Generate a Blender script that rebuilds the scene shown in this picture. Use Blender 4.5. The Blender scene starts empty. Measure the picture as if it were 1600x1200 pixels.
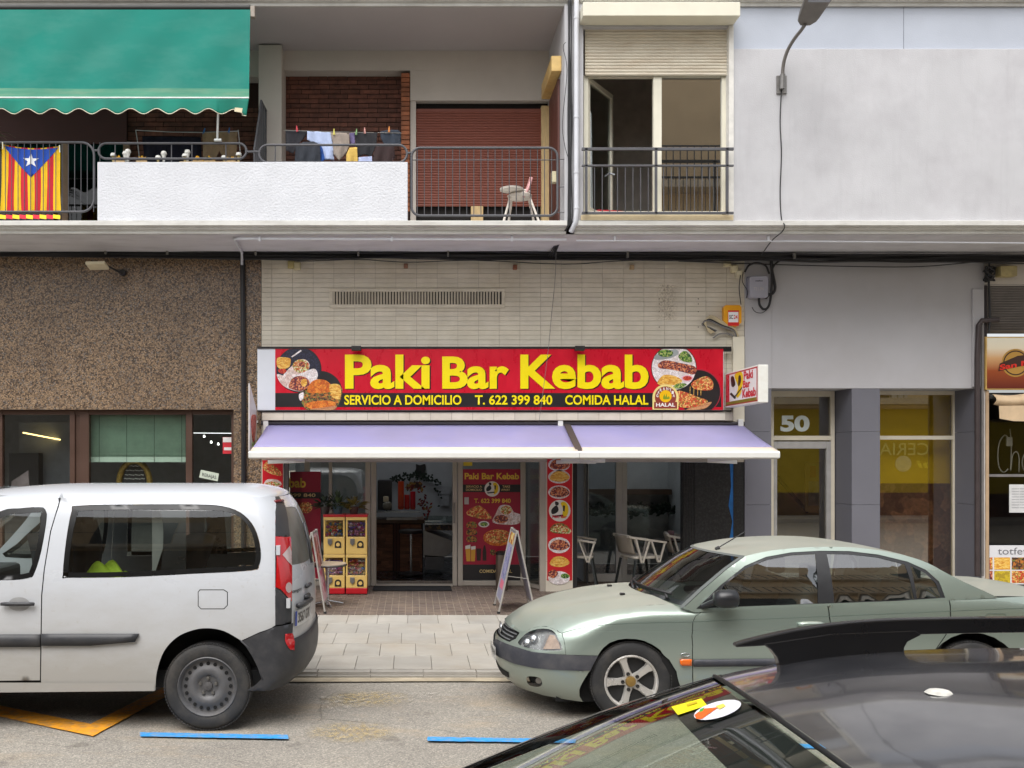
import bpy, bmesh, math, random
from mathutils import Vector, Matrix
from mathutils.geometry import delaunay_2d_cdt
random.seed(7)
S = bpy.context.scene
COL = S.collection
# ---------------------------------------------------------------- camera
F, CX, CY, CAMH = 1500.0, 645.0, 715.0, 2.0
cam = bpy.data.cameras.new('camera'); camo = bpy.data.objects.new('camera', cam); COL.objects.link(camo)
cam.sensor_width = 36.0; cam.lens = F/1600*36
cam.shift_x = (800-CX)/1600; cam.shift_y = (CY-600)/1600
cam.clip_start = 0.05; cam.clip_end = 600
camo.location = (0, 0, CAMH); camo.rotation_euler = (math.radians(90), 0, 0)
S.camera = camo
# ---------------------------------------------------------------- overcast daylight
SUN_EL, SUN_AZ = math.radians(60), math.radians(200)      # azimuth from +Y, clockwise: behind and left of the camera
W = bpy.data.worlds.new('World'); S.world = W; W.use_nodes = True
nt = W.node_tree; nt.nodes.clear()
out = nt.nodes.new('ShaderNodeOutputWorld'); bg = nt.nodes.new('ShaderNodeBackground')
sky = nt.nodes.new('ShaderNodeTexSky'); sky.sky_type = 'NISHITA'; sky.sun_disc = False
sky.sun_elevation = SUN_EL; sky.sun_rotation = SUN_AZ; sky.dust_density = 4.0; sky.air_density = 1.0; sky.ozone_density = 1.0
hs = nt.nodes.new('ShaderNodeHueSaturation'); hs.inputs['Saturation'].default_value = 0.22
nt.links.new(sky.outputs[0], hs.inputs['Color']); nt.links.new(hs.outputs[0], bg.inputs[0])
bg.inputs[1].default_value = 0.15; nt.links.new(bg.outputs[0], out.inputs[0])
sun = bpy.data.lights.new('sun', 'SUN'); suno = bpy.data.objects.new('sun', sun); COL.objects.link(suno)
sun.energy = 1.5; sun.angle = math.radians(60); sun.color = (1.0, 0.98, 0.955)
suno.rotation_euler = Vector((-math.sin(SUN_AZ)*math.cos(SUN_EL), -math.cos(SUN_AZ)*math.cos(SUN_EL), -math.sin(SUN_EL))).to_track_quat('-Z', 'Y').to_euler()
S.view_settings.view_transform = 'Standard'; S.view_settings.look = 'None'
S.view_settings.exposure = 0.7; S.view_settings.gamma = 1.0; S.view_settings.use_curve_mapping = False
# ---------------------------------------------------------------- helpers
def fx(px, Y): return (px-CX)*Y/F
def fz(py, Y): return CAMH-(py-CY)*Y/F
def P(px, py, Y): return Vector((fx(px, Y), Y, fz(py, Y)))
def lerp(a, b, t): return a+(b-a)*t
def interp(tab, x):
    if x <= tab[0][0]: return tab[0][1]
    for (x0, y0), (x1, y1) in zip(tab, tab[1:]):
        if x <= x1: return lerp(y0, y1, (x-x0)/(x1-x0))
    return tab[-1][1]
def sinterp(tab, x):                                       # smooth (Catmull-Rom) table look-up
    if x <= tab[0][0]: return tab[0][1]
    if x >= tab[-1][0]: return tab[-1][1]
    for i in range(len(tab)-1):
        if x <= tab[i+1][0]: break
    x0, y0 = tab[i]; x1, y1 = tab[i+1]; h = x1-x0
    m0 = (y1-tab[i-1][1])/(x1-tab[i-1][0]) if i > 0 else (y1-y0)/h
    m1 = (tab[i+2][1]-y0)/(tab[i+2][0]-x0) if i+2 < len(tab) else (y1-y0)/h
    t = (x-x0)/h
    return (2*t**3-3*t*t+1)*y0+(t**3-2*t*t+t)*h*m0+(-2*t**3+3*t*t)*y1+(t**3-t*t)*h*m1

class MB:
    def __init__(s): s.v = []; s.f = []
    def add(s, vs, fs):
        o = len(s.v); s.v += [tuple(v) for v in vs]; s.f += [tuple(i+o for i in f) for f in fs]; return s
    def box(s, x0, x1, y0, y1, z0, z1):
        return s.add([(x0,y0,z0),(x1,y0,z0),(x1,y1,z0),(x0,y1,z0),(x0,y0,z1),(x1,y0,z1),(x1,y1,z1),(x0,y1,z1)],
                     [(0,3,2,1),(4,5,6,7),(0,1,5,4),(1,2,6,5),(2,3,7,6),(3,0,4,7)])
    def pbox(s, a, b, c, d, Y0, Y1):                       # front face fills pixel box a..c, b..d at depth Y0
        return s.box(fx(a, Y0), fx(c, Y0), Y0, Y1, fz(d, Y0), fz(b, Y0))
    def obox(s, c, ax, hx, ay, hy, az, hz):                # oriented box
        c = Vector(c); ax = Vector(ax).normalized()*hx; ay = Vector(ay).normalized()*hy; az = Vector(az).normalized()*hz
        vs = [c+ax*i+ay*j+az*k for k in (-1,1) for j in (-1,1) for i in (-1,1)]
        return s.add(vs, [(0,2,3,1),(4,5,7,6),(0,1,5,4),(1,3,7,5),(3,2,6,7),(2,0,4,6)])
    def beam(s, p, q, w, h, up=(0,0,1)):
        p = Vector(p); q = Vector(q); d = (q-p); up = Vector(up)
        if abs(d.normalized().dot(up)) > .98: up = Vector((0,1,0))
        sd = d.cross(up).normalized(); u = sd.cross(d).normalized()
        return s.obox((p+q)/2, d, d.length/2, sd, w/2, u, h/2)
    def tube(s, path, r, n=8, caps=True, closed=False):
        path = [Vector(p) for p in path]; m = len(path); rings = []
        rs = r if isinstance(r, (list, tuple)) else [r]*m
        t0 = (path[1]-path[0]).normalized(); up = Vector((0,0,1)) if abs(t0.z) < .9 else Vector((0,1,0))
        a = t0.cross(up).normalized()
        for i in range(m):
            if closed: t = path[(i+1) % m]-path[i-1]
            else: t = path[min(i+1, m-1)]-path[max(i-1, 0)]
            t.normalize(); a = (a-t*a.dot(t))
            if a.length < 1e-6: a = t.orthogonal()
            a.normalize(); b = t.cross(a)
            rings.append([path[i]+(a*math.cos(k*2*math.pi/n)+b*math.sin(k*2*math.pi/n))*rs[i] for k in range(n)])
        vs = [p for rg in rings for p in rg]; fs = []
        for i in range(m if closed else m-1):
            j = (i+1) % m
            for k in range(n): fs.append((i*n+k, i*n+(k+1) % n, j*n+(k+1) % n, j*n+k))
        if caps and not closed: fs += [tuple(range(n))[::-1], tuple(range((m-1)*n, m*n))]
        return s.add(vs, fs)
    def lathe(s, prof, c=(0,0,0), n=20, axis='z', caps=True):   # prof: (r, h)
        c = Vector(c); vs = []; m = len(prof)
        for r, h in prof:
            for k in range(n):
                a = 2*math.pi*k/n; x, y = r*math.cos(a), r*math.sin(a)
                vs.append(c+(Vector((x,y,h)) if axis == 'z' else Vector((x,h,y)) if axis == 'y' else Vector((h,x,y))))
        fs = [(i*n+k, i*n+(k+1) % n, (i+1)*n+(k+1) % n, (i+1)*n+k) for i in range(m-1) for k in range(n)]
        if caps: fs += [tuple(range(n))[::-1], tuple(range((m-1)*n, m*n))]
        return s.add(vs, fs)
    def grid(s, fn, nu, nv, closed_u=False):
        vs = [fn(i/(nu), j/(nv)) for i in range(nu+1) for j in range(nv+1)]
        return s.add(vs, [(i*(nv+1)+j, (i+1)*(nv+1)+j, (i+1)*(nv+1)+j+1, i*(nv+1)+j+1) for i in range(nu) for j in range(nv)])
    def prism(s, pts, fn0, fn1):                           # 2D outline mapped to two caps, plus the rim
        n = len(pts); vs = [fn0(*p) for p in pts]+[fn1(*p) for p in pts]
        return s.add(vs, [tuple(range(n)), tuple(range(n, 2*n))[::-1]]+[(i, n+i, n+(i+1) % n, (i+1) % n) for i in range(n)])
    def flat(s, pts, Y, th=.002):                          # outline in (X,Z) facing -Y at depth Y
        return s.prism(pts, lambda x, z: (x, Y, z), lambda x, z: (x, Y+th, z))
    def pflat(s, pts, Y, th=.002): return s.flat([(fx(a, Y), fz(b, Y)) for a, b in pts], Y, th)
    def patch(s, outline, holes, fn, step=.05, off=None):
        def dens(lp):
            r = []
            for i in range(len(lp)):
                a = lp[i]; b = lp[(i+1) % len(lp)]; d = math.dist(a, b); k = max(1, int(d/step))
                r += [(lerp(a[0], b[0], t/k), lerp(a[1], b[1], t/k)) for t in range(k)]
            return r
        loops = [dens(outline)]+[dens(h) for h in holes]
        vs = []; es = []
        for lp in loops:
            o = len(vs); vs += lp; es += [(o+i, o+(i+1) % len(lp)) for i in range(len(lp))]
        x0 = min(p[0] for p in outline); x1 = max(p[0] for p in outline); y0 = min(p[1] for p in outline); y1 = max(p[1] for p in outline)
        def inside(x, y, lp):
            c = False; j = len(lp)-1
            for i in range(len(lp)):
                xi, yi = lp[i]; xj, yj = lp[j]
                if (yi > y) != (yj > y) and x < (xj-xi)*(y-yi)/(yj-yi)+xi: c = not c
                j = i
            return c
        def keep(x, y): return inside(x, y, loops[0]) and not any(inside(x, y, h) for h in loops[1:])
        nx = int((x1-x0)/step); ny = int((y1-y0)/step)
        bd = list(vs)
        for i in range(1, nx+1):
            for j in range(1, ny+1):
                x = x0+(i-.5*(j % 2))*(x1-x0)/(nx+1); y = y0+j*(y1-y0)/(ny+1)
                if keep(x, y) and min((x-a)**2+(y-b)**2 for a, b in bd) > (.4*step)**2: vs.append((x, y))
        r = delaunay_2d_cdt([Vector(v) for v in vs], es, [], 0, 1e-6)
        fs = []
        for f in r[2]:
            cx = sum(r[0][k][0] for k in f)/len(f); cy = sum(r[0][k][1] for k in f)/len(f)
            if keep(cx, cy): fs.append(tuple(f))
        return s.add([fn(v[0], v[1]) for v in r[0]], fs)
    def mirror_y(s, yc, only=False):
        n = len(s.v); vs = [(x, 2*yc-y, z) for x, y, z in s.v]; fs = [tuple(reversed(f)) for f in s.f]
        if only: s.v = vs; s.f = fs
        else: s.add(vs, fs)
        return s
    def mesh(s, name, origin=(0,0,0)):
        o = Vector(origin); me = bpy.data.meshes.new(name)
        me.from_pydata([Vector(v)-o for v in s.v], [], s.f); me.validate(); return me

def finish(me, mat, smooth=None):
    if mat is not None: me.materials.append(mat)
    if smooth is not None:
        me.shade_smooth()
        if smooth < 180: me.set_sharp_from_angle(angle=math.radians(smooth))
def tag(o, label=None, cat=None, group=None, kind=None):
    if label: o['label'] = label
    if cat: o['category'] = cat
    if group: o['group'] = group
    if kind: o['kind'] = kind
    return o
def thing(name, label, cat, loc=(0,0,0), group=None):
    o = bpy.data.objects.new(name, None); COL.objects.link(o); o.location = loc; o.empty_display_size = .1
    return tag(o, label, cat, group)
def mods(o, bev=None, solid=None, sub=None):
    if solid:
        m = o.modifiers.new('s', 'SOLIDIFY'); m.thickness = solid; m.offset = 0
    if bev:
        m = o.modifiers.new('b', 'BEVEL'); m.width = bev; m.segments = 2; m.limit_method = 'ANGLE'; m.angle_limit = math.radians(40)
def fixn(me):
    bm = bmesh.new(); bm.from_mesh(me); bmesh.ops.recalc_face_normals(bm, faces=bm.faces); bm.to_mesh(me); bm.free()
def put(o, parent):
    COL.objects.link(o)
    if parent is not None:
        o.parent = parent
        q = parent; loc = Vector((0,0,0))
        if q.parent is None: loc = Vector(q.location)
        o.matrix_parent_inverse = Matrix.Translation(-loc)
def part(name, mb, mat, parent, smooth=None, bev=None, kind=None, label=None, solid=None, norm=True):
    me = mb.mesh(name) if isinstance(mb, MB) else mb
    if norm: fixn(me)
    finish(me, mat, smooth)
    o = bpy.data.objects.new(name, me); put(o, parent); mods(o, bev, solid)
    return tag(o, label, kind=kind)
def single(name, mb, mat, label=None, cat=None, group=None, kind=None, smooth=None, bev=None, solid=None):
    xs = [v[0] for v in mb.v]; ys = [v[1] for v in mb.v]; zs = [v[2] for v in mb.v]
    o0 = Vector(((min(xs)+max(xs))/2, (min(ys)+max(ys))/2, min(zs)))
    me = mb.mesh(name, o0); fixn(me); finish(me, mat, smooth)
    o = bpy.data.objects.new(name, me); COL.objects.link(o); o.location = o0; mods(o, bev, solid)
    return tag(o, label, cat, group, kind)
def inst(name, me, loc, parent, rot=None, scale=None):      # a piece that shares its mesh
    o = bpy.data.objects.new(name, me); put(o, parent); o.location = loc
    if rot: o.rotation_euler = rot
    if scale: o.scale = scale
    return o
def copy_tree(o, parent=None):
    c = o.copy(); COL.objects.link(c); c.parent = parent
    for ch in list(o.children): copy_tree(ch, c)
    return c
def arc(cx, cy, r, a0, a1, n=10, ry=None):
    ry = r if ry is None else ry
    return [(cx+r*math.cos(math.radians(lerp(a0, a1, i/n))), cy+ry*math.sin(math.radians(lerp(a0, a1, i/n)))) for i in range(n+1)]
def circ(cx, cy, r, n=24, ry=None): return arc(cx, cy, r, 0, 360, n, ry)[:-1]
def crom(pts, k=6, closed=True):                           # smooth outline through points
    r = []; n = len(pts)
    for i in range(n if closed else n-1):
        g = (lambda q: pts[q % n]) if closed else (lambda q: pts[max(0, min(n-1, q))])
        p0, p1, p2, p3 = g(i-1), g(i), g(i+1), g(i+2)
        for t in range(k):
            t /= k
            r.append(tuple(.5*((2*b)+(-a+c)*t+(2*a-5*b+4*c-d)*t*t+(-a+3*b-3*c+d)*t**3) for a, b, c, d in zip(p0, p1, p2, p3)))
    if not closed: r.append(tuple(pts[-1]))
    return r
def rrect(x0, x1, z0, z1, r, n=5):
    return arc(x1-r, z1-r, r, 0, 90, n)+arc(x0+r, z1-r, r, 90, 180, n)+arc(x0+r, z0+r, r, 180, 270, n)+arc(x1-r, z0+r, r, 270, 360, n)
def inset(pts, d):                                         # shrink an outline by d
    n = len(pts); ar = sum(pts[i][0]*pts[(i+1) % n][1]-pts[(i+1) % n][0]*pts[i][1] for i in range(n)); sg = 1 if ar > 0 else -1
    r = []
    for i in range(n):
        a, b, c = pts[i-1], pts[i], pts[(i+1) % n]
        n1 = Vector((-(b[1]-a[1]), b[0]-a[0])); n2 = Vector((-(c[1]-b[1]), c[0]-b[0]))
        if n1.length < 1e-9 or n2.length < 1e-9: r.append(tuple(b)); continue
        n1.normalize(); n2.normalize(); m = n1+n2
        if m.length < .2: m = n1
        m.normalize(); k = max(.5, m.dot(n1)); r.append((b[0]+sg*m.x*d/k, b[1]+sg*m.y*d/k))
    return r
# ---------------------------------------------------------------- materials
def lin(c): return tuple((v/255/12.92 if v/255 <= .04045 else ((v/255+.055)/1.055)**2.4) for v in c)+(1,)
def newmat(name):
    m = bpy.data.materials.new(name); m.use_nodes = True; t = m.node_tree; b = t.nodes['Principled BSDF']
    g = t.nodes.new('ShaderNodeNewGeometry'); return m, t, b, g.outputs['Position']
def N(t, kind, **kw):
    n = t.nodes.new(kind)
    for k, v in kw.items():
        if k in n.inputs: n.inputs[k].default_value = v
        else: setattr(n, k, v)
    return n
def noise(t, pos, scale, detail=4, rough=.55, vec=None):
    if vec:
        mp = t.nodes.new('ShaderNodeMapping'); mp.inputs['Scale'].default_value = vec; t.links.new(pos, mp.inputs[0]); pos = mp.outputs[0]
    n = N(t, 'ShaderNodeTexNoise', Scale=scale, Detail=detail, Roughness=rough); t.links.new(pos, n.inputs['Vector']); return n.outputs['Fac']
def ramp(t, fac, stops, const=False):
    r = t.nodes.new('ShaderNodeValToRGB'); t.links.new(fac, r.inputs[0]); e = r.color_ramp.elements
    if const: r.color_ramp.interpolation = 'CONSTANT'
    while len(e) < len(stops): e.new(.5)
    for el, (p, c) in zip(e, stops): el.position = p; el.color = c
    return r.outputs[0]
def mix(t, fac, a, b, mode='MIX'):
    m = t.nodes.new('ShaderNodeMix'); m.data_type = 'RGBA'; m.blend_type = mode
    for i, v in ((0, fac), (6, a), (7, b)):
        if hasattr(v, 'is_output'): t.links.new(v, m.inputs[i])
        else: m.inputs[i].default_value = v
    return m.outputs[2]
def bump(t, b, h, strength=.3, dist=.01):
    n = N(t, 'ShaderNodeBump', Strength=strength, Distance=dist); t.links.new(h, n.inputs['Height']); t.links.new(n.outputs[0], b.inputs['Normal'])
MATS = {}
def M(name, col, rough=.6, metal=0, var=.12, vs=6.0, bs=None, bst=.2, spec=.5, coat=0, vec=None, vary=0, dirt=None, streak=0):
    """plain surface: colour with two scales of mottling, optional bump, optional random per piece, optional dirt (colour, amount, scale)"""
    if name in MATS: return MATS[name]
    m, t, b, pos = newmat(name); c = lin(col)
    b.inputs['Roughness'].default_value = rough; b.inputs['Metallic'].default_value = metal
    b.inputs['Specular IOR Level'].default_value = spec; b.inputs['Coat Weight'].default_value = coat; b.inputs['Coat Roughness'].default_value = .05
    n1 = noise(t, pos, vs, 3, .6, vec); k0 = 1-var; k1 = 1+var
    colr = ramp(t, n1, [(.3, tuple(min(1, v*k0) for v in c[:3])+(1,)), (.7, tuple(min(1, v*k1) for v in c[:3])+(1,))])
    if vary:
        oi = t.nodes.new('ShaderNodeObjectInfo')
        r = ramp(t, oi.outputs['Random'], [(0, (1-vary,)*3+(1,)), (1, (1+vary*.6, 1+vary*.5, 1+vary*.4, 1))]); colr = mix(t, 1.0, colr, r, 'MULTIPLY')
    if dirt:
        dn = noise(t, pos, dirt[2], 4, .65, dirt[3] if len(dirt) > 3 else None)
        f = ramp(t, dn, [(.45, (0,0,0,1)), (.75, (dirt[1],)*3+(1,))]); colr = mix(t, f, colr, lin(dirt[0]))
    if streak:
        sn = noise(t, pos, 5.0, 4, .7, (1.6,1.6,.12)); colr = mix(t, ramp(t, sn, [(.52, (0,0,0,1)), (.78, (streak,)*3+(1,))]), colr, tuple(v*.62 for v in c[:3])+(1,))
    t.links.new(colr, b.inputs['Base Color'])
    rr = ramp(t, n1, [(.3, (max(0, rough-.06),)*3+(1,)), (.7, (min(1, rough+.06),)*3+(1,))]); t.links.new(rr, b.inputs['Roughness'])
    if bs: bump(t, b, noise(t, pos, bs, 2, .6), bst, .01)
    MATS[name] = m; return m
def cells(name, cols, scale, rough=.5, detail=.25, fine=3, vec=None):   # printed food, pebbles: cells of several colours
    if name in MATS: return MATS[name]
    m, t, b, pos = newmat(name); b.inputs['Roughness'].default_value = rough
    p = pos
    if vec:
        mp = t.nodes.new('ShaderNodeMapping'); mp.inputs['Scale'].default_value = vec; t.links.new(pos, mp.inputs[0]); p = mp.outputs[0]
    nz = N(t, 'ShaderNodeTexNoise', Scale=scale*.7, Detail=3.0); t.links.new(p, nz.inputs['Vector'])
    w = mix(t, detail*.12/max(.2, scale/30), p, nz.outputs['Color'], 'ADD')
    v = N(t, 'ShaderNodeTexVoronoi', Scale=scale); t.links.new(w, v.inputs['Vector'])
    sp = t.nodes.new('ShaderNodeSeparateColor'); t.links.new(v.outputs['Color'], sp.inputs[0])
    n = len(cols); c1 = ramp(t, sp.outputs[0], [(i/n, lin(c)) for i, c in enumerate(cols)], True)
    n2 = noise(t, pos, scale*fine, 3); c2 = mix(t, 1.0, c1, ramp(t, n2, [(.3, (.6,.6,.6,1)), (.75, (1.25,1.25,1.25,1))]), 'MULTIPLY')
    t.links.new(c2, b.inputs['Base Color']); MATS[name] = m; return m
def canvas_mat(name, col, dirt, thin=.4):                    # woven awning cloth that lets some light through
    m = M(name, col, .8, var=.07, vs=1.2, bs=150, bst=.06, dirt=dirt); t = m.node_tree; b = t.nodes['Principled BSDF']; o = t.nodes['Material Output']
    tr = t.nodes.new('ShaderNodeBsdfTranslucent'); t.links.new(b.inputs['Base Color'].links[0].from_socket, tr.inputs[0]); mx = t.nodes.new('ShaderNodeMixShader'); mx.inputs[0].default_value = thin
    t.links.new(b.outputs[0], mx.inputs[1]); t.links.new(tr.outputs[0], mx.inputs[2]); t.links.new(mx.outputs[0], o.inputs[0]); return m
def glass(name, tint=(200, 215, 210), refl=1.0, rough=.0, base=.04):
    """thin pane: tinted see-through plus mirror reflection by Fresnel"""
    if name in MATS: return MATS[name]
    m = bpy.data.materials.new(name); m.use_nodes = True; t = m.node_tree; t.nodes.clear()
    o = t.nodes.new('ShaderNodeOutputMaterial'); tr = N(t, 'ShaderNodeBsdfTransparent', Color=tuple(v**.5 for v in lin(tint)[:3])+(1,)); gl = N(t, 'ShaderNodeBsdfGlossy', Roughness=rough)
    lw = N(t, 'ShaderNodeLayerWeight', Blend=.5); pw_ = N(t, 'ShaderNodeMath', operation='POWER'); t.links.new(lw.outputs['Facing'], pw_.inputs[0]); pw_.inputs[1].default_value = 4.0
    ma = N(t, 'ShaderNodeMath', operation='MULTIPLY_ADD'); ma.use_clamp = True
    t.links.new(pw_.outputs[0], ma.inputs[0]); ma.inputs[1].default_value = min(.9, .8*refl); ma.inputs[2].default_value = base
    mx = t.nodes.new('ShaderNodeMixShader'); t.links.new(ma.outputs[0], mx.inputs[0]); t.links.new(tr.outputs[0], mx.inputs[1]); t.links.new(gl.outputs[0], mx.inputs[2])
    t.links.new(mx.outputs[0], o.inputs[0]); MATS[name] = m; return m
def emit(name, col, s):
    if name in MATS: return MATS[name]
    m, t, b, pos = newmat(name); b.inputs['Base Color'].default_value = lin(col); b.inputs['Emission Color'].default_value = lin(col); b.inputs['Emission Strength'].default_value = s
    MATS[name] = m; return m
# flat lettering: default font turned into a mesh and fitted to a box
def text(body, x0, x1, z0, z1, Y, mat, parent, bold=.0, name='lettering', th=.002, fn=None, keep=False, shear=0, spacing=1.0):
    cu = bpy.data.curves.new('t', 'FONT'); cu.body = body; cu.size = 1; cu.offset = bold; cu.extrude = 0; cu.shear = shear; cu.resolution_u = 4; cu.space_character = spacing
    to = bpy.data.objects.new('t', cu); me = bpy.data.meshes.new_from_object(to)
    bpy.data.objects.remove(to); bpy.data.curves.remove(cu)
    if not me.vertices: return None
    a = [v.co.x for v in me.vertices]; c = [v.co.y for v in me.vertices]; ax, bx, ay, by = min(a), max(a), min(c), max(c)
    sx = (x1-x0)/(bx-ax); sz = (z1-z0)/(by-ay)
    if keep: sx = sz = min(sx, sz)
    for v in me.vertices:
        x = x0+(v.co.x-ax)*sx; z = z0+(v.co.y-ay)*sz
        v.co = Vector(fn(x, z)) if fn else Vector((x, Y, z))
    me.name = name; finish(me, mat)
    o = bpy.data.objects.new(name, me); put(o, parent); return o
def ptext(body, a, b, c, d, Y, mat, parent, **kw): return text(body, fx(a, Y), fx(c, Y), fz(d, Y), fz(b, Y), Y, mat, parent, **kw)
# ================================================================ ground
YK, YP0, YP1, YF = 8.66, 8.80, 11.59, 13.4            # kerb face, first paver row, end of pavers, facade plane
def zp(Y): return .062+(Y-YK)*.0135                   # the pavement falls towards the kerb
def asphalt():
    m, t, b, pos = newmat('asphalt'); b.inputs['Roughness'].default_value = .9; b.inputs['Specular IOR Level'].default_value = .3
    big = noise(t, pos, 1.1, 5, .6); base = ramp(t, big, [(.25, lin((138,133,126))), (.55, lin((149,144,136))), (.8, lin((160,154,144)))])
    v = N(t, 'ShaderNodeTexVoronoi', Scale=120.0); t.links.new(pos, v.inputs['Vector'])
    sp = t.nodes.new('ShaderNodeSeparateColor'); t.links.new(v.outputs['Color'], sp.inputs[0])
    ag = ramp(t, sp.outputs[0], [(0, (.62,.62,.62,1)), (.5, (.9,.9,.89,1)), (.85, (1.12,1.11,1.08,1)), (1, (1.5,1.46,1.4,1))])
    c = mix(t, 1.0, base, ag, 'MULTIPLY')
    c = mix(t, ramp(t, noise(t, pos, .8, 6, .7, (1,2.2,1)), [(.52, (0,0,0,1)), (.7, (.55,)*3+(1,))]), c, lin((165,146,120)))   # sandy dust
    c = mix(t, ramp(t, noise(t, pos, 2.3, 5, .6), [(.60, (0,0,0,1)), (.72, (.6,)*3+(1,))]), c, lin((84,79,74)))               # oil
    ck = N(t, 'ShaderNodeTexVoronoi', feature='DISTANCE_TO_EDGE', Scale=.55); wv = mix(t, .35, pos, N(t, 'ShaderNodeTexNoise', Scale=3.5, Detail=6.0).outputs['Color'], 'ADD'); t.links.new(wv, ck.inputs['Vector'])
    c = mix(t, mix(t, 1.0, ramp(t, ck.outputs['Distance'], [(.0, (.55,)*3+(1,)), (.005, (0,0,0,1))]), ramp(t, noise(t, pos, .9, 3), [(.5, (0,0,0,1)), (.62, (1,1,1,1))]), 'MULTIPLY'), c, lin((74,70,66)))       # hairline cracks
    t.links.new(c, b.inputs['Base Color']); bump(t, b, v.outputs['Distance'], .4, .005); return m
ASPH = asphalt()
CONC = M('gutter_concrete', (172,160,138), .85, var=.18, vs=4, bs=60, bst=.3, dirt=((120,108,92), .6, 2.5))
single('ground', MB().box(-150, 150, -150, 150, -.06, -.03), M('earth', (120,112,100), .95), kind='structure')
rd = single('road', MB().grid(lambda u, v: (lerp(-40, 40, u), lerp(-3.2, YK+.01, v), .006*math.sin(u*60)*math.sin(v*9)), 60, 20), ASPH, kind='structure', smooth=180)
single('gutter', MB().grid(lambda u, v: (lerp(-40, 40, u), lerp(YK-.13, YK+.002, v)+(.012*math.sin(u*190) if v == 0 else 0), .011+.004*v), 200, 1), CONC, kind='structure')
base = single('pavement', MB().add([(-40,YK+.02,.04),(40,YK+.02,.04),(40,YF+.02,zp(YF)-.012),(-40,YF+.02,zp(YF)-.012),(-40,YK+.02,-.05),(40,YK+.02,-.05)], [(0,1,2,3),(4,5,1,0)]),
              M('mortar', (142,136,127), .95, bs=50), kind='structure')
PAV = M('paver_stone', (160,156,148), .72, var=.10, vs=3.5, bs=45, bst=.12, vary=.10, dirt=((150,138,120), .55, 1.6), vec=(1,1.6,1))
def block(w, d, h, bv=.003):
    me = MB().box(0, w, 0, d, -h, 0).mesh('piece'); bm = bmesh.new(); bm.from_mesh(me)
    bmesh.ops.bevel(bm, geom=[e for e in bm.edges if all(v.co.z > -.001 for v in e.verts)], offset=bv, segments=1, affect='EDGES'); bm.to_mesh(me); bm.free(); return me
pw, nrow = .355, 5; pd = (YP1-YP0)/nrow; pm = block(pw-.004, pd-.005, .03, .002); pm.materials.append(PAV)
for r in range(nrow):
    y = YP0+r*pd
    for k in range(-13, 19):
        x = k*pw+(.0 if r % 2 else .5)*pw+.03*r
        inst('paver', pm, (x, y, zp(y)+random.uniform(-.0012, .0012)), base, rot=(math.atan(.0135)+random.uniform(-.001, .001), random.uniform(-.002, .002), 0))
KRB = M('kerb_stone', (156,152,144), .8, var=.16, vs=6, bs=50, bst=.25, vary=.12, dirt=((112,108,104), .75, 3.0))
km = MB().box(0, .472, 0, .135, -.1, .06).mesh('kerb_piece'); bm = bmesh.new(); bm.from_mesh(km)
bmesh.ops.bevel(bm, geom=[e for e in bm.edges if all(v.co.z > .05 and v.co.y < .01 for v in e.verts)], offset=.028, segments=3, affect='EDGES'); bm.to_mesh(km); bm.free()
km.materials.append(KRB); km.shade_smooth(); km.set_sharp_from_angle(angle=.6)
for k in range(-11, 15): inst('kerb_stone', km, (k*.48+.1+random.uniform(-.002, .002), YK+random.uniform(-.003, .003), random.uniform(-.003, .002)), base)
# small brown tiles in front of the shop
mb = MB(); tw, td = .0875, .2
for i in range(-26, 44):
    for j in range(14):
        x = i*tw; y = YP1+.006+j*td; h = random.uniform(-.001, .001); z = zp(y)+.006+h
        mb.box(x, x+tw-.007, y, y+td-.008, z-.02, z)
BT = M('brown_tile', (104,91,82), .62, var=.2, vs=9, bs=40, bst=.15, dirt=((150,132,112), .5, 2.2))
o = part('floor_tiles', mb, BT, base, kind='stuff', norm=False)
part('tile_bed', MB().add([(-2.3,YP1,zp(YP1)-.002),(3.9,YP1,zp(YP1)-.002),(3.9,14.5,zp(14.5)-.002),(-2.3,14.5,zp(14.5)-.002)], [(0,1,2,3)]), M('tile_grout', (160,149,134), .9), base)
# painted markings
BLUE = M('blue_paint', (50,146,214), .7, var=.16, vs=25, dirt=((140,146,148), .9, 24))
YEL = M('yellow_paint', (226,152,32), .7, var=.16, vs=25, dirt=((150,128,96), .8, 12))
def mark(name, pts, mat, label, z=.012):
    pp = []
    for a, b in pts:
        Y = F*(CAMH-z)/(b-CY); pp.append((fx(a, Y), Y))
    q = []
    for (x0, y0), (x1, y1) in zip(pp, pp[1:]+pp[:1]):
        k = max(1, int(math.dist((x0, y0), (x1, y1))/.035)); q += [(lerp(x0, x1, i/k)+random.uniform(-.003, .003), lerp(y0, y1, i/k)+random.choice((0, 0, 1, 1.6))*random.uniform(-.004, .004)) for i in range(k)]
    mb = MB().patch(q, [], lambda x, y: (x, y, z), .12)
    o = part(name, mb, mat, rd); o['label'] = label; return o
mark('blue_bay_line', [(219,1144),(450,1148),(450,1154.5),(219,1150.5)], BLUE, 'blue parking bay line beside the rear wheel of the white van')
mark('blue_bay_line', [(668,1151),(862,1154),(900,1154.8),(900,1161),(862,1160),(668,1157.5)], BLUE, 'blue parking bay line between the van and the green car')
mark('blue_bay_line', [(1112,1160),(1480,1166),(1480,1173),(1112,1166.5)], BLUE, 'blue parking bay line seen through the black car')
mark('yellow_zigzag', [(-520,1010),(-485,1004),(142,1131),(262,1070),(290,1072),(145,1150)], YEL, 'yellow zigzag line under the white van')
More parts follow.
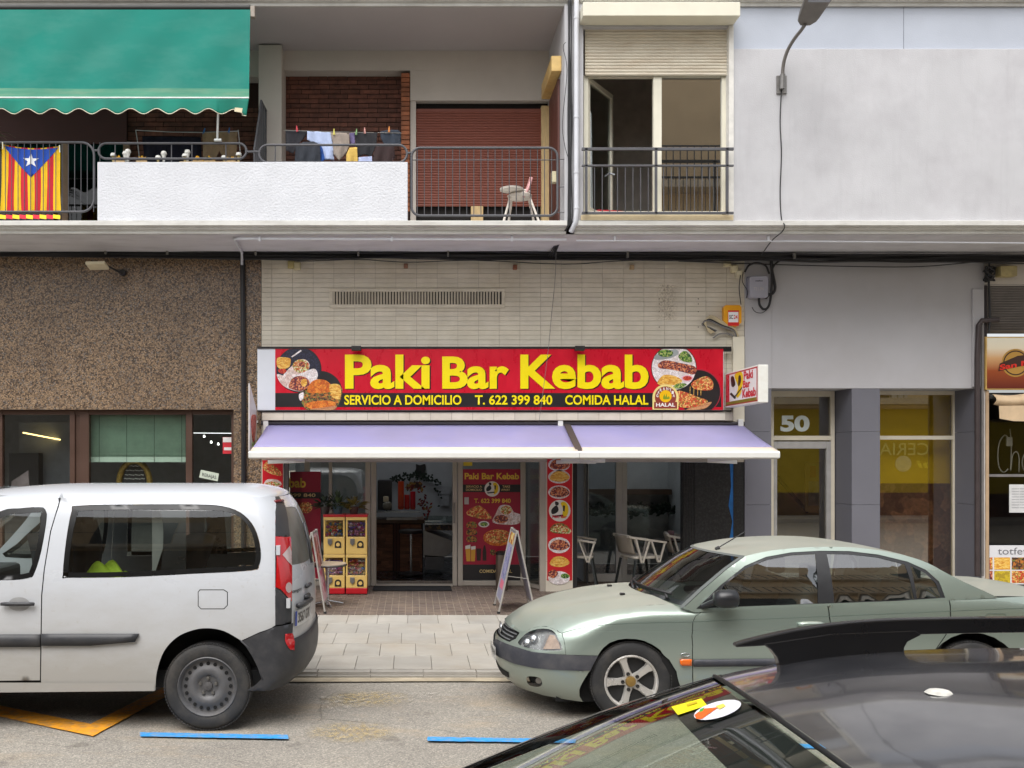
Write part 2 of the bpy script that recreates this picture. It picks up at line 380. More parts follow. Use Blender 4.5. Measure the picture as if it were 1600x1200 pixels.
def worn(name, col, sc, lo, hi):
    m, t, b, pos = newmat(name); b.inputs['Roughness'].default_value = .85; b.inputs['Base Color'].default_value = lin(col)
    g = N(t, 'ShaderNodeTexCoord').outputs['Generated']; gr = N(t, 'ShaderNodeTexGradient', gradient_type='SPHERICAL')
    mp = N(t, 'ShaderNodeMapping'); mp.inputs['Location'].default_value = (-1,-1,0); mp.inputs['Scale'].default_value = (2,2,0); t.links.new(g, mp.inputs[0]); t.links.new(mp.outputs[0], gr.inputs[0])
    a = mix(t, 1.0, ramp(t, gr.outputs[0], [(0, (0,0,0,1)), (.5, (1,1,1,1))]), ramp(t, noise(t, pos, sc, 6, .75), [(lo, (0,0,0,1)), (hi, (.75,)*3+(1,))]), 'MULTIPLY')
    t.links.new(a, b.inputs['Alpha']); return m
WY = worn('worn_yellow_paint', (196,168,92), 26, .44, .72); WW = worn('worn_white_paint', (186,180,170), 14, .52, .72)
mark('worn_yellow_mark', [(478,1160),(478,1126),(625,1126),(625,1162)], WY, 'worn yellow paint patch on the asphalt', .013)
mark('worn_yellow_mark', [(500,1106),(500,1078),(650,1078),(650,1106)], WY, 'faint yellow paint smear near the kerb', .013)
mark('worn_white_mark', [(480,1114),(480,1083),(580,1083),(580,1114)], WW, 'chalky white scuff on the asphalt', .014)
mark('worn_white_mark', [(600,1100),(600,1078),(720,1078),(720,1100)], WW, 'faint white scuff near the kerb', .014)
# ================================================================ apartment building above the shops
YB, YW = 12.15, 13.55                                     # slab edge, back wall of the balcony
ZS, ZF, ZC = 4.85, 5.0, 7.75                             # soffit, balcony floor, upper soffit
WHITE = M('white_render', (190,190,193), .85, var=.06, vs=1.6, bs=70, bst=.3, dirt=((168,166,170), .6, 1.4), streak=.22)
CREAM = M('cream_render', (196,189,180), .85, var=.05, vs=1.5, bs=60, bst=.2, dirt=((176,168,158), .4, .9))
SOFF = M('soffit_paint', (204,203,206), .85, var=.04, vs=1, bs=40, bst=.08, dirt=((140,137,140), .4, 1.3, (1,3,1)))
LEDGE = M('ledge_stone', (206,205,200), .7, var=.06, vs=3, bs=30, bst=.08, dirt=((160,156,148), .5, 2.5, (1,1,6)), streak=.3)
BLUEG = M('slab_shade_render', (178,184,195), .85, var=.05, vs=1.4, bs=60, bst=.2)  # bluish shade under the slab put into the frieze wall colour
bd = thing('apartment_building', 'apartment block with white balconies above the ground floor shops', 'building', (0, YF, 0))
X0, X1 = -9.0, 9.5
def slab(z0, xa, xb, name='balcony_slab'):               # moulded slab edge
    pr = [(YW+.3, z0), (YB+.07, z0), (YB+.07, z0+.045), (YB+.03, z0+.05), (YB+.03, z0+.075), (YB-.02, z0+.085), (YB-.02, z0+.145), (YB, z0+.15), (YW+.3, z0+.15)]
    n = len(pr); mb = MB(); mb.add([(xa, a, b) for a, b in pr]+[(xb, a, b) for a, b in pr], [tuple(range(n)), tuple(range(n, 2*n))[::-1]]+[(i, n+i, n+(i+1) % n, (i+1) % n) for i in range(n)])
    return part(name, mb, LEDGE, bd, bev=.004)
slab(ZS, X0, fx(886, YB)); slab(ZS, fx(899, YB), X1); slab(ZC, X0, X1)
part('soffit', MB().box(X0, X1, YB+.1, YW+.25, ZS-.006, ZS-.001), SOFF, bd)
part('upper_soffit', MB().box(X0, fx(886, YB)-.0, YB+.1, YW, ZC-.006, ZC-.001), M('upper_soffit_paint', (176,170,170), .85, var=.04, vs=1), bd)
# storeys above the frame
part('upper_wall', MB().box(X0, X1, YB+.12, YB+.6, ZC+.155, 14.2), WHITE, bd)
for k in range(2):
    z = ZC+2.75*(k+1); slab(z, X0, X1)
    for xx in (-6, -3.2, -.4, 3, 5.8): part('upper_window', MB().box(xx, xx+1.4, YB+.1, YB+.119, z-2.2, z-.7), glass('window_glass_dark', (40,44,46), 1.0, base=.08), bd)
# fin wall between balcony and bay window, and the bay itself
xf0, xf1 = 1.925, fx(912, YB)
part('fin_wall', MB().box(xf0, xf1, YB+.03, YW+.25, ZF, ZC-.002), WHITE, bd)
xw0, xw1 = fx(912, YB), fx(1146, YB)
part('bay_header', MB().box(xw0, xw1, YB+.04, YB+.3, fz(40, YB), ZC-.003), WHITE, bd)
YR = YB+.05
part('front_wall', MB().box(xw1, X1, YR, YR+.28, ZF+.002, fz(76, YR)), WHITE, bd, bev=.006)
part('frieze_wall', MB().box(xw1, X1, YR+.05, YR+.3, fz(76, YR)+.001, ZC-.003), BLUEG, bd)
part('frieze_joint', MB().box(fx(1415, YR)-.003, fx(1415, YR)+.003, YR+.047, YR+.06, fz(76, YR)+.002, ZC-.004), M('joint_dark', (120,124,134), .9), bd)
# back wall of the balcony: column, beams, brick fields
BRB = M('brick_mortar', (58,38,32), .95, bs=60)
xL = fx(404, YW); xC = fx(442, YW)
part('column', MB().box(fx(404, YW-.25), fx(440, YW-.25), YW-.25, YW+.2, ZF, ZC-.03), CREAM, bd, bev=.006)
part('beam', MB().box(fx(440, YW-.25)+.002, xf0-.002, YW, YW+.3, fz(110, YW), ZC-.007), CREAM, bd)
part('lintel', MB().box(fx(641, YW), xf0-.003, YW+.001, YW+.299, fz(157, YW), fz(110, YW)-.001), CREAM, bd)
part('beam', MB().box(X0, fx(404, YW-.25)-.002, YW, YW+.3, fz(120, YW), ZC-.007), CREAM, bd)
YBR = YW+.22
part('brick_backing', MB().box(X0, fx(641, YBR), YBR+.012, YBR+.2, ZF, fz(100, YBR)), BRB, bd)
BR = M('brick', (114,72,58), .75, var=.3, vs=14, bs=50, bst=.3, vary=.3, dirt=((64,40,34), .7, 5))
BRL = M('brick_light', (158,98,66), .75, var=.2, vs=14, bs=50, bst=.3, vary=.3)
bfield = part('brick_wall', MB().box(fx(442, YBR), fx(627, YBR), YBR+.009, YBR+.0115, ZF, fz(108, YBR)), BRB, bd)
bh, bw = 7.35*YBR/F, 30.5*YBR/F
brm = block(1, 1, .03, .0); brm = MB().box(0, bw-.010, 0, .03, 0, bh-.012).mesh('brick'); brm.materials.append(BR)
def bricks(a, b, zt, zb, Y, parent, me, w):
    x0, x1 = fx(a, Y), fx(b, Y); z = fz(zt, Y)-bh; r = 0
    while z > fz(zb, Y):
        x = x0-(.0 if r % 2 else .5)*w-random.uniform(0, .2)*w; n = 0
        while x < x1-.01:
            l = max(x, x0); rr = min(x+w, x1)
            if rr-l > .02:
                o = inst('brick', me, (l, Y-random.uniform(0, .006), z+random.uniform(-.001, .001)), parent); o.scale = ((rr-l-.010)/(w-.010), 1, 1)
            x += w
        z -= bh; r += 1
bricks(442, 628, 117, 262, YBR, bfield, brm, bw)
YPL = YW-.02; pil = part('brick_pier', MB().box(fx(627, YPL)+.003, fx(640, YPL)-.003, YPL+.02, YBR+.01, ZF, fz(113, YPL)), BRB, bd)
plm = MB().box(0, fx(640, YPL)-fx(627, YPL), 0, .2, 0, bh-.011).mesh('brick'); plm.materials.append(BRL)
for k in range(29): inst('brick', plm, (fx(627, YPL), YPL+random.uniform(-.003, .003), fz(113, YPL)-bh*(k+1)), pil)
bleft = part('brick_wall', MB().box(fx(200, YBR), fx(404, YBR), YBR+.009, YBR+.0115, ZF, fz(150, YBR)), BRB, bd)
bricks(200, 404, 168, 258, YBR, bleft, brm, bw)
# brown roller shutter with its door frame behind the railing
YD = YW+.05
BRN = M('brown_shutter', (134,74,58), .55, var=.1, vs=3, dirt=((104,58,46), .5, 3))
sh = part('door_opening', MB().box(fx(641, YD), xf0-.004, YD+.08, YD+.2, ZF, fz(157, YD)), M('dark_room', (26,22,20), .9), bd)
fr = MB(); TIM = M('timber_frame', (206,178,128), .55, var=.12, vs=8, vec=(6,6,1))
fr.pbox(846, 165, 858, 345, YD-.03, YD+.07); part('door_jamb', MB().pbox(641, 157, 650, 345, YD-.03, YD+.07), CREAM, bd, bev=.004)
fr.pbox(736, 322, 755, 345, YD-.0, YD+.06)
part('door_frame', fr, TIM, bd, bev=.004)
st = part('roller_shutter', MB().pbox(650, 170, 846, 322, YD+.03, YD+.04), BRN, bd)
slm = MB(); hs_ = 4.05*YD/F; xs0, xs1 = fx(650, YD), fx(846, YD)
pr = [(0,0), (-.006, .006), (-.010, hs_*.45), (-.008, hs_-.007), (-.001, hs_-.002)]
slm.add([(xs0, a, b) for a, b in pr]+[(xs1, a, b) for a, b in pr], [(i, i+1, 6+i, 5+i) for i in range(4)])
sl = slm.mesh('slat'); finish(sl, BRN, 180)
for k in range(37): inst('slat', sl, (0, YD+.028, fz(322, YD)+k*hs_), st)
# side shutter box and narrow door on the fin wall
part('side_shutter_box', MB().box(xf0-.13, xf0-.002, 12.42, 13.4, fz(111, 12.42), fz(87, 12.42)), M('varnished_box', (214,182,116), .5, var=.12, vs=7, dirt=((186,140,72), .7, 5)), bd, bev=.006)
part('side_door', MB().box(xf0-.03, xf0-.003, 12.55, 13.35, ZF+.02, 6.95), M('side_door_brown', (92,54,46), .5, var=.1), bd)
part('door_closer_box', MB().box(xf0-.10, xf0-.032, 12.6, 12.7, 5.62, 5.76), M('ivory_plastic', (214,206,170), .5), bd)
# sliding doors behind the flag, seen under the awning
YG = YBR-.05
part('balcony_door', MB().box(X0, fx(200, YG), YG, YG+.03, ZF, fz(225, YG)), glass('balcony_glass', (58,60,54), 1.0, base=.05), bd)
part('balcony_door_room', MB().box(X0, fx(200, YG), YG+.4, YG+.5, ZF, ZC), M('curtain', (122,116,100), .9, var=.25, vs=10, vec=(8,1,.3)), bd)
part('balcony_shutter', MB().box(X0, fx(200, YG)-.01, YG-.03, YG-.002, fz(225, YG), fz(120, YG)), M('shutter_dark_red', (74,40,36), .6, var=.1, vs=40, vec=(.1,.1,3)), bd)
dfm = MB()
for px in (-160, -40, 102, 198): dfm.box(fx(px, YG)-.045, fx(px, YG)+.045, YG-.025, YG+.02, ZF, fz(222, YG))
part('balcony_door_frame', dfm, M('tan_frame', (150,124,102), .6), bd)
# parapets with rough render
ROUGH = M('rough_white_render', (208,210,215), .9, var=.05, vs=3, bs=38, bst=.9, streak=.12)
part('parapet', MB().box(fx(152, YB+.01), fx(637, YB+.01), YB+.01, YB+.16, ZF+.001, fz(253, YB+.01)), ROUGH, bd, bev=.008)
# downpipe, clips and conduit on the fin wall
PIPE = M('pipe_white', (206,208,214), .45, var=.05)
pp = part('downpipe', MB().tube([(fx(900, YB), YB-.03, z) for z in (ZC+.1, ZF+.12)]+[(fx(899, YB), YB-.03, ZF-.02), (fx(893, YB), YB+.05, ZS+.02)], .032, 12), PIPE, bd, smooth=60)
for z in (7.55, 6.3, 5.6, 5.15): part('pipe_clip', MB().lathe([(.037,-.012), (.037,.012)], (fx(900, YB), YB-.03, z), 12), PIPE, pp)
part('soffit_conduit', MB().tube([(fx(378, 13.2), 13.2, ZS-.2), (fx(378, 13.2), 13.2, ZS-.03), P(366, 374, 12.35), P(372, 373, 12.3), P(885, 374.5, 12.3)], .017, 8), PIPE, bd, smooth=60)
part('soffit_conduit', MB().tube([P(900, 376, 12.3), P(1240, 377, 12.3), P(1610, 380, 12.3)], .011, 8), PIPE, bd, smooth=60)
for px in (406, 612, 800, 960, 1200): part('conduit_clip', MB().box(fx(px, 12.3)-.012, fx(px, 12.3)+.012, 12.275, 12.33, fz(377, 12.3), fz(369, 12.3)), PIPE, bd)
# ---------------- bay window
IVO = M('ivory_frame', (222,218,200), .5, var=.05, vs=3)
wn = thing('bay_window', 'cream framed bay window with half lowered shutter and open left casement', 'window', (fx(1030, YB), YB, ZF))
YI = YB+.16
f = MB(); f.pbox(912, 118, 919, 336, YI, YI+.08); f.pbox(1021, 118, 1034, 334, YI-.01, YI+.06); f.pbox(1128, 118, 1139, 334, YI-.004, YI+.08); f.pbox(919, 330, 1128, 336, YI-.02, YI+.08); f.pbox(919, 112, 1128, 120, YI, YI+.08)
part('frame', f, IVO, wn, bev=.004)
part('jamb', MB().pbox(1139, 40, 1146.5, 336, YB+.03, YI+.2), M('jamb_white', (216,214,208), .7), wn)
part('sill', MB().pbox(908, 336, 1146, 344, YB-.005, YI+.1), M('sill_cream', (214,196,160), .7, var=.1), wn)
part('shutter_box', MB().box(fx(911, YB-.22), fx(1157, YB-.22), YB-.22, YB+.1, fz(40, YB+.05), fz(3, YB-.22)), IVO, wn, bev=.008)
hb = 4.95*YI/F; xs0, xs1 = fx(914, YI-.04), fx(1138, YI-.04); slm = MB()
pr = [(0,0), (-.008,.007), (-.013,hb*.5), (-.009,hb-.008), (0,hb-.001)]
slm.add([(xs0, a, b) for a, b in pr]+[(xs1, a, b) for a, b in pr], [(i, i+1, 6+i, 5+i) for i in range(4)]); sl = slm.mesh('slat'); finish(sl, M('shutter_ivory', (216,208,190), .5, var=.06, vs=2, dirt=((176,150,120), .5, 4, (.4,1,5))), 180)
stp = part('roller_shutter', MB().pbox(914, 40, 1138, 118, YI-.03, YI-.02), IVO, wn)
for k in range(16): inst('slat', sl, (0, YI-.035, fz(118, YI-.04)+k*hb), stp)
part('pane', MB().pbox(1034, 120, 1128, 330, YI+.03, YI+.036), glass('bay_glass', (150,150,140), 1.2, base=.5), wn)
# left casement swung inwards
a0 = P(917, 120, YI+.05); hz = a0.z-fz(330, YI+.05); ca = Vector((.56, .80, 0)).normalized(); wc = .78
cas = MB()
for u0, u1, z0, z1 in ((0,.05,0,hz), (wc-.05,wc,0,hz), (.05,wc-.05,0,.06), (.05,wc-.05,hz-.06,hz)):
    c = Vector((a0.x, a0.y, a0.z-hz))+ca*((u0+u1)/2)+Vector((0,0,(z0+z1)/2)); cas.obox(c, ca, (u1-u0)/2, ca.cross(Vector((0,0,1))), .025, (0,0,1), (z1-z0)/2)
cs = part('casement', cas, IVO, wn, bev=.003)
part('casement_pane', MB().obox(Vector((a0.x,a0.y,a0.z-hz/2))+ca*wc/2, ca, wc/2-.05, ca.cross(Vector((0,0,1))), .004, (0,0,1), hz/2-.06), glass('casement_glass', (205,215,212), 1.3, base=.16), cs)
part('handle', MB().obox(Vector((a0.x,a0.y-.03,a0.z-hz*.62))+ca*(wc-.03), (.5,-.3,-.25), .06, (0,1,0), .008, (0,0,1), .009), M('chrome', (190,192,195), .25, metal=.9), cs)
rm = MB(); xa, xb = fx(914, YI), fx(1130, YI)+.6
rm.add([(xa-.2,YI+.1,ZF),(xb,YI+.1,ZF),(xb,YI+1.8,ZF),(xa-.2,YI+1.8,ZF),(xa-.2,YI+.1,7.6),(xb,YI+.1,7.6),(xb,YI+1.8,7.6),(xa-.2,YI+1.8,7.6)], [(0,1,2,3),(4,7,6,5),(3,2,6,7),(0,3,7,4),(1,5,6,2)])
part('room', rm, M('room_wall', (196,188,178), .9), wn)
single('red_cushion', MB().grid(lambda u, v: (fx(918, YI)+.02+.85*u, YI+.25+.3*v, ZF+.11+.12*math.sin(math.pi*v)**.5*math.sin(math.pi*min(1, u*1.02))**.3+.08*(1-u)**3), 24, 8), M('red_cloth', (176,32,44), .8, var=.25, vs=12, bs=20, bst=.3), 'crumpled red cushion on the sill inside the bay window', 'cushion', smooth=180, solid=.05)
single('white_curtain', MB().grid(lambda u, v: (fx(919, YI)+.02+.05*u+.02*v*u, YI+.13+.04*math.sin(u*9)+.02*v, fz(170, YI)-v*(fz(170, YI)-ZF-.1)), 10, 10), M('white_cloth', (226,230,232), .85), 'white net curtain at the left edge of the bay window', 'curtain', smooth=180)
# ================================================================ things on the balconies
IRON = M('grey_iron', (84,84,88), .5, var=.12, vs=8, spec=.4)
YRL = YB+.05
def rail_path(a, b, c, d, r, Y):
    x0, x1, z0, z1 = fx(a, Y), fx(c, Y), fz(d, Y), fz(b, Y); r *= Y/F
    return [(x, Y, z) for x, z in rrect(x0, x1, z0, z1, r, 7)]
def railing(a, b, c, d, r, label, bars=(), mids=(), Y=YRL, rad=.016):
    t = thing('balcony_railing', label, 'railing', (fx((a+c)/2, Y), Y, fz(d, Y)), 'iron railings of the balconies')
    part('frame', MB().tube(rail_path(a, b, c, d, r, Y), rad, 8, closed=True), IRON, t, smooth=60)
    for px in bars: part('baluster', MB().tube([P(px, b, Y), P(px, d, Y)], .0055, 6), IRON, t, smooth=60)
    for px in mids: part('post', MB().tube([P(px, b, Y), P(px, d+5, Y)], .008, 6), IRON, t, smooth=60)
    return t
railing(-180, 222.5, 147, 331, 20, 'rounded iron railing with balusters hung with the flag', bars=[6+9.85*k-180+15 for k in range(0, 33)])
railing(154, 224, 385, 248, 12, 'pill shaped iron railing above the parapet under the green awning', mids=(180, 268, 300, 353))
railing(405, 226.5, 636, 254, 13.5, 'pill shaped iron railing above the parapet with the laundry', mids=(430,))
tD = railing(643, 231, 871, 337, 14, 'rounded iron railing with balusters in front of the brown shutter', bars=[652+11.05*k for k in range(20)])
part('upper_ring', MB().tube([P(645, 250, YRL), P(869, 250, YRL)], .006, 6), IRON, tD)
for a, b, y in ((147, 154, 235), (385, 405, 237), (636, 643, 239)):
    part('rail_link', MB().tube([P(a, y, YRL), P(b, y, YRL)], .014, 8), IRON, bd, smooth=60)
for y in (254, 297, 337): part('rail_link', MB().tube([P(871, y-5, YRL), P(882, y-5, YRL)], .006, 6), IRON, bd)
YE = YB-.06
t = thing('balcony_railing', 'straight iron railing across the lower half of the bay window', 'railing', P(1028, 335, YE), 'iron railings of the balconies')
fr = MB()
for y, h in ((233, .036), (259, .024), (333, .03)): fr.beam(P(909, y, YE), P(1146, y, YE), .03, h)
part('frame', fr, IRON, t, bev=.003)
for px in (916, 1025, 1136): part('post', MB().beam(P(px, 232, YE), P(px, 334, YE), .03, .03), IRON, t)
for k in range(18):
    px = 929+12.0*k
    if abs(px-1025) > 5 and px < 1132: part('baluster', MB().tube([P(px, 259, YE), P(px, 333, YE)], .006, 6), IRON, t)
# green awning
GRN = canvas_mat('green_canvas', (12,132,118), ((70,146,132), .55, 1.3, (1,1,2.5)), .25)
aw = thing('green_awning', 'faded green canvas awning with scalloped valance over the left balcony', 'awning', P(200, 160, 12.1))
YA0, YA1 = YB-.02, YB-.17
def gaw(u, v):
    a = lerp(-180, 391, u); b = lerp(-180, 389, u); Y = lerp(YA0, YA1, v)-.03*math.sin(math.pi*v)*0+.03*math.sin(u*31+v*5)*v*(1-v)*2+.012*math.sin(u*70-v*11)*v*(1-v)+.02*math.exp(-((u-.93-.05*v)/.03)**2)*v
    return P(lerp(a, b, v), lerp(15, 152+.6*math.sin(u*14), v), Y)
part('canvas', MB().grid(lambda u, v: gaw(u, v*.9), 90, 24), GRN, aw, smooth=180); part('faded_hem', MB().grid(lambda u, v: gaw(u, .9+.1*v), 90, 4), M('green_canvas_faded', (72,138,114), .85, var=.12, vs=3, vec=(.4,1,4), dirt=((120,150,124), .7, 4, (.5,1,5))), aw, smooth=180)
def gval(u, v):
    px = lerp(-180, 389, u); bot = 174+4.2*math.cos((px-22)/40.5*2*math.pi)+(3 if px > 350 else 0)*(px-350)/39
    Y = YA1-.004+.012*math.sin(px/9.0)*v+(.02*v if px > 340 else 0)
    return P(px-(4*v if px > 380 else 0), lerp(153.5, bot, v), Y)
part('valance', MB().grid(gval, 240, 6), M('green_canvas_dark', (12,122,104), .8, var=.12, vs=3), aw, smooth=180, solid=.003)
edge = [gval(i/240, 1)+Vector((0,-.003,0)) for i in range(241)]
part('piping', MB().tube(edge, .0055, 5), M('piping_cream', (208,202,180), .7), aw, smooth=180)
part('front_bar', MB().tube([P(-180, 152.5, YA1), P(389, 153, YA1)], .012, 8), M('bar_white', (214,218,216), .4), aw, smooth=60)
part('roller', MB().tube([P(-180, 12, YA0+.04), P(391, 12, YA0+.04)], .035, 12), M('roller_dark', (52,52,50), .6), aw, smooth=60)
part('bracket', MB().pbox(391, 9, 398, 26, YA0, YA0+.08), M('bracket_grey', (150,140,128), .5), aw, bev=.006)
part('arm', MB().tube([P(341, 168, YA1+.03), P(339.5, 219, YRL-.01)], .014, 8), M('bar_white', (214,218,216), .4), aw, smooth=60)
part('arm_clamp', MB().tube([P(335, 219, YRL-.02), P(346, 219, YRL-.02)], .02, 8), M('bar_white', (214,218,216), .4), aw, smooth=60)
part('label_patch', MB().pflat([(367,168),(379,169),(378,176),(366,174)], YA1-.03), M('patch_cream', (214,202,170), .7), aw)
# flag
fl = thing('striped_flag', 'red and yellow striped flag with white star on blue, tied to railing', 'flag', P(48, 335, YRL+.04))
def fmap(off):
    def g(u, v):                                          # u across, v down in flag units
        sag = 5*math.sin(math.pi*u)*(1-v)*1.0
        px = lerp(lerp(3, 1, v), lerp(94, 95, v), u)+1.2*math.sin(v*4+u*9)*v
        py = lerp(lerp(225, 228, u)+sag, 333, v)
        return P(px, py, YRL+.035+.010*math.sin(u*9+1.5*v)*(.3+.7*v)+.004*math.sin(u*23)-off)
    return g
RED = M('flag_red', (206,24,48), .75, var=.1, vs=9, bs=200, bst=.1); YLW = M('flag_yellow', (242,196,16), .75, var=.08, vs=9, bs=200, bst=.1)
edges = [0, .115, .225, .335, .445, .555, .665, .775, .885, 1]
for i in range(9):
    a, b = edges[i], edges[i+1]
    part('stripe', MB().grid(lambda u, v: fmap(0)(lerp(a, b, u), v), 6, 40), RED if i % 2 else YLW, fl, smooth=180)
tri = part('blue_triangle', MB().patch([(.03,.02), (.97,.02), (.5,.46)], [], lambda u, v: fmap(.004)(u, v), .03), M('flag_blue', (20,74,178), .75, var=.12, vs=9), fl, smooth=180)
star = [(.5+(.145 if k % 2 == 0 else .055)*math.sin(k*math.pi/5), .20-(.118 if k % 2 == 0 else .045)*math.cos(k*math.pi/5)) for k in range(10)]
part('white_star', MB().patch(star, [], lambda u, v: fmap(.008)(u, v), .03), M('flag_white', (232,234,240), .75), fl, smooth=180)
for i in range(9):                                        # the end of the flag lying on the slab edge
    a, b = edges[i], edges[i+1]
    part('stripe', MB().grid(lambda u, v: P(lerp(-2, 94, lerp(a, b, u)), 335+6*v+1.5*u-(.0), YB+.03-.03*v), 3, 3), RED if i % 2 else YLW, fl, smooth=180)
for px, py in ((4, 224), (93, 229)): part('tie', MB().tube([P(px, py-2, YRL-.02), P(px+.5, py+9, YRL-.02)], .008, 6), M('tie_white', (222,222,200), .6), fl)
# ornaments and flowers along the parapet
ORN = M('ceramic_white', (222,222,216), .35, var=.06); STEM = M('ornament_stem', (196,178,120), .6, var=.2)
ztop = fz(253, YB+.01); YO = YB+.10
orn = [(177,243,.0,'with yellowish stem, leftmost on the parapet'), (196,240,1,'in front of its taller twin'), (200,237,1,'tallest of the left pair'), (247,247,.0,'small, left of the taller one'), (256,240,1,'standing alone beside the railing post'), (289,244,0,'lower one of the middle pair'), (293,238,1,'taller one of the middle pair'), (350,247,0,'small, left of the last yellow flower'), (373,242,0,'with cream stem at the right end of the parapet')]
for px, py, k, lb in orn:
    c = P(px, py, YO); t = thing('mushroom_ornament', 'white mushroom garden ornament '+lb, 'ornament', (c.x, YO, ztop), 'ornaments on the parapet')
    h = c.z-ztop
    part('stem', MB().lathe([(.016,-.0), (.014,h*.5), (.03 if k else .018,h*.8), (.032,h)], (c.x, YO, ztop), 10), ORN if k else STEM, t, smooth=60)
    part('cap', MB().lathe([(.036,h*.9), (.04,h), (.03,h+.026), (.004,h+.036)], (c.x, YO, ztop), 12), ORN, t, smooth=60)
PET = M('petal_yellow', (236,176,22), .6, var=.2, vs=20); LEAF = M('leaf_green', (70,98,48), .6, var=.35, vs=20)
flw = [(187,246,'left of the taller white ornaments'), (222,244,'alone near the pillar brickwork'), (309,245,'left bloom below the beige trousers'), (328,243,'right bloom below the beige trousers'), (360,247,'rightmost on the parapet')]
for px, py, lb in flw:
    c = P(px, py, YO-.02); t = thing('yellow_flower', 'yellow flower in a low planter, '+lb, 'flower', (c.x, YO, ztop), 'flowers on the parapet')
    part('planter', MB().box(c.x-.07, c.x+.07, YO-.05, YO+.05, ztop, ztop+.035), M('planter_tan', (176,150,112), .7), t, bev=.006)
    pm_ = MB(); lm = MB()
    for k in range(26):
        a = random.uniform(0, 6.28); e = random.uniform(.1, 1.3); d = Vector((math.cos(a)*math.cos(e), math.sin(a)*math.cos(e)*.6, math.sin(e))); L = random.uniform(.05, .085); sd = d.cross(Vector((0,1,0))).normalized()*.013
        o_ = Vector((c.x, YO-.01, ztop+.035)); pm_.add([o_+d*.015, o_+d*L*.6+sd, o_+d*L, o_+d*L*.6-sd], [(0,1,2,3)])
    for k in range(14):
        a = random.uniform(0, 6.28); d = Vector((math.cos(a), math.sin(a)*.5, random.uniform(0, .5))).normalized(); sd = d.cross(Vector((0,0,1))).normalized()*.012; o_ = Vector((c.x, YO, ztop+.03))
        lm.add([o_, o_+d*.05+sd, o_+d*.085, o_+d*.05-sd], [(0,1,2,3)])
    part('petals', pm_, PET, t, norm=False); part('leaves', lm, LEAF, t, norm=False)
part('ledge_board', MB().box(fx(282, YO), fx(376, YO), YO-.06, YO+.06, ztop+.001, ztop+.016), M('board_tan', (170,148,116), .7), bd)
# iron divider between the two balconies
dv = thing('balcony_divider', 'slanted grey iron divider with upright bars beside the white column', 'divider', (-2.03, 12.9, ZF))
tops = [(12.3, 232), (12.6, 192), (12.85, 157), (13.1, 166), (13.35, 175), (13.6, 184)]
tp = [Vector((-2.03, Y, fz(py, Y))) for Y, py in tops]
part('top_rail', MB().tube(tp, .014, 6), IRON, dv)
for k in range(9):
    Y = lerp(12.3, 13.58, k/8); z = fz(interp(tops, Y), Y); part('bar', MB().beam((-2.03, Y, ZF), (-2.03, Y, z), .05, .018, up=(1,0,0)), IRON, dv)
# laundry
def cloth(name, pts, Y, col, label, cat='garment', folds=3.0, var=.18):
    pp = [(fx(a, Y), fz(b, Y)) for a, b in pts]; ph = random.uniform(0, 6); x0 = min(p[0] for p in pp); zt = max(p[1] for p in pp)
    mb = MB().patch(pp, [], lambda x, z: (x, Y+.018*math.sin((x-x0)*folds*14+ph+.8*math.sin(z*9))*min(1, (zt-z)*4+.15)-.02*(zt-z), z), .022)
    m = M('cloth_'+name+str(col), col, .9, var=var, vs=10, bs=25, bst=.4)
    return single(name, mb, m, label, cat, 'laundry hung on the balconies', smooth=180, solid=.004)
def line(name, pts, label): return single(name, MB().tube(pts, .004, 5), M('line_grey', (150,146,140), .6), label, 'clothes line', smooth=180)
YL = 12.62
line('clothes_line', [P(443, 203.5, YL), P(535, 206.5, YL), P(628, 208, YL)], 'thin clothes line across the brick wall of the right balcony')
cloth('shirt', [(446,204),(472,204),(481,206),(474,217),(462,232),(458,240),(447,236)], YL+.02, (44,44,50), 'dark shirt at the left end of the right clothes line')
cloth('hooded_top', [(462,228),(474,222),(490,221),(500,226),(501,257),(460,257)], YL-.08, (48,52,60), 'charcoal hooded top hanging low in front of the pale blue one')
cloth('blouse', [(480,205),(517,207),(520,225),(522,250),(506,250),(500,226),(488,222),(480,219)], YL, (176,190,222), 'pale blue and pink blouse on the right clothes line', var=.12)
cloth('blue_jumper', [(499,224),(504,232),(508,250),(500,256),(498,240)], YL-.04, (30,72,142), 'bright blue top behind the charcoal hooded one')
cloth('trousers', [(516,207),(546,208),(546,228),(540,240),(530,252),(521,240),(520,222)], YL-.02, (148,136,126), 'taupe trousers in the middle of the right clothes line')
cloth('patterned_scarf', [(546,208),(554,208),(555,226),(547,226)], YL+.02, (110,100,140), 'narrow purple patterned cloth between taupe and black garments')
cloth('mustard_shirt', [(546,231),(558,230),(559,257),(541,257),(541,242)], YL-.06, (206,172,88), 'mustard yellow top hanging low over the parapet')
cloth('black_jumper', [(554,207),(590,207),(588,228),(580,245),(568,242),(558,246),(556,228)], YL, (38,38,42), 'black top pegged with green and pink pegs')
cloth('small_cloth', [(560,246),(581,244),(582,257),(560,257)], YL-.05, (170,180,214), 'small pale blue cloth below the black top')
cloth('brown_jumper', [(588,228),(600,224),(616,228),(617,246),(608,257),(583,257),(582,246)], YL-.05, (52,36,36), 'dark brown top hanging low under the navy one')
cloth('navy_jumper', [(594,206),(604,203),(622,203),(627,208),(626,226),(612,227),(600,226),(595,216)], YL+.01, (46,54,66), 'navy top at the right end of the right clothes line')
YL2 = 12.7
rk = thing('drying_rack', 'white wire drying rack at the left balcony with sagging line', 'drying rack', P(290, 250, YL2))
part('line', MB().tube([P(212, 203.5, YL2), P(270, 206.5, YL2), P(316, 207, YL2), P(372, 205, YL2)], .006, 5), M('rack_white', (196,196,196), .5), rk, smooth=180)
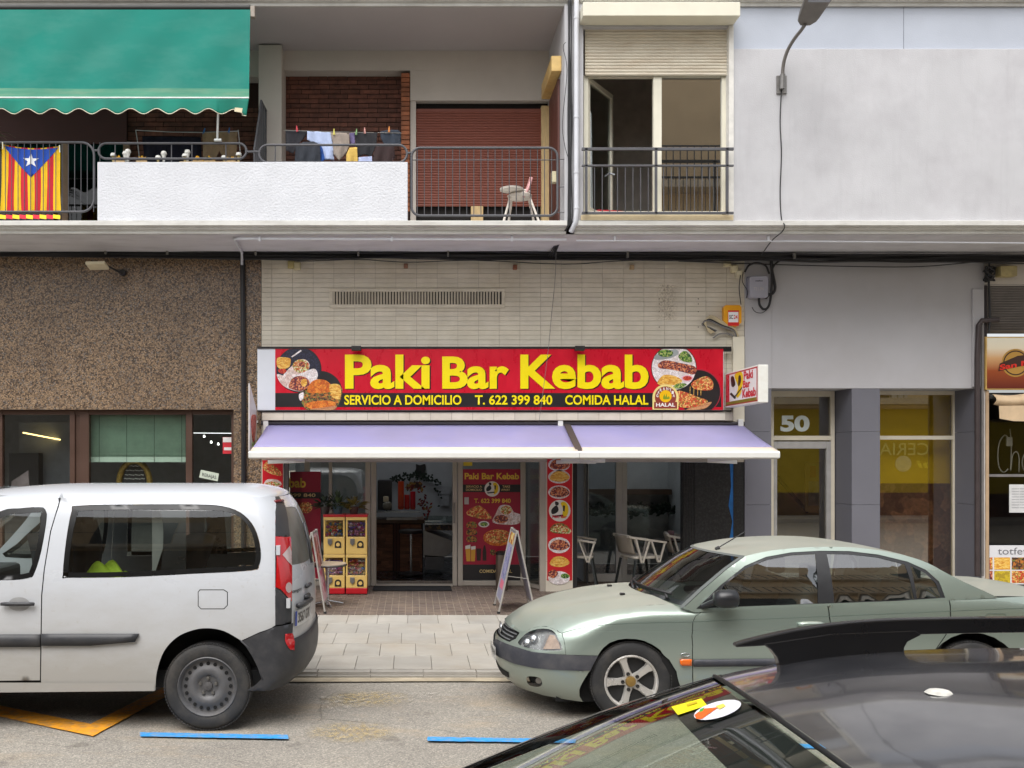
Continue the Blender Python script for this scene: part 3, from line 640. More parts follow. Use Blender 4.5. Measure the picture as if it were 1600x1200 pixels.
for a, b in ((212, 218), (372, 376)): part('post', MB().tube([P(a, 203, YL2), P((a+b)/2, 222, YL2), P(b, 250, YL2)], .006, 5), M('rack_white', (196,196,196), .5), rk)
cloth('dark_blanket', [(222,213),(314,214),(315,256),(226,256)], YL2+.05, (24,24,42), 'dark navy blanket hanging on the left drying rack')
cloth('beige_trousers', [(316,207),(371,206),(370,232),(368,254),(352,254),(343,236),(336,254),(318,254)], YL2-.03, (148,126,98), 'beige trousers with blue pegs on the left drying rack')
for px, py, Y, col, lb in ((464,201,YL,(214,60,76),'red peg on the dark shirt'), (522,206,YL,(214,206,96),'yellow peg on the taupe trousers'), (557,206,YL,(130,170,110),'green peg on the black top'), (570,204,YL,(222,160,150),'pale pink peg on the black top'), (608,202,YL,(224,140,60),'orange peg on the navy top'), (319,205,YL2,(44,120,190),'left blue peg on the beige trousers'), (358,204,YL2,(40,110,180),'right blue peg on the beige trousers')):
    c = P(px, py, Y-.03); k = random.uniform(-.25, .25)
    single('clothes_peg', MB().obox(c+Vector((.004,0,0)), (k,0,1), .04, (0,1,0), .006, (1,0,-k), .004).obox(c-Vector((.006,0,0)), (k+.18,0,1), .04, (0,1,0), .006, (1,0,-k), .004), M('peg'+str(col), col, .5), lb, 'peg', 'pegs on the clothes lines')
# leafy plant at the far left of the balcony
pl = thing('palm_plant', 'dry palm plant at the left end of the balcony behind the flag', 'plant', P(-6, 250, 12.6))
lm = MB()
for k in range(46):
    a = random.uniform(-1.2, 1.3); L = random.uniform(.25, .5); b_ = P(-12, 222, 12.6)+Vector((random.uniform(-.05, .05), random.uniform(-.1, .1), random.uniform(-.1, .1)))
    pts = [b_+Vector((math.sin(a)*L*t, -.1*t, math.cos(a)*L*t-.3*L*t*t*2)) for t in (0, .35, .7, 1)]
    for i in range(3): lm.beam(pts[i], pts[i+1], .018*(1-.3*i), .004)
part('fronds', lm, M('dry_frond', (92,88,66), .8, var=.35, vs=14), pl); part('stem', MB().tube([P(-12, 345, 12.6), P(-12, 222, 12.6)], .03, 8), M('plant_stem', (80,66,50), .9), pl)
# high chair
hc = thing('high_chair', 'white and pink plastic high chair behind the balcony railing', 'high chair', P(815, 345, 12.75)); YH = 12.75
HW = M('high_chair_plastic', (222,214,204), .4, var=.06); HP = M('high_chair_pink', (214,160,160), .5, var=.1)
for a, b, dy in ((797,787,-.12), (828,842,-.12), (800,795,.16), (826,834,.16)): part('leg', MB().tube([P(a, 309, YH+dy*.5), P(b, 346, YH+dy)], .016, 8), HW, hc, smooth=60)
part('seat', MB().lathe([(.05,0), (.155,.015), (.165,.05), (.12,.09), (.02,.07)], P(812, 312, YH), 20), HW, hc, smooth=60)
part('tray', MB().lathe([(.1,0), (.15,.012), (.155,.035), (.13,.03), (.02,.022)], P(799, 299, YH-.12), 20), HW, hc, smooth=60)
part('backrest', MB().grid(lambda u, v: P(lerp(818, 831, v)+2*math.sin(v*3), lerp(308, 277, v), YH+lerp(-.13, .13, u)*(1-.35*v))+Vector((-.02*math.sin(math.pi*u),0,0)), 8, 8), HP, hc, smooth=180, solid=.03)
part('armrest', MB().tube([P(803, 298, YH-.1), P(815, 296, YH-.13), P(827, 299, YH-.08)], .016, 8), HW, hc, smooth=60)
# ================================================================ street lamp and cables
lp = thing('street_lamp', 'grey street lamp on a curved wall arm above the white wall', 'street lamp', P(1221, 132, YR))
GAL = M('galvanised', (132,130,128), .45, metal=.5, var=.15, vs=14); LMP = M('lamp_grey', (112,108,104), .5, var=.12, vs=7)
part('wall_plate', MB().pbox(1213.5, 118, 1229.5, 146, YR-.02, YR-.001), GAL, lp, bev=.003)
part('socket', MB().tube([P(1222, 139, YR-.05), P(1223, 116, YR-.06)], .032, 10), GAL, lp, smooth=60)
xl = 4.72; q = [P(1222, 136, YR-.05), P(1223, 112, YR-.06), P(1225, 96, 12.1), P(1231, 78, 12.03), P(1241, 61, 11.92), P(1252, 47, 11.78), P(1258, 38, 11.68)]
part('arm', MB().tube(crom([tuple(p) for p in q], 5, False), .022, 10), LMP, lp, smooth=60)
hd0 = Vector((xl+.07, 11.72, 7.28)); hdir = Vector((0,-.9,.32)).normalized(); hup = Vector((0,.32,.9)).normalized()
def hsec(u, v):
    w = interp([(0,.06), (.08,.12), (.5,.165), (.9,.19), (1,.12)], u); h = interp([(0,.05), (.15,.09), (.6,.12), (1,.06)], u); a = 2*math.pi*v
    yy = math.sin(a); return hd0+hdir*(.85*u)+Vector((1,0,0))*w*math.copysign(abs(math.cos(a))**.6, math.cos(a))+hup*(h*(max(yy, -.35)*.8+.15))
part('head', MB().grid(hsec, 14, 20), LMP, lp, smooth=50)
part('lens', MB().obox(hd0+hdir*.6-hup*.035, hdir, .2, (1,0,0), .13, hup, .012), M('lens_grey', (150,156,166), .2), lp, bev=.01)
CAB = M('cable_black', (34,34,36), .6, var=.15, vs=12); CBG = M('cable_beige', (186,172,140), .6, var=.1); CGR = M('cable_grey', (120,118,116), .6)
single('lamp_cable', MB().tube(crom([tuple(p) for p in (P(1221,140,YR-.02), P(1219,190,YR-.012), P(1221,240,YR-.012), P(1219,300,YR-.012), P(1221,341,YR-.012), P(1226,352,YB-.05), P(1222,362,12.2), P(1206,376,12.3), P(1190,398,13.2))], 6, False), .007, 6), CAB, 'thin black cable dropping from the street lamp down the white wall', 'cable', smooth=180)
cb = thing('cable_bundle', 'sagging bundle of black cables running under the balcony soffit', 'cables', P(800, 400, 13.3))
def run(pts, r, m=CAB, par=cb, name='cable', wob=1.0, Y=13.32):
    pp = [tuple(P(a, b+random.uniform(-wob, wob), Y+random.uniform(-.02, .02))) for a, b in pts]
    part(name, MB().tube(crom(pp, 5, False), r, 7), m, par, smooth=180)
for k, (dy, r) in enumerate(((-3,.028), (0,.024), (2.5,.02), (5,.016), (-5,.014), (6,.009))):
    run([(a, 393+dy+(a+60)*.0068+3*math.exp(-((a-420)/160)**2)+random.uniform(-1, 1)) for a in range(-80, 1720, 75)], r, Y=13.3-.012*k)
run([(a, 392+(a+60)*.0068) for a in (215, 250, 310)], .05, name='cable_sleeve', wob=.2)
run([(390,402),(470,407),(560,405),(640,409),(740,406),(880,413),(960,409),(1080,404),(1160,406)], .006)
run([(1060,408),(1200,412),(1330,417),(1440,416),(1540,408)], .007)
for px in (166, 262, 400, 560, 700, 980, 1240): part('cable_clip', MB().box(fx(px, 13.25)-.012, fx(px, 13.25)+.012, 13.2, 13.38, fz(394+px*.0068, 13.25)-.02, fz(390+px*.0068, 13.25)+.02), M('clip_white', (120,118,112), .5), cb)
cv = thing('cable_bundle', 'twisted black cables running down beside the white downpipe', 'cables', P(890, 345, YB))
for k in range(4):
    pts = [P(888.5+k*1.6+random.uniform(-1, 1), y, YB-.0-.01*k) for y in (-6, 60, 130, 190, 260, 320, 345)]+[P(884-k, 362, 12.25), P(872-2*k, 384, 12.9), P(866-3*k, 400, 13.2)]
    part('cable', MB().tube(crom([tuple(p) for p in pts], 5, False), .011-.0015*k, 6), CAB, cv, smooth=180)
part('loop', MB().tube(crom([tuple(P(a, b, YB-.01)) for a, b in ((884,66),(880,75),(886,110),(879,190),(882,225),(889,250))], 5, False), .004, 5), CAB, cv, smooth=180)
single('dropped_wire', MB().tube(crom([tuple(P(a, b, Y)) for a, b, Y in ((869,392,13.1),(867,440,13.28),(862,490,13.28),(857,543,13.22),(850,600,13.18),(842,660,13.15))], 6, False), .0035, 5), CGR, 'thin wire hanging down over the tiles in front of the red sign', 'wire', smooth=180)
# ================================================================ ground floor: granite shopfront on the left
GY = zp(YF)
def granite():
    m, t, b, pos = newmat('brown_granite'); b.inputs['Roughness'].default_value = .32
    v = N(t, 'ShaderNodeTexVoronoi', Scale=58.0); t.links.new(pos, v.inputs['Vector']); sp = t.nodes.new('ShaderNodeSeparateColor'); t.links.new(v.outputs['Color'], sp.inputs[0])
    c = ramp(t, sp.outputs[0], [(0, lin((66,58,52))), (.2, lin((98,84,72))), (.36, lin((140,120,98))), (.6, lin((164,140,112))), (.8, lin((178,154,126))), (.93, lin((130,126,122)))])
    e = ramp(t, v.outputs['Distance'], [(.35, (1,1,1,1)), (.62, (.6,.56,.54,1))]); c = mix(t, 1.0, c, e, 'MULTIPLY')
    c = mix(t, 1.0, c, ramp(t, noise(t, pos, 130, 3), [(.3, (.6,.6,.6,1)), (.7, (1.35,1.3,1.25,1))]), 'MULTIPLY')
    c = mix(t, ramp(t, noise(t, pos, 1.3, 4), [(.45, (0,0,0,1)), (.7, (.3,)*3+(1,))]), c, lin((70,60,54)))
    t.links.new(c, b.inputs['Base Color']); return m
GRA = granite(); BRF = M('brown_aluminium', (84,62,52), .4, var=.08, vs=3, metal=.2)
g = thing('granite_shopfront', 'speckled brown granite shopfront with dark windows behind the white van', 'shopfront', (fx(180, YF), YF, GY))
jt = .004; gx = [X0, fx(-260, YF), fx(-60, YF), fx(142, YF), fx(365, YF)]; gz = [fz(640, YF), fz(553, YF), fz(470, YF), ZS-.008]
slabm = {}
for i in range(4):
    for j in range(3): part('granite_slab', MB().box(gx[i]+.0008, gx[i+1]-.0008, YF, YF+.05, gz[j]+.0008, gz[j+1]-.0008), GRA, g)
part('granite_slab', MB().box(fx(365, YF)+.0008, fx(408, YF), YF-.001, YF+.14, GY-.02, ZS-.008), GRA, g)
part('soffit_lintel', MB().box(X0, fx(365, YF)-.001, YF+.051, YF+.5, fz(640, YF)+.002, ZS-.01), BRF, g)
YWn = YF+.14; fr = MB(); zt = fz(640, YF)
for a, b in ((-120,-104), (0,5), (110,118), (126,140), (291,301), (362,369)): fr.box(fx(a, YWn), fx(b, YWn), YWn-.03, YWn+.06, GY, zt)
fr.box(X0, fx(369, YWn), YWn-.02, YWn+.05, fz(648, YWn), zt-.001); fr.box(fx(118, YWn), fx(126, YWn), YWn, YWn+.05, GY, zt-.002); fr.box(X0, fx(369, YWn), YWn-.02, YWn+.05, GY, GY+.35)
part('window_frame', fr, BRF, g, bev=.004)
SG = glass('shop_glass', (236,240,237), 1.2, base=.06)
for a, b in ((-104,0), (5,110), (140,291), (301,362)): part('pane', MB().box(fx(a, YWn), fx(b, YWn), YWn+.01, YWn+.016, GY+.35, fz(648, YWn)), SG, g)
def room(xa, xb, y0, y1, z0, z1, mat, par, name='room', fl=None):
    part(name, MB().add([(xa,y0,z0),(xb,y0,z0),(xb,y1,z0),(xa,y1,z0),(xa,y0,z1),(xb,y0,z1),(xb,y1,z1),(xa,y1,z1)], [(4,7,6,5),(3,2,6,7),(0,3,7,4),(1,5,6,2)]), mat, par, norm=False)
    part(name+'_floor', MB().add([(xa,y0,z0-.003),(xb,y0,z0-.003),(xb,y1,z0-.003),(xa,y1,z0-.003)], [(0,1,2,3)]), fl or mat, par, norm=False)
room(X0, fx(369, YWn), YWn+.1, YWn+3.2, GY, 3.2, M('office_wall', (136,138,140), .8), g)
part('glass_partition', MB().pbox(30, 660, 109, 800, YWn+1.4, YWn+1.43), M('partition_grey', (120,126,136), .5), g)
part('dark_cabinet', MB().pbox(14, 708, 60, 800, YWn+1.2, YWn+1.38), M('cabinet_dark', (34,34,38), .5), g)
part('strip_lamp', MB().beam(P(36, 676, YWn+1.1), P(109, 690, YWn+1.5), .04, .018), emit('strip_lamp_light', (240,206,130), 3), g)
part('ceiling_rail', MB().beam(P(300, 676.5, YWn+1.2), P(362, 677, YWn+1.2), .02, .008), emit('rail_light', (226,230,230), 2), g)
for a, b in ((319, 682), (330, 691), (341, 694)): part('spot_lamp', MB().lathe([(.0,-.014), (.016,-.014), (.012,.02), (0,.022)], P(a, b, YWn+1.3), 10), emit('spot_light', (240,240,236), 4), g, smooth=60)
BL = M('blind_green', (190,214,198), .6, var=.05); blp = part('blind_rail', MB().pbox(141, 714, 290, 722, YWn+.1, YWn+.13), BL, g)
bm_ = MB().box(fx(142, YWn+.1), fx(289, YWn+.1), YWn+.1, YWn+.125, 0, .003).mesh('blind_slat'); bm_.materials.append(BL)
for k in range(30):
    o = inst('blind_slat', bm_, (0, 0, fz(713, YWn+.1)+k*.0197), blp); o.location.y = (YWn+.11)-(YWn+.11)*math.cos(0); 
part('blind_backing', MB().pbox(141, 648, 290, 715, YWn+.135, YWn+.138), M('blind_back', (176,204,188), .8), g)
for px in (155, 198, 241, 284): part('blind_cord', MB().tube([P(px, 649, YWn+.095), P(px, 722, YWn+.095)], .003, 4), M('cord_dark', (60,74,70), .8), g)
mir = thing('ornate_mirror', 'oval gilt framed blackboard standing behind the granite shop window', 'frame', P(210, 790, YWn+.3)); Yq = YWn+.3
part('frame', MB().tube([P(210+24*math.cos(a), 756+36*math.sin(a), Yq) for a in [i*2*math.pi/40 for i in range(40)]], .045, 8, closed=True), M('gilt', (150,124,58), .4, metal=.5, var=.4, vs=30, bs=25, bst=.8), mir, smooth=180)
part('board', MB().pflat(circ(210, 756, 22, 30, 34), Yq+.01), M('slate_black', (24,24,28), .6), mir)
for k, (y, w) in enumerate(((728, 10), (735, 14), (742, 15), (748, 16))): ptext('~~-~-~', 210-w, y-1.2, 210+w, y+1.2, Yq-.004, M('chalk', (190,190,186), .9), mir)
pb = single('poster_board', MB().pflat([(18,752),(44,735),(48,800),(14,800)], YWn+.2, .02), M('poster_muted', (120,110,112), .7, var=.3, vs=6), 'leaning grey pink poster inside the left granite shop window', 'poster')
rb = thing('sale_card', 'tilted pale green handwritten sale card in the granite shop window', 'card', P(326, 750, YWn))
part('card', MB().pflat([(314,734),(342,740),(340,752),(311,746)], YWn+.004, .003), M('card_green', (196,206,190), .7), rb)
text('REBAJAS', 0, 1, 0, 1, 0, M('ink', (52,58,58), .8), rb, bold=.01, fn=lambda x, z: P(316+22*x-0*z, 745.5+5*x-7*z, YWn+.003))
sk = thing('alarm_sticker', 'red and white alarm sticker at the right edge of the granite shop window', 'sticker', P(356, 700, YWn))
part('sheet', MB().pbox(348, 683, 362, 709, YWn+.003, YWn+.006), M('sticker_red', (190,36,48), .5), sk); part('panel', MB().pbox(348.3, 683.3, 361.7, 691, YWn+.001, YWn+.003), M('sticker_white', (214,212,210), .5), sk)
part('panel', MB().pbox(350, 699, 361.5, 703.5, YWn+.001, YWn+.003), M('sticker_white', (214,212,210), .5), sk)
# floodlight on the granite
fd = thing('floodlight', 'cream floodlight on a black arm high on the granite wall', 'floodlight', P(165, 415, 13.2))
part('head', MB().obox(P(152, 415, 12.9), (1,0,.03), .13, (0,1,-.25), .1, (0,.25,1), .02), M('flood_cream', (206,196,168), .4), fd, bev=.01)
part('arm', MB().tube([P(167, 415, 13.0), P(190, 427, 13.25)], .014, 8), CAB, fd, smooth=60); part('mount', MB().lathe([(.0,-.06), (.045,-.06), (.045,0)], P(193, 427, 13.39), 12, 'y'), CAB, fd, smooth=60)
single('drainpipe', MB().tube([P(379, 404, YF-.045), P(380.5, 560, YF-.045), P(381, 640, YF-.045), P(380.5, 900, YF-.045)], .036, 12), M('pipe_black', (34,33,36), .35, var=.1), 'black drainpipe down the granite pillar beside the red sign', 'pipe', smooth=60)
# ================================================================ kebab shop: tiled wall
TL = M('cream_tile', (214,207,191), .38, var=.06, vs=4, vary=.07, dirt=((176,164,140), .45, 1.3)); GRT = M('tile_joint', (168,160,146), .95)
ks = thing('kebab_shopfront', 'cream tiled kebab shopfront with glass doors under the lavender awning', 'shopfront', (fx(780, YF), YF, GY))
xa, xb = fx(408.5, YF), fx(1163, YF)
tw_ = part('tiled_wall', MB().box(xa, xb, YF+.008, YF+.4, fz(722, YF), ZS-.01), GRT, ks)
tW, tH = 32.3*YF/F, 7.42*YF/F
tm = MB().box(0, tW-.004, 0, .012, 0, tH-.004).mesh('tile'); tm.materials.append(TL)
vis = []; hid = MB()
for j in range(44):
    z = ZS-.012-(j+1)*tH
    if z < fz(722, YF): break
    for i in range(24):
        x = xa+.003+(i-.5)*tW
        l = max(x, xa+.002); r = min(x+tW-.004, xb-.002)
        if r-l < .03: continue
        py = CY-(z-CAMH)*F/YF
        if 404 < py < 546 and len(vis) < 300 and r-l > tW*.8 and (py > 412): vis.append((l, z))
        else: hid.box(l, r, YF+random.uniform(-.001, .001), YF+.012, z, z+tH-.004)
for x, z in vis: inst('tile', tm, (x, YF+random.uniform(-.0015, .0015), z), tw_, rot=(random.uniform(-.004, .004), 0, 0))
part('tiles', hid, TL, tw_, kind='stuff', norm=False)
# rust marks and screw holes left by an old sign
RST = worn('rust_stain', (158,136,100), 40, .45, .8)
for a, b in ((1030, 1052), ): part('rust_stain', MB().add([P(1024,445,YF-.004), P(1060,445,YF-.004), P(1060,500,YF-.004), P(1024,500,YF-.004)], [(0,1,2,3)]), RST, ks)
for px in (1030, 1091):
    for py in (467, 475, 487, 511): part('screw_hole', MB().lathe([(0,-.004), (.007,-.004), (.007,.0)], P(px, py, YF-.001), 8, 'y'), M('screw_dark', (70,58,48), .8), ks)
# vent
vt = thing('vent_grille', 'long cream ventilation grille with upright slats set in the tiled wall', 'vent', P(652, 480, YF)); VC = M('vent_cream', (206,198,180), .5)
f = MB(); YV = YF-.02
for q in ((515,451,789,455.5), (515,475.5,789,481), (515,455.5,520,475.5), (784,455.5,789,475.5)): f.pbox(*q, YV, YF)
part('frame', f, VC, vt, bev=.003); part('duct', MB().pbox(520, 455, 784, 476, YF-.004, YF-.002), M('duct_dark', (52,46,40), .9), vt)
for k in range(57): part('slat', MB().obox(P(522+4.6*k, 465.5, YF-.011), (1,.7,0), .014, (-.7,1,0), .0025, (0,0,1), .09), VC, vt)
# small boxes and stubs under the cables
for px, py, col, nm, lb in ((455, 413, (186,172,120), 'junction_box', 'cream junction box high on the tiles near the granite'), (464, 415, (206,196,160), 'junction_box', 'paler junction box right of the first on the tiles'), (634, 415, (150,110,90), 'wall_socket', 'small rusty wall fitting above the vent'), (805, 417, (140,90,66), 'wall_socket', 'small rusty wall fitting right of the vent'), (988, 417, (180,156,120), 'wall_socket', 'broken beige wall fitting below the cables'), (1137, 410, (196,186,150), 'junction_box', 'square cream junction box near the grey telecom box'), (1148, 420, (206,196,162), 'junction_box', 'lower cream junction box near the grey telecom box'), (1155, 428, (212,204,176), 'junction_box', 'small round edged box beside the grey pillar')):
    k = 1.0 if nm == 'junction_box' else .6
    t = thing(nm, lb, 'wall box', P(px, py, YF), 'small boxes under the cables')
    m_ = M('boxcol'+str(col), col, .6, var=.12); part('body', MB().pbox(px-5.5*k, py-6*k, px+5.5*k, py+6*k, YF-.05, YF-.002), m_, t, bev=.006); part('cover', MB().pbox(px-4*k, py-4.5*k, px+4*k, py+4.5*k, YF-.058, YF-.051), m_, t, bev=.003)
# ---------------- red sign
sg = thing('shop_sign', 'long red shop sign with yellow lettering and round food pictures', 'sign', P(780, 641, YF)); YS = YF-.13
def flatmat(n, c, r=.35): return M(n, c, r, var=.03, vs=3)
part('box', MB().pbox(402, 543, 1131, 641.5, YS+.004, YF-.01), flatmat('sign_white', (214,218,226)), sg, bev=.006)
REDP = M('sign_red', (200,14,42), .3, var=.08, vs=2.5, vec=(3,1,1.5)); part('red_panel', MB().pbox(430, 545, 1130, 640.5, YS, YS+.004), REDP, sg)
BLK = flatmat('sign_black', (34,32,34)); part('black_band', MB().pbox(430, 614, 1127, 636, YS-.002, YS), BLK, sg)
part('top_rail', MB().pbox(402, 541.5, 1143, 544.5, YS-.012, YS+.05), BLK, sg); part('bottom_rail', MB().pbox(402, 641, 1143, 643, YS-.01, YS+.05), BLK, sg); part('side_tab', MB().pbox(1130, 544.6, 1143, 549, YS, YS+.05), BLK, sg)
for a in (549, 899): part('lamp', MB().pbox(a, 540, a+15, 547.5, YS-.16, YS-.06), M('lamp_black', (40,38,38), .4), sg, bev=.006)
YLL = M('letter_yellow', (246,224,8), .35, var=.03)
SHD = flatmat('letter_shadow', (46,22,26))
for w, a, c, b in (('Paki', 539, 672, 554), ('Bar', 691, 795, 557), ('Kebab', 813, 1013.5, 554)):
    ptext(w, a+1.5, b+1.2, c+2, 609.2, YS-.0025, SHD, sg, bold=.03, name='letter_shadow'); ptext(w, a, b, c, 608, YS-.005, YLL, sg, bold=.03)
for w, a, c in (('SERVICIO A DOMICILIO', 538, 721), ('T. 622 399 840', 742, 863), ('COMIDA HALAL', 883, 1013)): ptext(w, a, 617.2, c, 632.5, YS-.004, YLL, sg, bold=.022)
# printed pictures, flat layers on the panel
def pr(pts, k, mat, par=sg, Y=None, name='picture'): return part(name, MB().pflat(pts, (YS if Y is None else Y)-.0025-.0006*k, .0005), mat, par)
def clip(pts, y0=545.2, y1=640.3): return [(a, min(max(b, y0), y1)) for a, b in pts]
NAV = cells('print_navy', [(30,30,52), (44,44,70), (26,26,44)], 60); DRK = cells('print_dark', [(26,28,28), (34,38,36), (18,20,20)], 60)
BREAD = cells('print_bread', [(226,206,198), (240,228,226), (214,186,176)], 22); SAL = cells('print_salad', [(226,218,150), (130,150,60), (214,120,60), (236,226,190), (196,70,40)], 75)
MEAT = cells('print_meat', [(150,60,50), (206,120,70), (110,40,44), (226,150,110), (90,40,60)], 60); BUN = cells('print_bun', [(214,112,30), (196,92,24), (228,136,46)], 26); FRY = cells('print_fries', [(236,180,72), (214,146,50), (246,206,110)], 55, vec=(.5,1,2))
PIZ = cells('print_pizza', [(226,160,80), (214,90,50), (240,196,120), (196,60,40), (150,120,50)], 60); GREEN = cells('print_green', [(60,110,40), (120,160,60), (30,70,40), (180,190,110)], 75); PINKW = cells('print_plate', [(226,214,212), (240,232,232)], 20)
TOM = cells('print_tomato', [(196,50,36), (170,36,34), (214,90,50)], 60); BURG = cells('print_burger', [(90,60,36), (150,96,46), (60,44,36), (196,120,50), (120,130,60)], 50); WOOD = cells('print_wood', [(206,150,104), (190,130,88)], 20, vec=(.4,1,2))
pr(clip(circ(467, 577.5, 35.5, 40)), 1, BLK); pr(clip(circ(466.5, 577.5, 34.3, 40)), 2, NAV); pr([(455,557),(470,546.5),(471.5,548.5),(456.5,558.5)], 3, PINKW)
pr(crom([(433,560),(440,558),(453,560),(454,567),(451,574),(440,577),(433,572)], 4), 3, FRY); pr(crom([(434,578),(444,576),(448,581),(440,584)], 4), 4, TOM)
pr(crom([(432.6,585),(445,588),(470,600),(496,592),(486,606),(468,611.5),(450,607),(438,598)], 4), 3, BREAD); pr(crom([(440,590),(458,570),(474,561),(484,570),(476,584),(452,594)], 4), 4, BREAD); pr(circ(470, 572, 13, 20, 10.5), 5, SAL); pr(circ(472, 569, 6, 14, 4.5), 6, MEAT)
pr(crom([(462,590),(474,582),(490,576),(496,582),(495,592),(484,601),(468,606)], 4), 6, PINKW); pr(crom([(451,604),(456,592),(466,587.5),(478,590),(484,598),(480,607),(468,611),(456,608)], 4), 7, MEAT); pr(circ(475, 598, 5, 14, 6), 8, FRY)
pr(clip(circ(500.5, 614, 34.5, 40)), 1.4, BLK); pr(crom([(468,618),(473,611),(484,606),(530,604),(534,617),(530,630),(522,640),(500,640.2),(478,639)], 4), 3, BURG, name='picture')
pr(crom([(481,613),(484,600),(494,593),(508,594),(518,602),(521,611),(502,614)], 4), 8.5, BUN); pr(crom([(478,631),(500,626),(520,627),(524,633),(512,639),(486,639)], 4), 9, BUN); pr(crom([(515,602),(530,601),(533,613),(530,624),(519,620)], 4), 9.5, FRY); pr(crom([(484,639.5),(510,636),(526,634),(521,640.2),(500,640.3)], 4), 10, WOOD); pr(crom([(467,617),(474,613),(474,622),(469,626)], 4), 9.7, PINKW)
pr(clip(circ(1053, 574.5, 35.5, 40)), 1, BLK); pr(clip(circ(1053, 574.5, 34.5, 40)), 2, PINKW); pr(clip(crom([(1024,555),(1040,549),(1056,546),(1060,553),(1046,560),(1024,562)], 4)), 3, M('print_greyplate', (150,156,156), .4)); pr(clip(circ(1040, 552, 12, 18, 6)), 4, GREEN); pr(clip(crom([(1060,556),(1070,548),(1080,557),(1080,566),(1066,564)], 4)), 4, GREEN)
pr(crom([(1029,568),(1040,563),(1062,567),(1086,573),(1085,585),(1066,581),(1046,577),(1030,575)], 4), 5, MEAT); pr(crom([(1027,598),(1037,586),(1056,588),(1066,596),(1052,602),(1034,602)], 4), 5, FRY); pr(circ(1074, 591, 9, 18, 5), 5, M('print_pinkrim', (222,170,184), .4)); pr(circ(1074, 591, 7, 18, 3.6), 6, TOM); pr(crom([(1052,604),(1060,599),(1073,600),(1066,606),(1056,607)], 4), 7, GREEN)
pr(clip(circ(1091.5, 612, 35.3, 40)), .8, flatmat('sign_pinkrim', (170,40,60))); pr(clip(circ(1091, 612.5, 34.3, 40)), 1.2, BLK); pr(crom([(1080,600),(1090,592),(1104,588),(1113,595),(1114,607),(1104,610),(1086,608)], 4), 5, PIZ); pr(crom([(1058,612),(1072,613),(1092,621),(1106,626),(1098,632),(1080,637),(1060,634)], 4), 5, PIZ); pr(crom([(1072,640),(1096,632),(1112,628),(1104,637),(1092,640)], 4), 4, WOOD)
for a in (1078, 1084, 1090, 1095): pr([(a,604),(a+.8,604),(a+.4,618),(a-.4,618)], 6, FRY)
CRM = flatmat('badge_cream', (236,216,138)); BRD = flatmat('badge_brown', (140,60,50))
pr([(1019.5,640),(1019.5,628)]+[(1040+20.5*math.cos(a), 621-20.5*math.sin(a)) for a in [math.pi-i*math.pi/16 for i in range(17)]]+[(1060,628),(1060,640)], 12, CRM)
pr(circ(1040, 620.5, 16.8, 26), 13, BRD); pr([(1022,628),(1058,628),(1058,638.5),(1022,638.5)], 14, BRD); pr(circ(1040, 619, 9.6, 22), 15, flatmat('badge_yellow', (238,186,16))); pr(crom([(1036,622),(1038,616),(1040,620),(1041,615),(1043,621),(1045,619),(1046,623),(1038,624)], 3), 16, flatmat('badge_green', (130,150,40)))
ptext('HALAL', 1025, 629.5, 1055, 635.4, YS-.0125, flatmat('badge_white', (236,232,226)), sg, bold=.03)
for i, ch in enumerate('GARANTIA'):
    a = math.radians(172-i*23.4); cx_, cy_ = 1040+13*math.cos(a), 620-13*math.sin(a); ptext(ch, cx_-1.7, cy_-2.4, cx_+1.7, cy_+2.4, YS-.0125, flatmat('badge_white', (236,232,226)), sg, bold=.03)
lf = part('lower_fascia', MB().pbox(409, 644.5, 1145, 657, YF-.115, YF-.001), GRT, ks)
lm_ = MB().box(0, 32.3*YF/F-.004, 0, .01, 0, .105).mesh('tile'); lm_.materials.append(TL)
for k in range(22): inst('tile', lm_, (fx(410, YF-.12)+k*32.6*YF/F, YF-.121, fz(656.3, YF-.12)), lf)
# ---------------- lavender awning
av = thing('lavender_awning', 'wide faded lavender awning with white front bar over the kebab shop', 'awning', P(800, 715, 12.3)); YA, YAF = YF-.06, 12.2
LAV = canvas_mat('lavender_canvas', (184,178,217), ((166,166,224), .5, .9)); CRE = M('canvas_cream', (214,200,184), .8, var=.06, vs=2)
def awf(a0, a1, b0, b1, v0, v1, mat, name):
    def gg(u, v):
        v = lerp(v0, v1, v); q = P(lerp(lerp(a0, a1, u), lerp(b0, b1, u), v), lerp(664, 704.5, v)+(1.6*math.sin(math.pi*v)+.4*math.sin(u*(23 if a0 < 500 else 15)+2*v)*v*math.sin(math.pi*min(1, v*1.05)))*1.0, lerp(YA, YAF, v)); return q
    part(name, MB().grid(gg, 40, 10), mat, av, smooth=180, solid=.003)
for a0, a1, b0, b1 in ((418, 884, 391, 903), (889, 1160, 910, 1216)):
    awf(a0, a1, b0, b1, 0, .84, LAV, 'canvas'); awf(a0, a1, b0, b1, .84, 1, CRE, 'border')
WB = M('bar_enamel', (226,226,222), .35, var=.04, vs=5); fb = MB(); pr_ = [(0,.0), (-.05,.015), (-.055,.08), (-.03,.1), (.03,.098), (.035,.0)]
for a, b in ((388, 905), (905.4, 1219)):
    x0_, x1_ = fx(a, YAF-.05), fx(b, YAF-.05); zb_ = fz(717, YAF-.05)
    fb.add([(x0_, YAF+p, zb_+q) for p, q in pr_]+[(x1_, YAF+p, zb_+q) for p, q in pr_], [(0,1,2,3,4,5), (11,10,9,8,7,6)]+[(i, 6+i, 6+(i+1) % 6, (i+1) % 6) for i in range(6)])

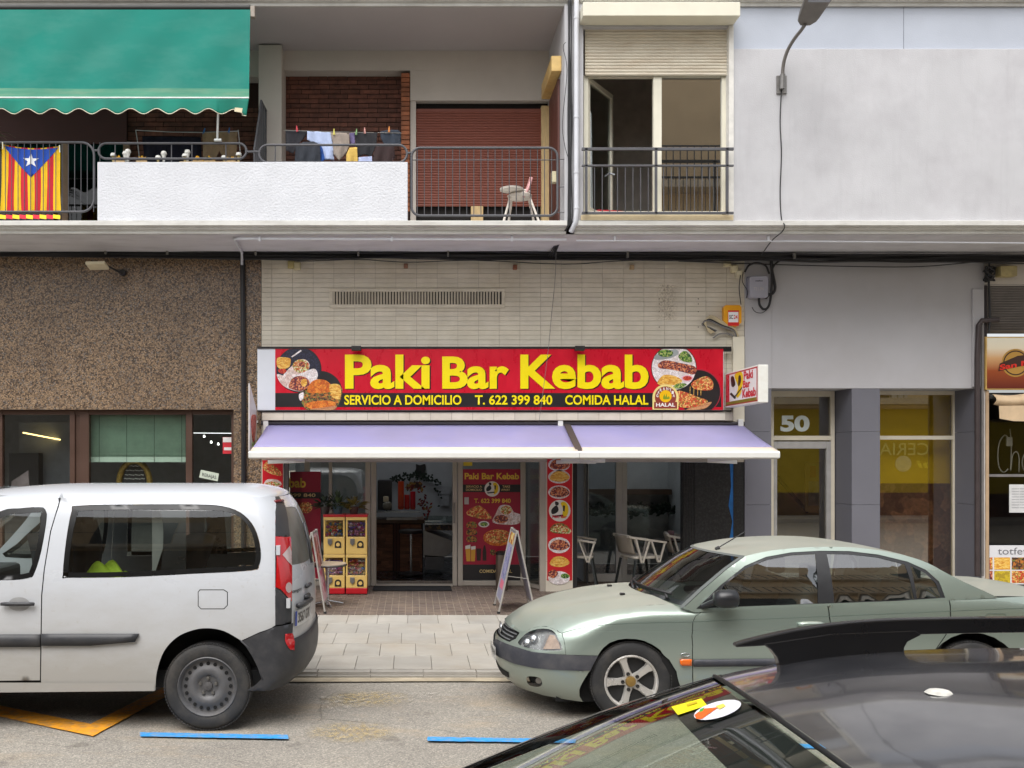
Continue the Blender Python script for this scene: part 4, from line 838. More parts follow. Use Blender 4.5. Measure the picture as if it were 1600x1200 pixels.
part('front_bar', fb, WB, av, bev=.005); part('seam_bar', MB().beam(P(886, 663, YA-.02), P(906, 706, YAF-.01), .09, .01), M('seam_dark', (70,60,58), .7), av)
part('roller', MB().tube([P(408, 661, YA), P(1163, 662, YA)], .03, 10), M('roller_grey', (64,60,64), .5), av, smooth=60)
for a, b in ((420, 1), (870, 1), (930, -1), (1150, -1)):
    e = P(a, 722, YA); k = e+Vector((b*.55, -.55, .02)); ed = Vector((e.x+b*.08, YAF+.03, zb_+.03)); part('arm', MB().beam(e, k, .04, .05), WB, av, bev=.005); part('arm', MB().beam(k, ed, .035, .045), WB, av, bev=.005)
for px in (415, 876, 1158): part('wall_bracket', MB().pbox(px-4, 655, px+4, 676, YA-.05, YF-.001), WB, av, bev=.005)
# ---------------- blade sign
bl = thing('blade_sign', 'white projecting blade sign with red lettering beside the number 50 doorway', 'sign', (4.39, 12.7, 2.69)); Xb, Yn, Yfr, z0, z1 = 4.327, 12.02, 13.3, 2.69, 3.165
part('case', MB().box(Xb, Xb+.125, Yn, Yfr, z0, z1), M('case_white', (222,222,216), .4, var=.04, dirt=((190,184,170), .5, 6)), bl, bev=.008)
bp = lambda k: (lambda u, z: (Xb-.002-.001*k, lerp(Yfr-.03, Yn+.03, u), lerp(z0+.02, z1-.02, z)))
def bq(pts, k, mat, name='print'): f_ = bp(k); return part(name, MB().prism(pts, f_, lambda u, z: (lambda q: (q[0]+.0008, q[1], q[2]))(f_(u, z))), mat, bl)
bq([(0,0),(1,0),(1,1),(0,1)], 0, flatmat('blade_redline', (176,30,50))); bq([(.02,.04),(.975,.04),(.975,.96),(.02,.96)], 1, flatmat('blade_white', (228,228,230))); bq([(.02,.04),(.13,.04),(.13,.96),(.02,.96)], 2, REDP); bq([(.02,.03),(.975,.03),(.975,.12),(.02,.12)], 3, flatmat('blade_olive', (120,110,30)))
bq(crom([(.3,.9),(.42,.97),(.55,.93),(.58,.7),(.55,.5),(.5,.3),(.4,.2),(.36,.3),(.42,.5),(.38,.66)], 4), 3, flatmat('logo_yellow', (232,196,20))); bq(crom([(.18,.86),(.25,.9),(.3,.8),(.33,.62),(.26,.56),(.2,.62)], 4), 3, BLK); bq(crom([(.44,.84),(.5,.86),(.52,.7),(.46,.55),(.42,.6)], 4), 4, BLK); bq([(.14,.36),(.3,.18),(.36,.2),(.2,.4)], 3, BLK); bq([(.3,.2),(.55,.46),(.56,.52),(.3,.26)], 4, BLK)
for w, a, c, b, d in (('Paki', .6, .88, .7, .95), ('Bar', .58, .8, .45, .68), ('Kebab', .56, .965, .16, .42)):
    text(w, a, c, b, d, 0, flatmat('blade_red', (206,20,54)), bl, bold=.03, fn=bp(5))
# ---------------- pennant sign on the left
pn = thing('kebab_pennant', 'narrow white pennant sign with a red kebab cone beside the drainpipe', 'sign', (-2.17, 13.0, 2.2)); Xp = -2.165
def pq(pts, x, mat, name): part(name, MB().prism(pts, lambda y, z: (x, y, z), lambda y, z: (x-.012, y, z)), mat, pn)
pq([(12.72,fz(599,12.72)), (12.74,fz(599,12.74)), (13.32,fz(641,13.3)), (13.32,fz(686,13.3)), (12.78,fz(704,12.72)), (12.72,fz(704,12.72))], Xp, M('pennant_white', (218,214,210), .5, var=.05), 'panel')
pq(crom([(12.85,fz(654,12.8)), (13.0,fz(648,13)), (13.2,fz(652,13.2)), (13.15,fz(676,13.1)), (13.02,fz(693,13)), (12.9,fz(678,12.9))], 4), Xp+.013, cells('print_cone', [(196,90,76), (170,60,50), (206,120,100)], 40), 'kebab_picture')
pq([(12.9,fz(692,12.9)), (13.16,fz(688,13.1)), (13.1,fz(695,13.1)), (12.92,fz(698,12.9))], Xp+.013, cells('print_green', [], 1), 'kebab_picture'); part('bracket', MB().beam((Xp, 13.32, 2.5), (Xp, 13.4, 2.5), .03, .03), WB, pn)
# ---------------- alarm box, telecom box, coiled cables
al = thing('alarm_box', 'yellow alarm box with red and white label at the right of the tiles', 'alarm', P(1145, 510, YF)); AY = M('alarm_yellow', (226,156,12), .4, var=.06)
part('case', MB().prism([(1131,480),(1134,476.5),(1156,476.5),(1159,480),(1159,504),(1150,511),(1138,508),(1131,502)], lambda a, b: P(a, b, YF-.09), lambda a, b: P(a, b, YF-.09)+Vector((0,.088,0))), AY, al, bev=.008)
part('label', MB().pbox(1137.5, 485, 1154.5, 509, YF-.094, YF-.09), flatmat('label_red', (206,40,40)), al); part('label', MB().pbox(1138.3, 487.5, 1153.6, 503.5, YF-.097, YF-.094), flatmat('label_white', (232,232,232)), al); ptext('SC', 1139.5, 492, 1145.5, 498.5, YF-.099, BLK, al, bold=.02); ptext('24', 1146.5, 492, 1152.5, 498.5, YF-.099, flatmat('label_red', (206,40,40)), al, bold=.02)
cc = thing('coiled_cables', 'loose coil of cables spilling from the cream column onto the tiles', 'cables', P(1130, 520, YF))
for k, (m_, r) in enumerate(((CBG,.012), (CBG,.011), (CBG,.01), (CAB,.01), (CGR,.009))):
    pts = [P(1154-k, 526, YF-.05), P(1146, 511+k*1.5, YF-.06-.01*k), P(1128, 502+k*2, YF-.07), P(1111-k, 493+2*k, YF-.06), P(1103-1.5*k, 503+k, YF-.05), P(1106+k, 516-k, YF-.05), P(1112+2*k, 521-k, YF-.05)]
    part('cable', MB().tube(crom([tuple(p) for p in pts], 6, False), r, 6), m_, cc, smooth=180)
part('cable', MB().tube(crom([tuple(P(a, b, YF-.05)) for a, b in ((1114,528),(1124,522),(1136,521),(1146,525))], 5, False), .012, 6), CGR, cc, smooth=180)
tb = thing('telecom_box', 'grey telecom box with looping black cables on the grey wall', 'box', P(1185, 466, YF)); TB = M('telecom_grey', (160,160,172), .45, var=.05)
part('case', MB().prism(rrect(fx(1171, YF-.12), fx(1200, YF-.12), fz(465, YF-.12), fz(431.5, YF-.12), .03, 4), lambda x, z: (x, YF-.13, z), lambda x, z: (x, YF-.025, z)), TB, tb, bev=.008)
part('back_plate', MB().pbox(1167, 432, 1200, 465, YF-.04, YF-.015), M('telecom_dark', (122,124,140), .5), tb); ptext('xsafon', 1180, 437.3, 1192, 439.8, YF-.132, BLK, tb, bold=.02); ptext('T2 | EN', 1178, 449, 1193, 455, YF-.132, M('telecom_print', (196,186,180), .5), tb)
for pts, r in (([(1186,466),(1187,476),(1193,483),(1200,480),(1204,466),(1206,440),(1205,405)], .017), ([(1196,466),(1202,460),(1208,458),(1211,448),(1206,420),(1206,404)], .02), ([(1164,425),(1170,415),(1182,411),(1196,415),(1202,428)], .014), ([(1206,422),(1212,412),(1224,405),(1240,404)], .014), ([(1161,425),(1160,440),(1168,455),(1166,466)], .005), ([(1157,430),(1155,450),(1157,470),(1158,476)], .006), ([(1175,480),(1180,487),(1190,489),(1198,484)], .005)):
    part('cable', MB().tube(crom([tuple(P(a, b, YF-.07)) for a, b in pts], 6, False), r, 7), CAB, tb, smooth=180)
# column cover
part('column_cover', MB().pbox(1145.5, 526, 1163.5, 700, YF-.06, YF-.002), M('column_cream', (216,210,192), .5, var=.05, dirt=((190,176,150), .4, 3)), ks, bev=.006)
# ================================================================ kebab shop below the awning
ALU = M('aluminium_frame', (176,168,156), .42, metal=.25, var=.06, vs=3); YDR = 13.95; DG = glass('door_glass', (232,238,236), 1.1, base=.05)
zT = fz(700, YF); zdb = zp(YDR)+.01
part('pillar', MB().box(fx(408.5, YF)+.001, fx(443, YF), YF+.001, YF+.45, GY-.02, fz(722, YF)-.001), TL, ks); part('pillar', MB().box(fx(853, YF), fx(895, YF), YF+.001, YF+.4, GY-.02, fz(722, YF)-.001), TL, ks)
pj = MB()
for z in (.3, .55): pj.box(fx(853, YF), fx(895, YF), YF-.001, YF+.001, z-.002, z+.002)
part('pillar_joints', pj, GRT, ks)
fr = MB(); zh = 2.45
for a, b in ((476,484), (514,519), (571,579), (580,588), (707,714), (715,723), (813,821)): fr.box(fx(a, YDR), fx(b, YDR), YDR-.04, YDR+.05, zdb, zh)
for a, b in ((484,571), (723,813)): fr.box(fx(a, YDR), fx(b, YDR), YDR-.03, YDR+.04, zdb, zdb+.07); 
fr.box(fx(476, YDR), fx(821, YDR), YDR-.04, YDR+.05, zh, zh+.12)
part('door_frame', fr, ALU, ks, bev=.005)
part('pane', MB().box(fx(484, YDR), fx(571, YDR), YDR, YDR+.008, zdb+.07, zh), glass('vitrine_glass', (220,226,220), 1.2, base=.10), ks); part('pane', MB().box(fx(723, YDR), fx(813, YDR), YDR, YDR+.008, zdb+.07, zh), DG, ks)
part('threshold', MB().box(fx(588, YDR), fx(707, YDR), YDR-.05, YDR+.05, zdb-.01, zdb+.02), ALU, ks); part('handle', MB().box(fx(709, YDR)-.01, fx(711, YDR), YDR-.06, YDR-.041, 1.05, 1.35), M('handle_grey', (120,116,110), .4), ks)
def wallpanel(p, q, th, z0, z1, mat, name, par=ks, **kw): return part(name, MB().beam((p[0], p[1], (z0+z1)/2), (q[0], q[1], (z0+z1)/2), th, z1-z0), mat, par, **kw)
pL0, pL1 = (fx(446, YF+.1), YF+.1), (fx(476, YDR), YDR); pR0, pR1 = (fx(821, YDR), YDR), (fx(849, YF+.1), YF+.1)
for p, q in ((pL0, pL1), (pR0, pR1)): wallpanel(p, q, .008, zdb+.05, zh, DG, 'side_pane'); wallpanel(p, q, .05, zdb, zdb+.05, ALU, 'side_sill')
part('corner_post', MB().box(fx(843, YF+.05), fx(853, YF+.05)-.002, YF+.02, YF+.12, zdb-.02, zh), ALU, ks, bev=.006); part('corner_post', MB().box(fx(443, YF)+.003, fx(450, YF), YF+.02, YF+.12, zdb-.02, zh), M('post_dark', (100,94,92), .5), ks)
# right hand bay: deeper glazing and a black shutter
YG2 = 14.35; fr = MB(); zb2 = zp(YG2)+.01
for a, b in ((912,919), (962,971), (971.2,979), ): fr.box(fx(a, YG2), fx(b, YG2), YG2-.04, YG2+.05, zb2, zh)
fr.box(fx(919, YG2), fx(962, YG2), YG2-.035, YG2+.04, zb2, zb2+.12); fr.box(fx(919, YG2), fx(962, YG2), YG2-.035, YG2+.04, zh-.1, zh); fr.box(fx(979, YG2), fx(1072, YG2), YG2-.03, YG2+.04, zb2, zb2+.1)
part('bay_frame', fr, M('frame_white', (186,184,178), .5, var=.05), ks, bev=.005)
part('bay_pane', MB().box(fx(919, YG2), fx(962, YG2), YG2, YG2+.008, zb2+.12, zh-.1), glass('bay_door_glass', (176,186,190), 1.2, base=.07), ks); part('bay_pane', MB().box(fx(979, YG2), fx(1072, YG2), YG2, YG2+.008, zb2+.1, zh), glass('bay_door_glass2', (226,230,228), 1.1, base=.05), ks)
part('bay_side', MB().box(fx(895, YF)+.003, fx(896, YF)+.06, YF+.05, YG2+.1, zb2, zh), M('bay_dark', (40,38,38), .8), ks)
SHK = M('black_shutter', (15,15,18), .5, var=.2, vs=14, dirt=((90,90,90), .25, 34)); mb = MB()
nx = 26; xs = [lerp(fx(1068, YF), fx(1146, YF), i/nx) for i in range(nx+1)]
part('black_panel', MB().box(xs[0], xs[-1], YF+.02, YF+.16, GY, fz(722, YF)-.004), SHK, ks)
rbm = MB().box(0, .018, 0, .012, GY, fz(722, YF)-.004).mesh('rib'); rbm.materials.append(SHK)
for i in range(5): inst('rib', rbm, (xs[0]+.02+i*.034, YF+.009, 0), ks)
part('blue_paint_streak', MB().flat([(fx(a, YF), fz(b, YF)) for a, b in ((1141,722),(1151,722),(1152,780),(1151,815),(1153,850),(1150,880),(1143,875),(1141,840),(1145,815),(1139,790),(1143,760))], YF-.004+.02, .003), M('graffiti_blue', (22,98,164), .5, var=.2, vs=12), ks)
part('black_strip', MB().box(fx(1146, YF)+.002, fx(1163, YF), YF+.01, YF+.2, GY, fz(722, YF)-.003), SHK, ks)
room(fx(440, YF)+.1, fx(895, YF)+.35, YDR+.2, 18.2, zdb-.02, 3.0, M('shop_wall', (180,182,185), .8, var=.05), ks, fl=M('dark_floor', (34,34,36), .25, var=.2))
room(fx(895, YF)+.4, fx(1150, YF), YG2+.06, 17.0, zdb-.02, 3.0, M('bay_wall', (206,208,210), .8, var=.05), ks, 'side_room', fl=M('dark_floor', (34,34,36), .25, var=.2))
LMPW = emit('ceiling_fill_light', (238,242,246), 3.6)
for xx, yy in ((fx(930, 15.2), 15.2), (fx(1030, 15.2), 15.4), (fx(560, 15.6), 15.6), (fx(680, 15.6), 15.6), (fx(640, 17), 17.0)): part('ceiling_fill_lamp', MB().box(xx-.28, xx+.28, yy-.12, yy+.12, 2.93, 2.97), LMPW, ks)  # bay panels read from a glow; main room panels added to brighten it
part('ceiling', MB().box(fx(408.5, YF)+.05, fx(1163, YF)-.05, YF+.42, YG2+.1, zh+.12, zh+.16), M('canopy_ceiling', (206,204,200), .8), ks)
part('dado', MB().box(fx(895, YF)+.42, fx(1150, YF)-.02, 16.9, 16.96, zdb, 1.35), M('dado_grey', (160,158,154), .7), ks); part('shelf', MB().box(fx(895, YF)+.42, fx(1150, YF)-.03, 16.6, 16.9, 1.36, 1.45), M('shelf_brown', (84,62,46), .6), ks)
mat_ = thing('door_mat', 'black ribbed door mat in front of the open shop door', 'mat', P(648, 925, 13.6)); part('pad', MB().box(fx(583, 13.7), fx(705, 13.7), 13.42, 13.88, zp(13.6)+.007, zp(13.6)+.02), M('mat_black', (24,24,26), .9, bs=80, bst=.5), mat_, bev=.006)
# --- posters
pR = thing('menu_poster', 'crimson menu poster with pizza, drinks and phone number on the glass door', 'poster', P(768, 905, YDR)); YPo = YDR-.012
CRI = M('poster_crimson', (156,16,50), .35, var=.06, vs=3); PY = M('poster_yellow', (226,186,60), .4); PCR = M('poster_cream', (206,180,120), .4)
part('sheet', MB().pbox(723, 733, 813, 882, YPo, YPo+.003), CRI, pR); part('band', MB().pbox(723, 757, 813, 769, YPo-.002, YPo), BLK, pR); part('band', MB().pbox(723, 882.2, 813, 906, YPo-.001, YPo+.003), BLK, pR)
ptext('Paki Bar Kebab', 726, 739, 811, 749, YPo-.003, PY, pR, bold=.03); ptext('SERVICIO A', 728, 758.5, 753, 762, YPo-.004, PCR, pR, bold=.02); ptext('DOMICILIO', 728, 763.5, 753, 767, YPo-.004, PCR, pR, bold=.02); ptext('TAKE', 785, 758.5, 797, 762, YPo-.004, PCR, pR, bold=.02); ptext('AWAY', 783, 763.5, 797, 767, YPo-.004, PCR, pR, bold=.02); ptext('T. 622 399 840', 741, 779, 798, 786, YPo-.004, PY, pR, bold=.025); ptext('COMIDA HALAL', 749, 890, 800, 895, YPo-.004, PCR, pR, bold=.02)
def lay(par, Y): return lambda pts, k, m_: part('picture', MB().pflat(pts, Y-.003-.0006*k, .0005), m_, par)
L_ = lay(pR, YPo); LW = flatmat('logo_white', (226,222,214)); LY_ = flatmat('logo_yellow', (232,196,20))
def logo(L, cx, cy, r):
    L(circ(cx, cy, r, 24), 1, LW); L(crom([(cx+.1*r,cy-.7*r),(cx+.5*r,cy-.8*r),(cx+.8*r,cy-.3*r),(cx+.7*r,cy+.4*r),(cx+.2*r,cy+.7*r),(cx+.3*r,cy-.1*r)], 4), 2, LY_); L(crom([(cx-.75*r,cy-.1*r),(cx-.3*r,cy-.5*r),(cx-.1*r,cy-.1*r),(cx-.3*r,cy+.2*r),(cx-.7*r,cy+.3*r)], 4), 3, BLK); L(crom([(cx-.4*r,cy-.85*r),(cx-.1*r,cy-.75*r),(cx-.15*r,cy-.5*r),(cx-.4*r,cy-.55*r)], 4), 3, BLK); L([(cx+.3*r,cy-.5*r),(cx+.5*r,cy-.45*r),(cx+.45*r,cy+.1*r),(cx+.3*r,cy)], 4, BLK); L([(cx-.7*r,cy+.45*r),(cx+.3*r,cy+.35*r),(cx+.35*r,cy+.5*r),(cx-.55*r,cy+.6*r)], 4, BLK)
logo(L_, 769, 764, 12)
L_(crom([(728,802),(746,790),(758,796),(768,810),(748,810)], 4), 1, PIZ); L_(crom([(775,802),(782,790),(796,790),(803,800),(814,805),(812,817),(794,820),(770,816)], 4), 1, BREAD); L_(circ(791, 797, 9, 18, 7), 2, SAL); L_(circ(783, 811, 11, 18, 6.5), 3, MEAT)
for cy_ in (820, 831, 842): L_(crom([(729,cy_+4),(730,cy_-3),(737,cy_-5),(744,cy_-3),(745,cy_+4),(737,cy_+5)], 4), 1, BURG)
L_(circ(756, 819, 8.5, 18, 5), 1, PINKW); L_(circ(756, 819, 6, 18, 3.4), 2, GREEN); L_(circ(778, 840, 23, 26, 13), 1, BUN); L_(circ(778, 838.5, 20.5, 26, 10.5), 2, PIZ)
BEER = flatmat('beer_gold', (206,150,50)); COLA = flatmat('cola_dark', (44,26,26))
L_([(727,856),(735,854),(735,877),(729,877)], 1, BEER); L_([(736,857),(743,856),(742,877),(736,877)], 1, BEER); L_([(727,853),(735,851),(735,857),(727,858)], 2, LW); L_([(736,854),(743,853),(743,858),(736,859)], 2, LW); L_([(744,857),(752,857),(751,876),(745,876)], 1, COLA); L_([(756,852),(758,852),(760,862),(760,876),(754,876),(754,862)], 1, COLA); L_([(766,858),(774,860),(773,868),(766,866)], 1, BURG)
part('notice', MB().pbox(725.5, 777, 732.5, 788, YPo-.006, YPo-.004), flatmat('notice_grey', (180,172,170)), pR); single('yellow_sticker', MB().pbox(724, 717, 738, 728, YPo-.006, YPo-.004), flatmat('sticker_yellow', (222,196,40)), 'small yellow sticker at the top of the glass door', 'sticker')
cp = thing('dish_poster', 'tall red poster of plated dishes on the tiled pillar', 'poster', P(874, 907, YF)); YCp = YF-.006; L_ = lay(cp, YCp)
part('sheet', MB().pbox(855, 716, 894, 907, YCp, YCp+.004), M('poster_red', (200,20,36), .35, var=.06, vs=3), cp)
for cy_, pl_, fd_ in ((726, PINKW, MEAT), (745, PINKW, FRY), (769, PINKW, MEAT), (798, None, None), (826, None, BURG), (852, PINKW, MEAT), (878, None, FRY), (903, PINKW, GREEN)):
    if pl_ is None and fd_ is None: logo(L_, 874.5, cy_, 17); continue
    if pl_: L_(circ(873.5, cy_, 17, 24, 10.5 if cy_ != 852 else 12.5), 1, pl_)
    L_(crom([(859,cy_+2),(864,cy_-6),(874,cy_-9),(884,cy_-6),(890,cy_+1),(884,cy_+6),(874,cy_+8),(863,cy_+6)], 4) if cy_ < 890 else circ(883, cy_-3, 7, 16, 4), 2, fd_)
L_(crom([(857,894),(866,890),(872,896),(866,903),(858,901)], 4), 3, MEAT); ptext('Paki Bar', 863, 805, 886, 809.5, YCp-.008, flatmat('blade_red', (206,20,54)), cp, bold=.02); L_(crom([(860,829),(872,820),(892,828),(888,834),(872,832)], 4), 3, SAL)
lp_ = thing('dish_poster', 'red poster of pizza and sandwich on the left tiled pillar', 'poster', P(425, 880, YF)); L_ = lay(lp_, YCp)
part('sheet', MB().pbox(410, 719, 442, 880, YCp, YCp+.004), M('poster_red', (200,20,36), .35, var=.06, vs=3), lp_); L_(crom([(410.5,732),(420,721),(441,741),(428,742)], 4), 1, PIZ); L_(crom([(412,757),(418,749),(434,750),(440,757),(430,762),(416,762)], 4), 1, BREAD); L_(crom([(413,757),(425,752),(439,757),(425,760)], 3), 2, SAL)
ls = thing('menu_poster', 'crimson poster with yellow lettering on the glass left of the machines', 'poster', P(475, 890, YF+.4)); kx = lambda px, o=0: None
Yl = YDR-.06; part('sheet', MB().pbox(453, 737, 501, 905, Yl, Yl+.003), CRI, ls); part('band', MB().pbox(453, 769, 501, 779, Yl-.002, Yl), BLK, ls); ptext('Kebab', 430, 747, 478, 762, Yl-.004, PY, ls, bold=.03); ptext('399 840', 452, 771, 493, 776.5, Yl-.004, PCR, ls, bold=.02); part('picture', MB().pflat(circ(478, 793, 10, 20, 9), Yl-.003, .0005), cells('print_pizza', [], 1), ls)
# --- counter inside
ct = thing('bar_counter', 'shop counter faced with rough wood strips and a shelf of bottles', 'counter', P(620, 895, 15.9)); YCo = 15.9; zc0 = zdb
part('carcass', MB().pbox(575, 818, 661, 897, YCo+.02, YCo+.6), M('carcass_dark', (40,30,26), .8), ct); part('worktop', MB().pbox(574, 812, 663, 818, YCo-.06, YCo+.62), M('worktop_wood', (96,72,52), .5), ct, bev=.006)
WS = M('wood_strip', (140,98,76), .7, var=.35, vs=9, vec=(1,1,5), vary=.45); wsm = MB().box(0, 1, 0, .03, 0, .052).mesh('wood_strip'); wsm.materials.append(WS)
z = fz(897, YCo)
while z < fz(819, YCo)-.05:
    for xa_, xb_ in ((576, 614), (625, 660)):
        x = fx(xa_, YCo)
        while x < fx(xb_, YCo)-.02:
            L = min(random.uniform(.12, .3), fx(xb_, YCo)-x); o = inst('wood_strip', wsm, (x, YCo-random.uniform(0, .03), z), ct); o.scale = (L-.004, 1, 1); x += L
    z += .055
for a in (615, 620): part('upright', MB().pbox(a, 818, a+4, 897, YCo-.04, YCo+.01), M('upright_wood', (88,56,46), .7), ct)
part('glass_shelf', MB().pbox(588, 799, 656, 801, YCo-.1, YCo+.3), M('shelf_steel', (150,156,160), .25, metal=.6), ct); part('white_ledge', MB().pbox(604, 809, 652, 812.5, YCo-.08, YCo+.02), M('ledge_white', (206,202,196), .5), ct)
cs_ = thing('display_counter', 'dark angled display counter with a glass top at the right of the door', 'counter', P(690, 890, 15.6)); Yd = 15.5
part('body', MB().prism([(661,828),(700,842),(707,846),(707,862),(696,870),(661,868)], lambda a, b: P(a, b, Yd), lambda a, b: P(a, b, Yd)+Vector((.1,.8,0))), M('steel_grey', (150,148,144), .4, metal=.2), cs_, bev=.01); part('plinth', MB().pbox(664, 870, 694, 890, Yd+.05, Yd+.7), M('plinth_grey', (104,104,104), .5), cs_)
part('glass_top', MB().pbox(664, 806, 712, 820, Yd, Yd+.006), glass('display_glass', (190,206,204), 1.5, base=.12), cs_); part('contents', MB().pbox(664, 821, 712, 829, Yd+.03, Yd+.6), cells('display_food', [(60,50,46), (96,70,60), (40,40,44), (120,100,60)], 26), cs_); part('bar_top', MB().pbox(664, 817.5, 712, 820, Yd-.01, Yd+.6), M('shelf_steel', (150,156,160), .25, metal=.6), cs_)
def bottle(px, y0, y1, w, col, lb, Y=15.85):
    c = P(px, y1, Y); h = fz(y0, Y)-c.z; r = w*Y/F/2; t = thing('sauce_dispenser', lb, 'dispenser', c, 'red dispensers on the shop counter'); m_ = M('disp'+str(col), col, .35, var=.06)
    part('tube', MB().lathe([(r*.8,0), (r,.03), (r,h*.96), (r*.92,h)], c, 14), m_, t, smooth=50); part('collar', MB().lathe([(r*.85,0), (r*1.06,.01), (r*1.06,h*.06), (r*.85,h*.08)], c+Vector((0,0,h*.05)), 14), M('collar_orange', (170,60,30), .4), t, smooth=50)
bottle(626.5, 752, 796, 9.5, (206,72,28), 'tall orange cup dispenser on the counter'); bottle(636, 773, 796, 8.5, (196,34,28), 'short red cup dispenser on the counter'); bottle(645, 768, 796, 8.5, (190,22,40), 'middle height crimson cup dispenser on the counter')
single('coffee_machine', MB().pbox(590, 750, 612, 798, 16.1, 16.5), M('machine_black', (30,30,34), .35), 'black box shaped machine at the left end of the counter', 'machine', bev=.015)
jr = thing('glass_jar', 'squat glass jar with a pale lid on the counter', 'jar', P(604, 797, 15.8)); part('bowl', MB().lathe([(.05,0), (.075,.03), (.075,.09), (.045,.13)], P(605, 796, 15.8), 14), M('jar_glass', (130,128,116), .2), jr, smooth=60); part('lid', MB().lathe([(.045,0), (.045,.08), (.03,.09)], P(603, 784, 15.8), 12), M('jar_lid', (190,178,150), .5), jr, smooth=60)
Ybk = 18.15
part('wall_emblem', MB().pflat(crom([(650,725),(656,727),(664,725),(665,733),(664,738),(665,743),(657,745),(650,743),(649,737),(650,731)], 3), Ybk-.02, .015), BLK, ks)
vn = thing('vine_garland', 'garland of dark artificial leaves along the back wall of the shop', 'garland', P(655, 760, Ybk)); lm = MB()
for k in range(130):
    u = random.random(); a = lerp(612, 688, u); b = 752-9*math.sin(u*math.pi)+random.uniform(-4, 4)+(max(0, u-.85)*240*random.random()); c = P(a, b, Ybk-.06-random.random()*.05); d = Vector((random.uniform(-1, 1), random.uniform(-.4, .1), random.uniform(-1, 1))).normalized(); sd = d.cross(Vector((0,1,0))).normalized()*.022
    lm.add([c, c+d*.03+sd, c+d*.06, c+d*.03-sd], [(0,1,2,3)])
part('leaves', lm, M('vine_leaf', (30,44,32), .7, var=.4, vs=20), vn, norm=False)
ln = thing('hanging_lanterns', 'red and gold hanging decoration bunch above the counter', 'decoration', P(655, 800, 16.8)); lm = MB()
for k in range(130):
    u = random.random(); a = 640+30*u+random.uniform(-4, 4); b = 757+((u-.3)**2)*70+random.random()*42*(u > .6); c = P(a, b, 16.8+random.uniform(-.1, .1)); d = Vector((random.uniform(-1, 1), 0, random.uniform(-1, 1))).normalized(); sd = d.cross(Vector((0,1,0)))*.02
    lm.add([c, c+d*.035+sd, c+d*.07, c+d*.035-sd], [(0,1,2,3)])
part('streamers', lm, cells('streamer_red', [(150,40,36), (110,30,34), (160,120,60), (60,40,40)], 14), ln, norm=False, kind='stuff')
for q, lb in (((686,760,704,772), 'upper'), ((688,774,702,790), 'lower')): single('price_list', MB().pbox(*q, Ybk-.03, Ybk-.02), M('list_paper', (170,172,176), .7, var=.12, vs=18), 'white price list on the back wall, '+lb+' sheet', 'notice')
sl_ = thing('bar_stool', 'chrome pedestal bar stool in front of the wood strip counter', 'stool', P(642, 897, 15.3)); CHR = M('chrome', (190,192,195), .25, metal=.9)
part('post', MB().tube([P(642, 897, 15.3), P(642, 834, 15.3)], .018, 10), CHR, sl_, smooth=60); part('base', MB().lathe([(.2,0), (.2,.012), (.04,.05)], P(642, 897, 15.3), 20), M('stool_base', (70,70,72), .35, metal=.5), sl_, smooth=40); part('seat', MB().lathe([(.02,0), (.19,.01), (.19,.06), (.16,.07)], P(642, 834, 15.3), 20), M('seat_black', (34,28,26), .6), sl_, smooth=40)
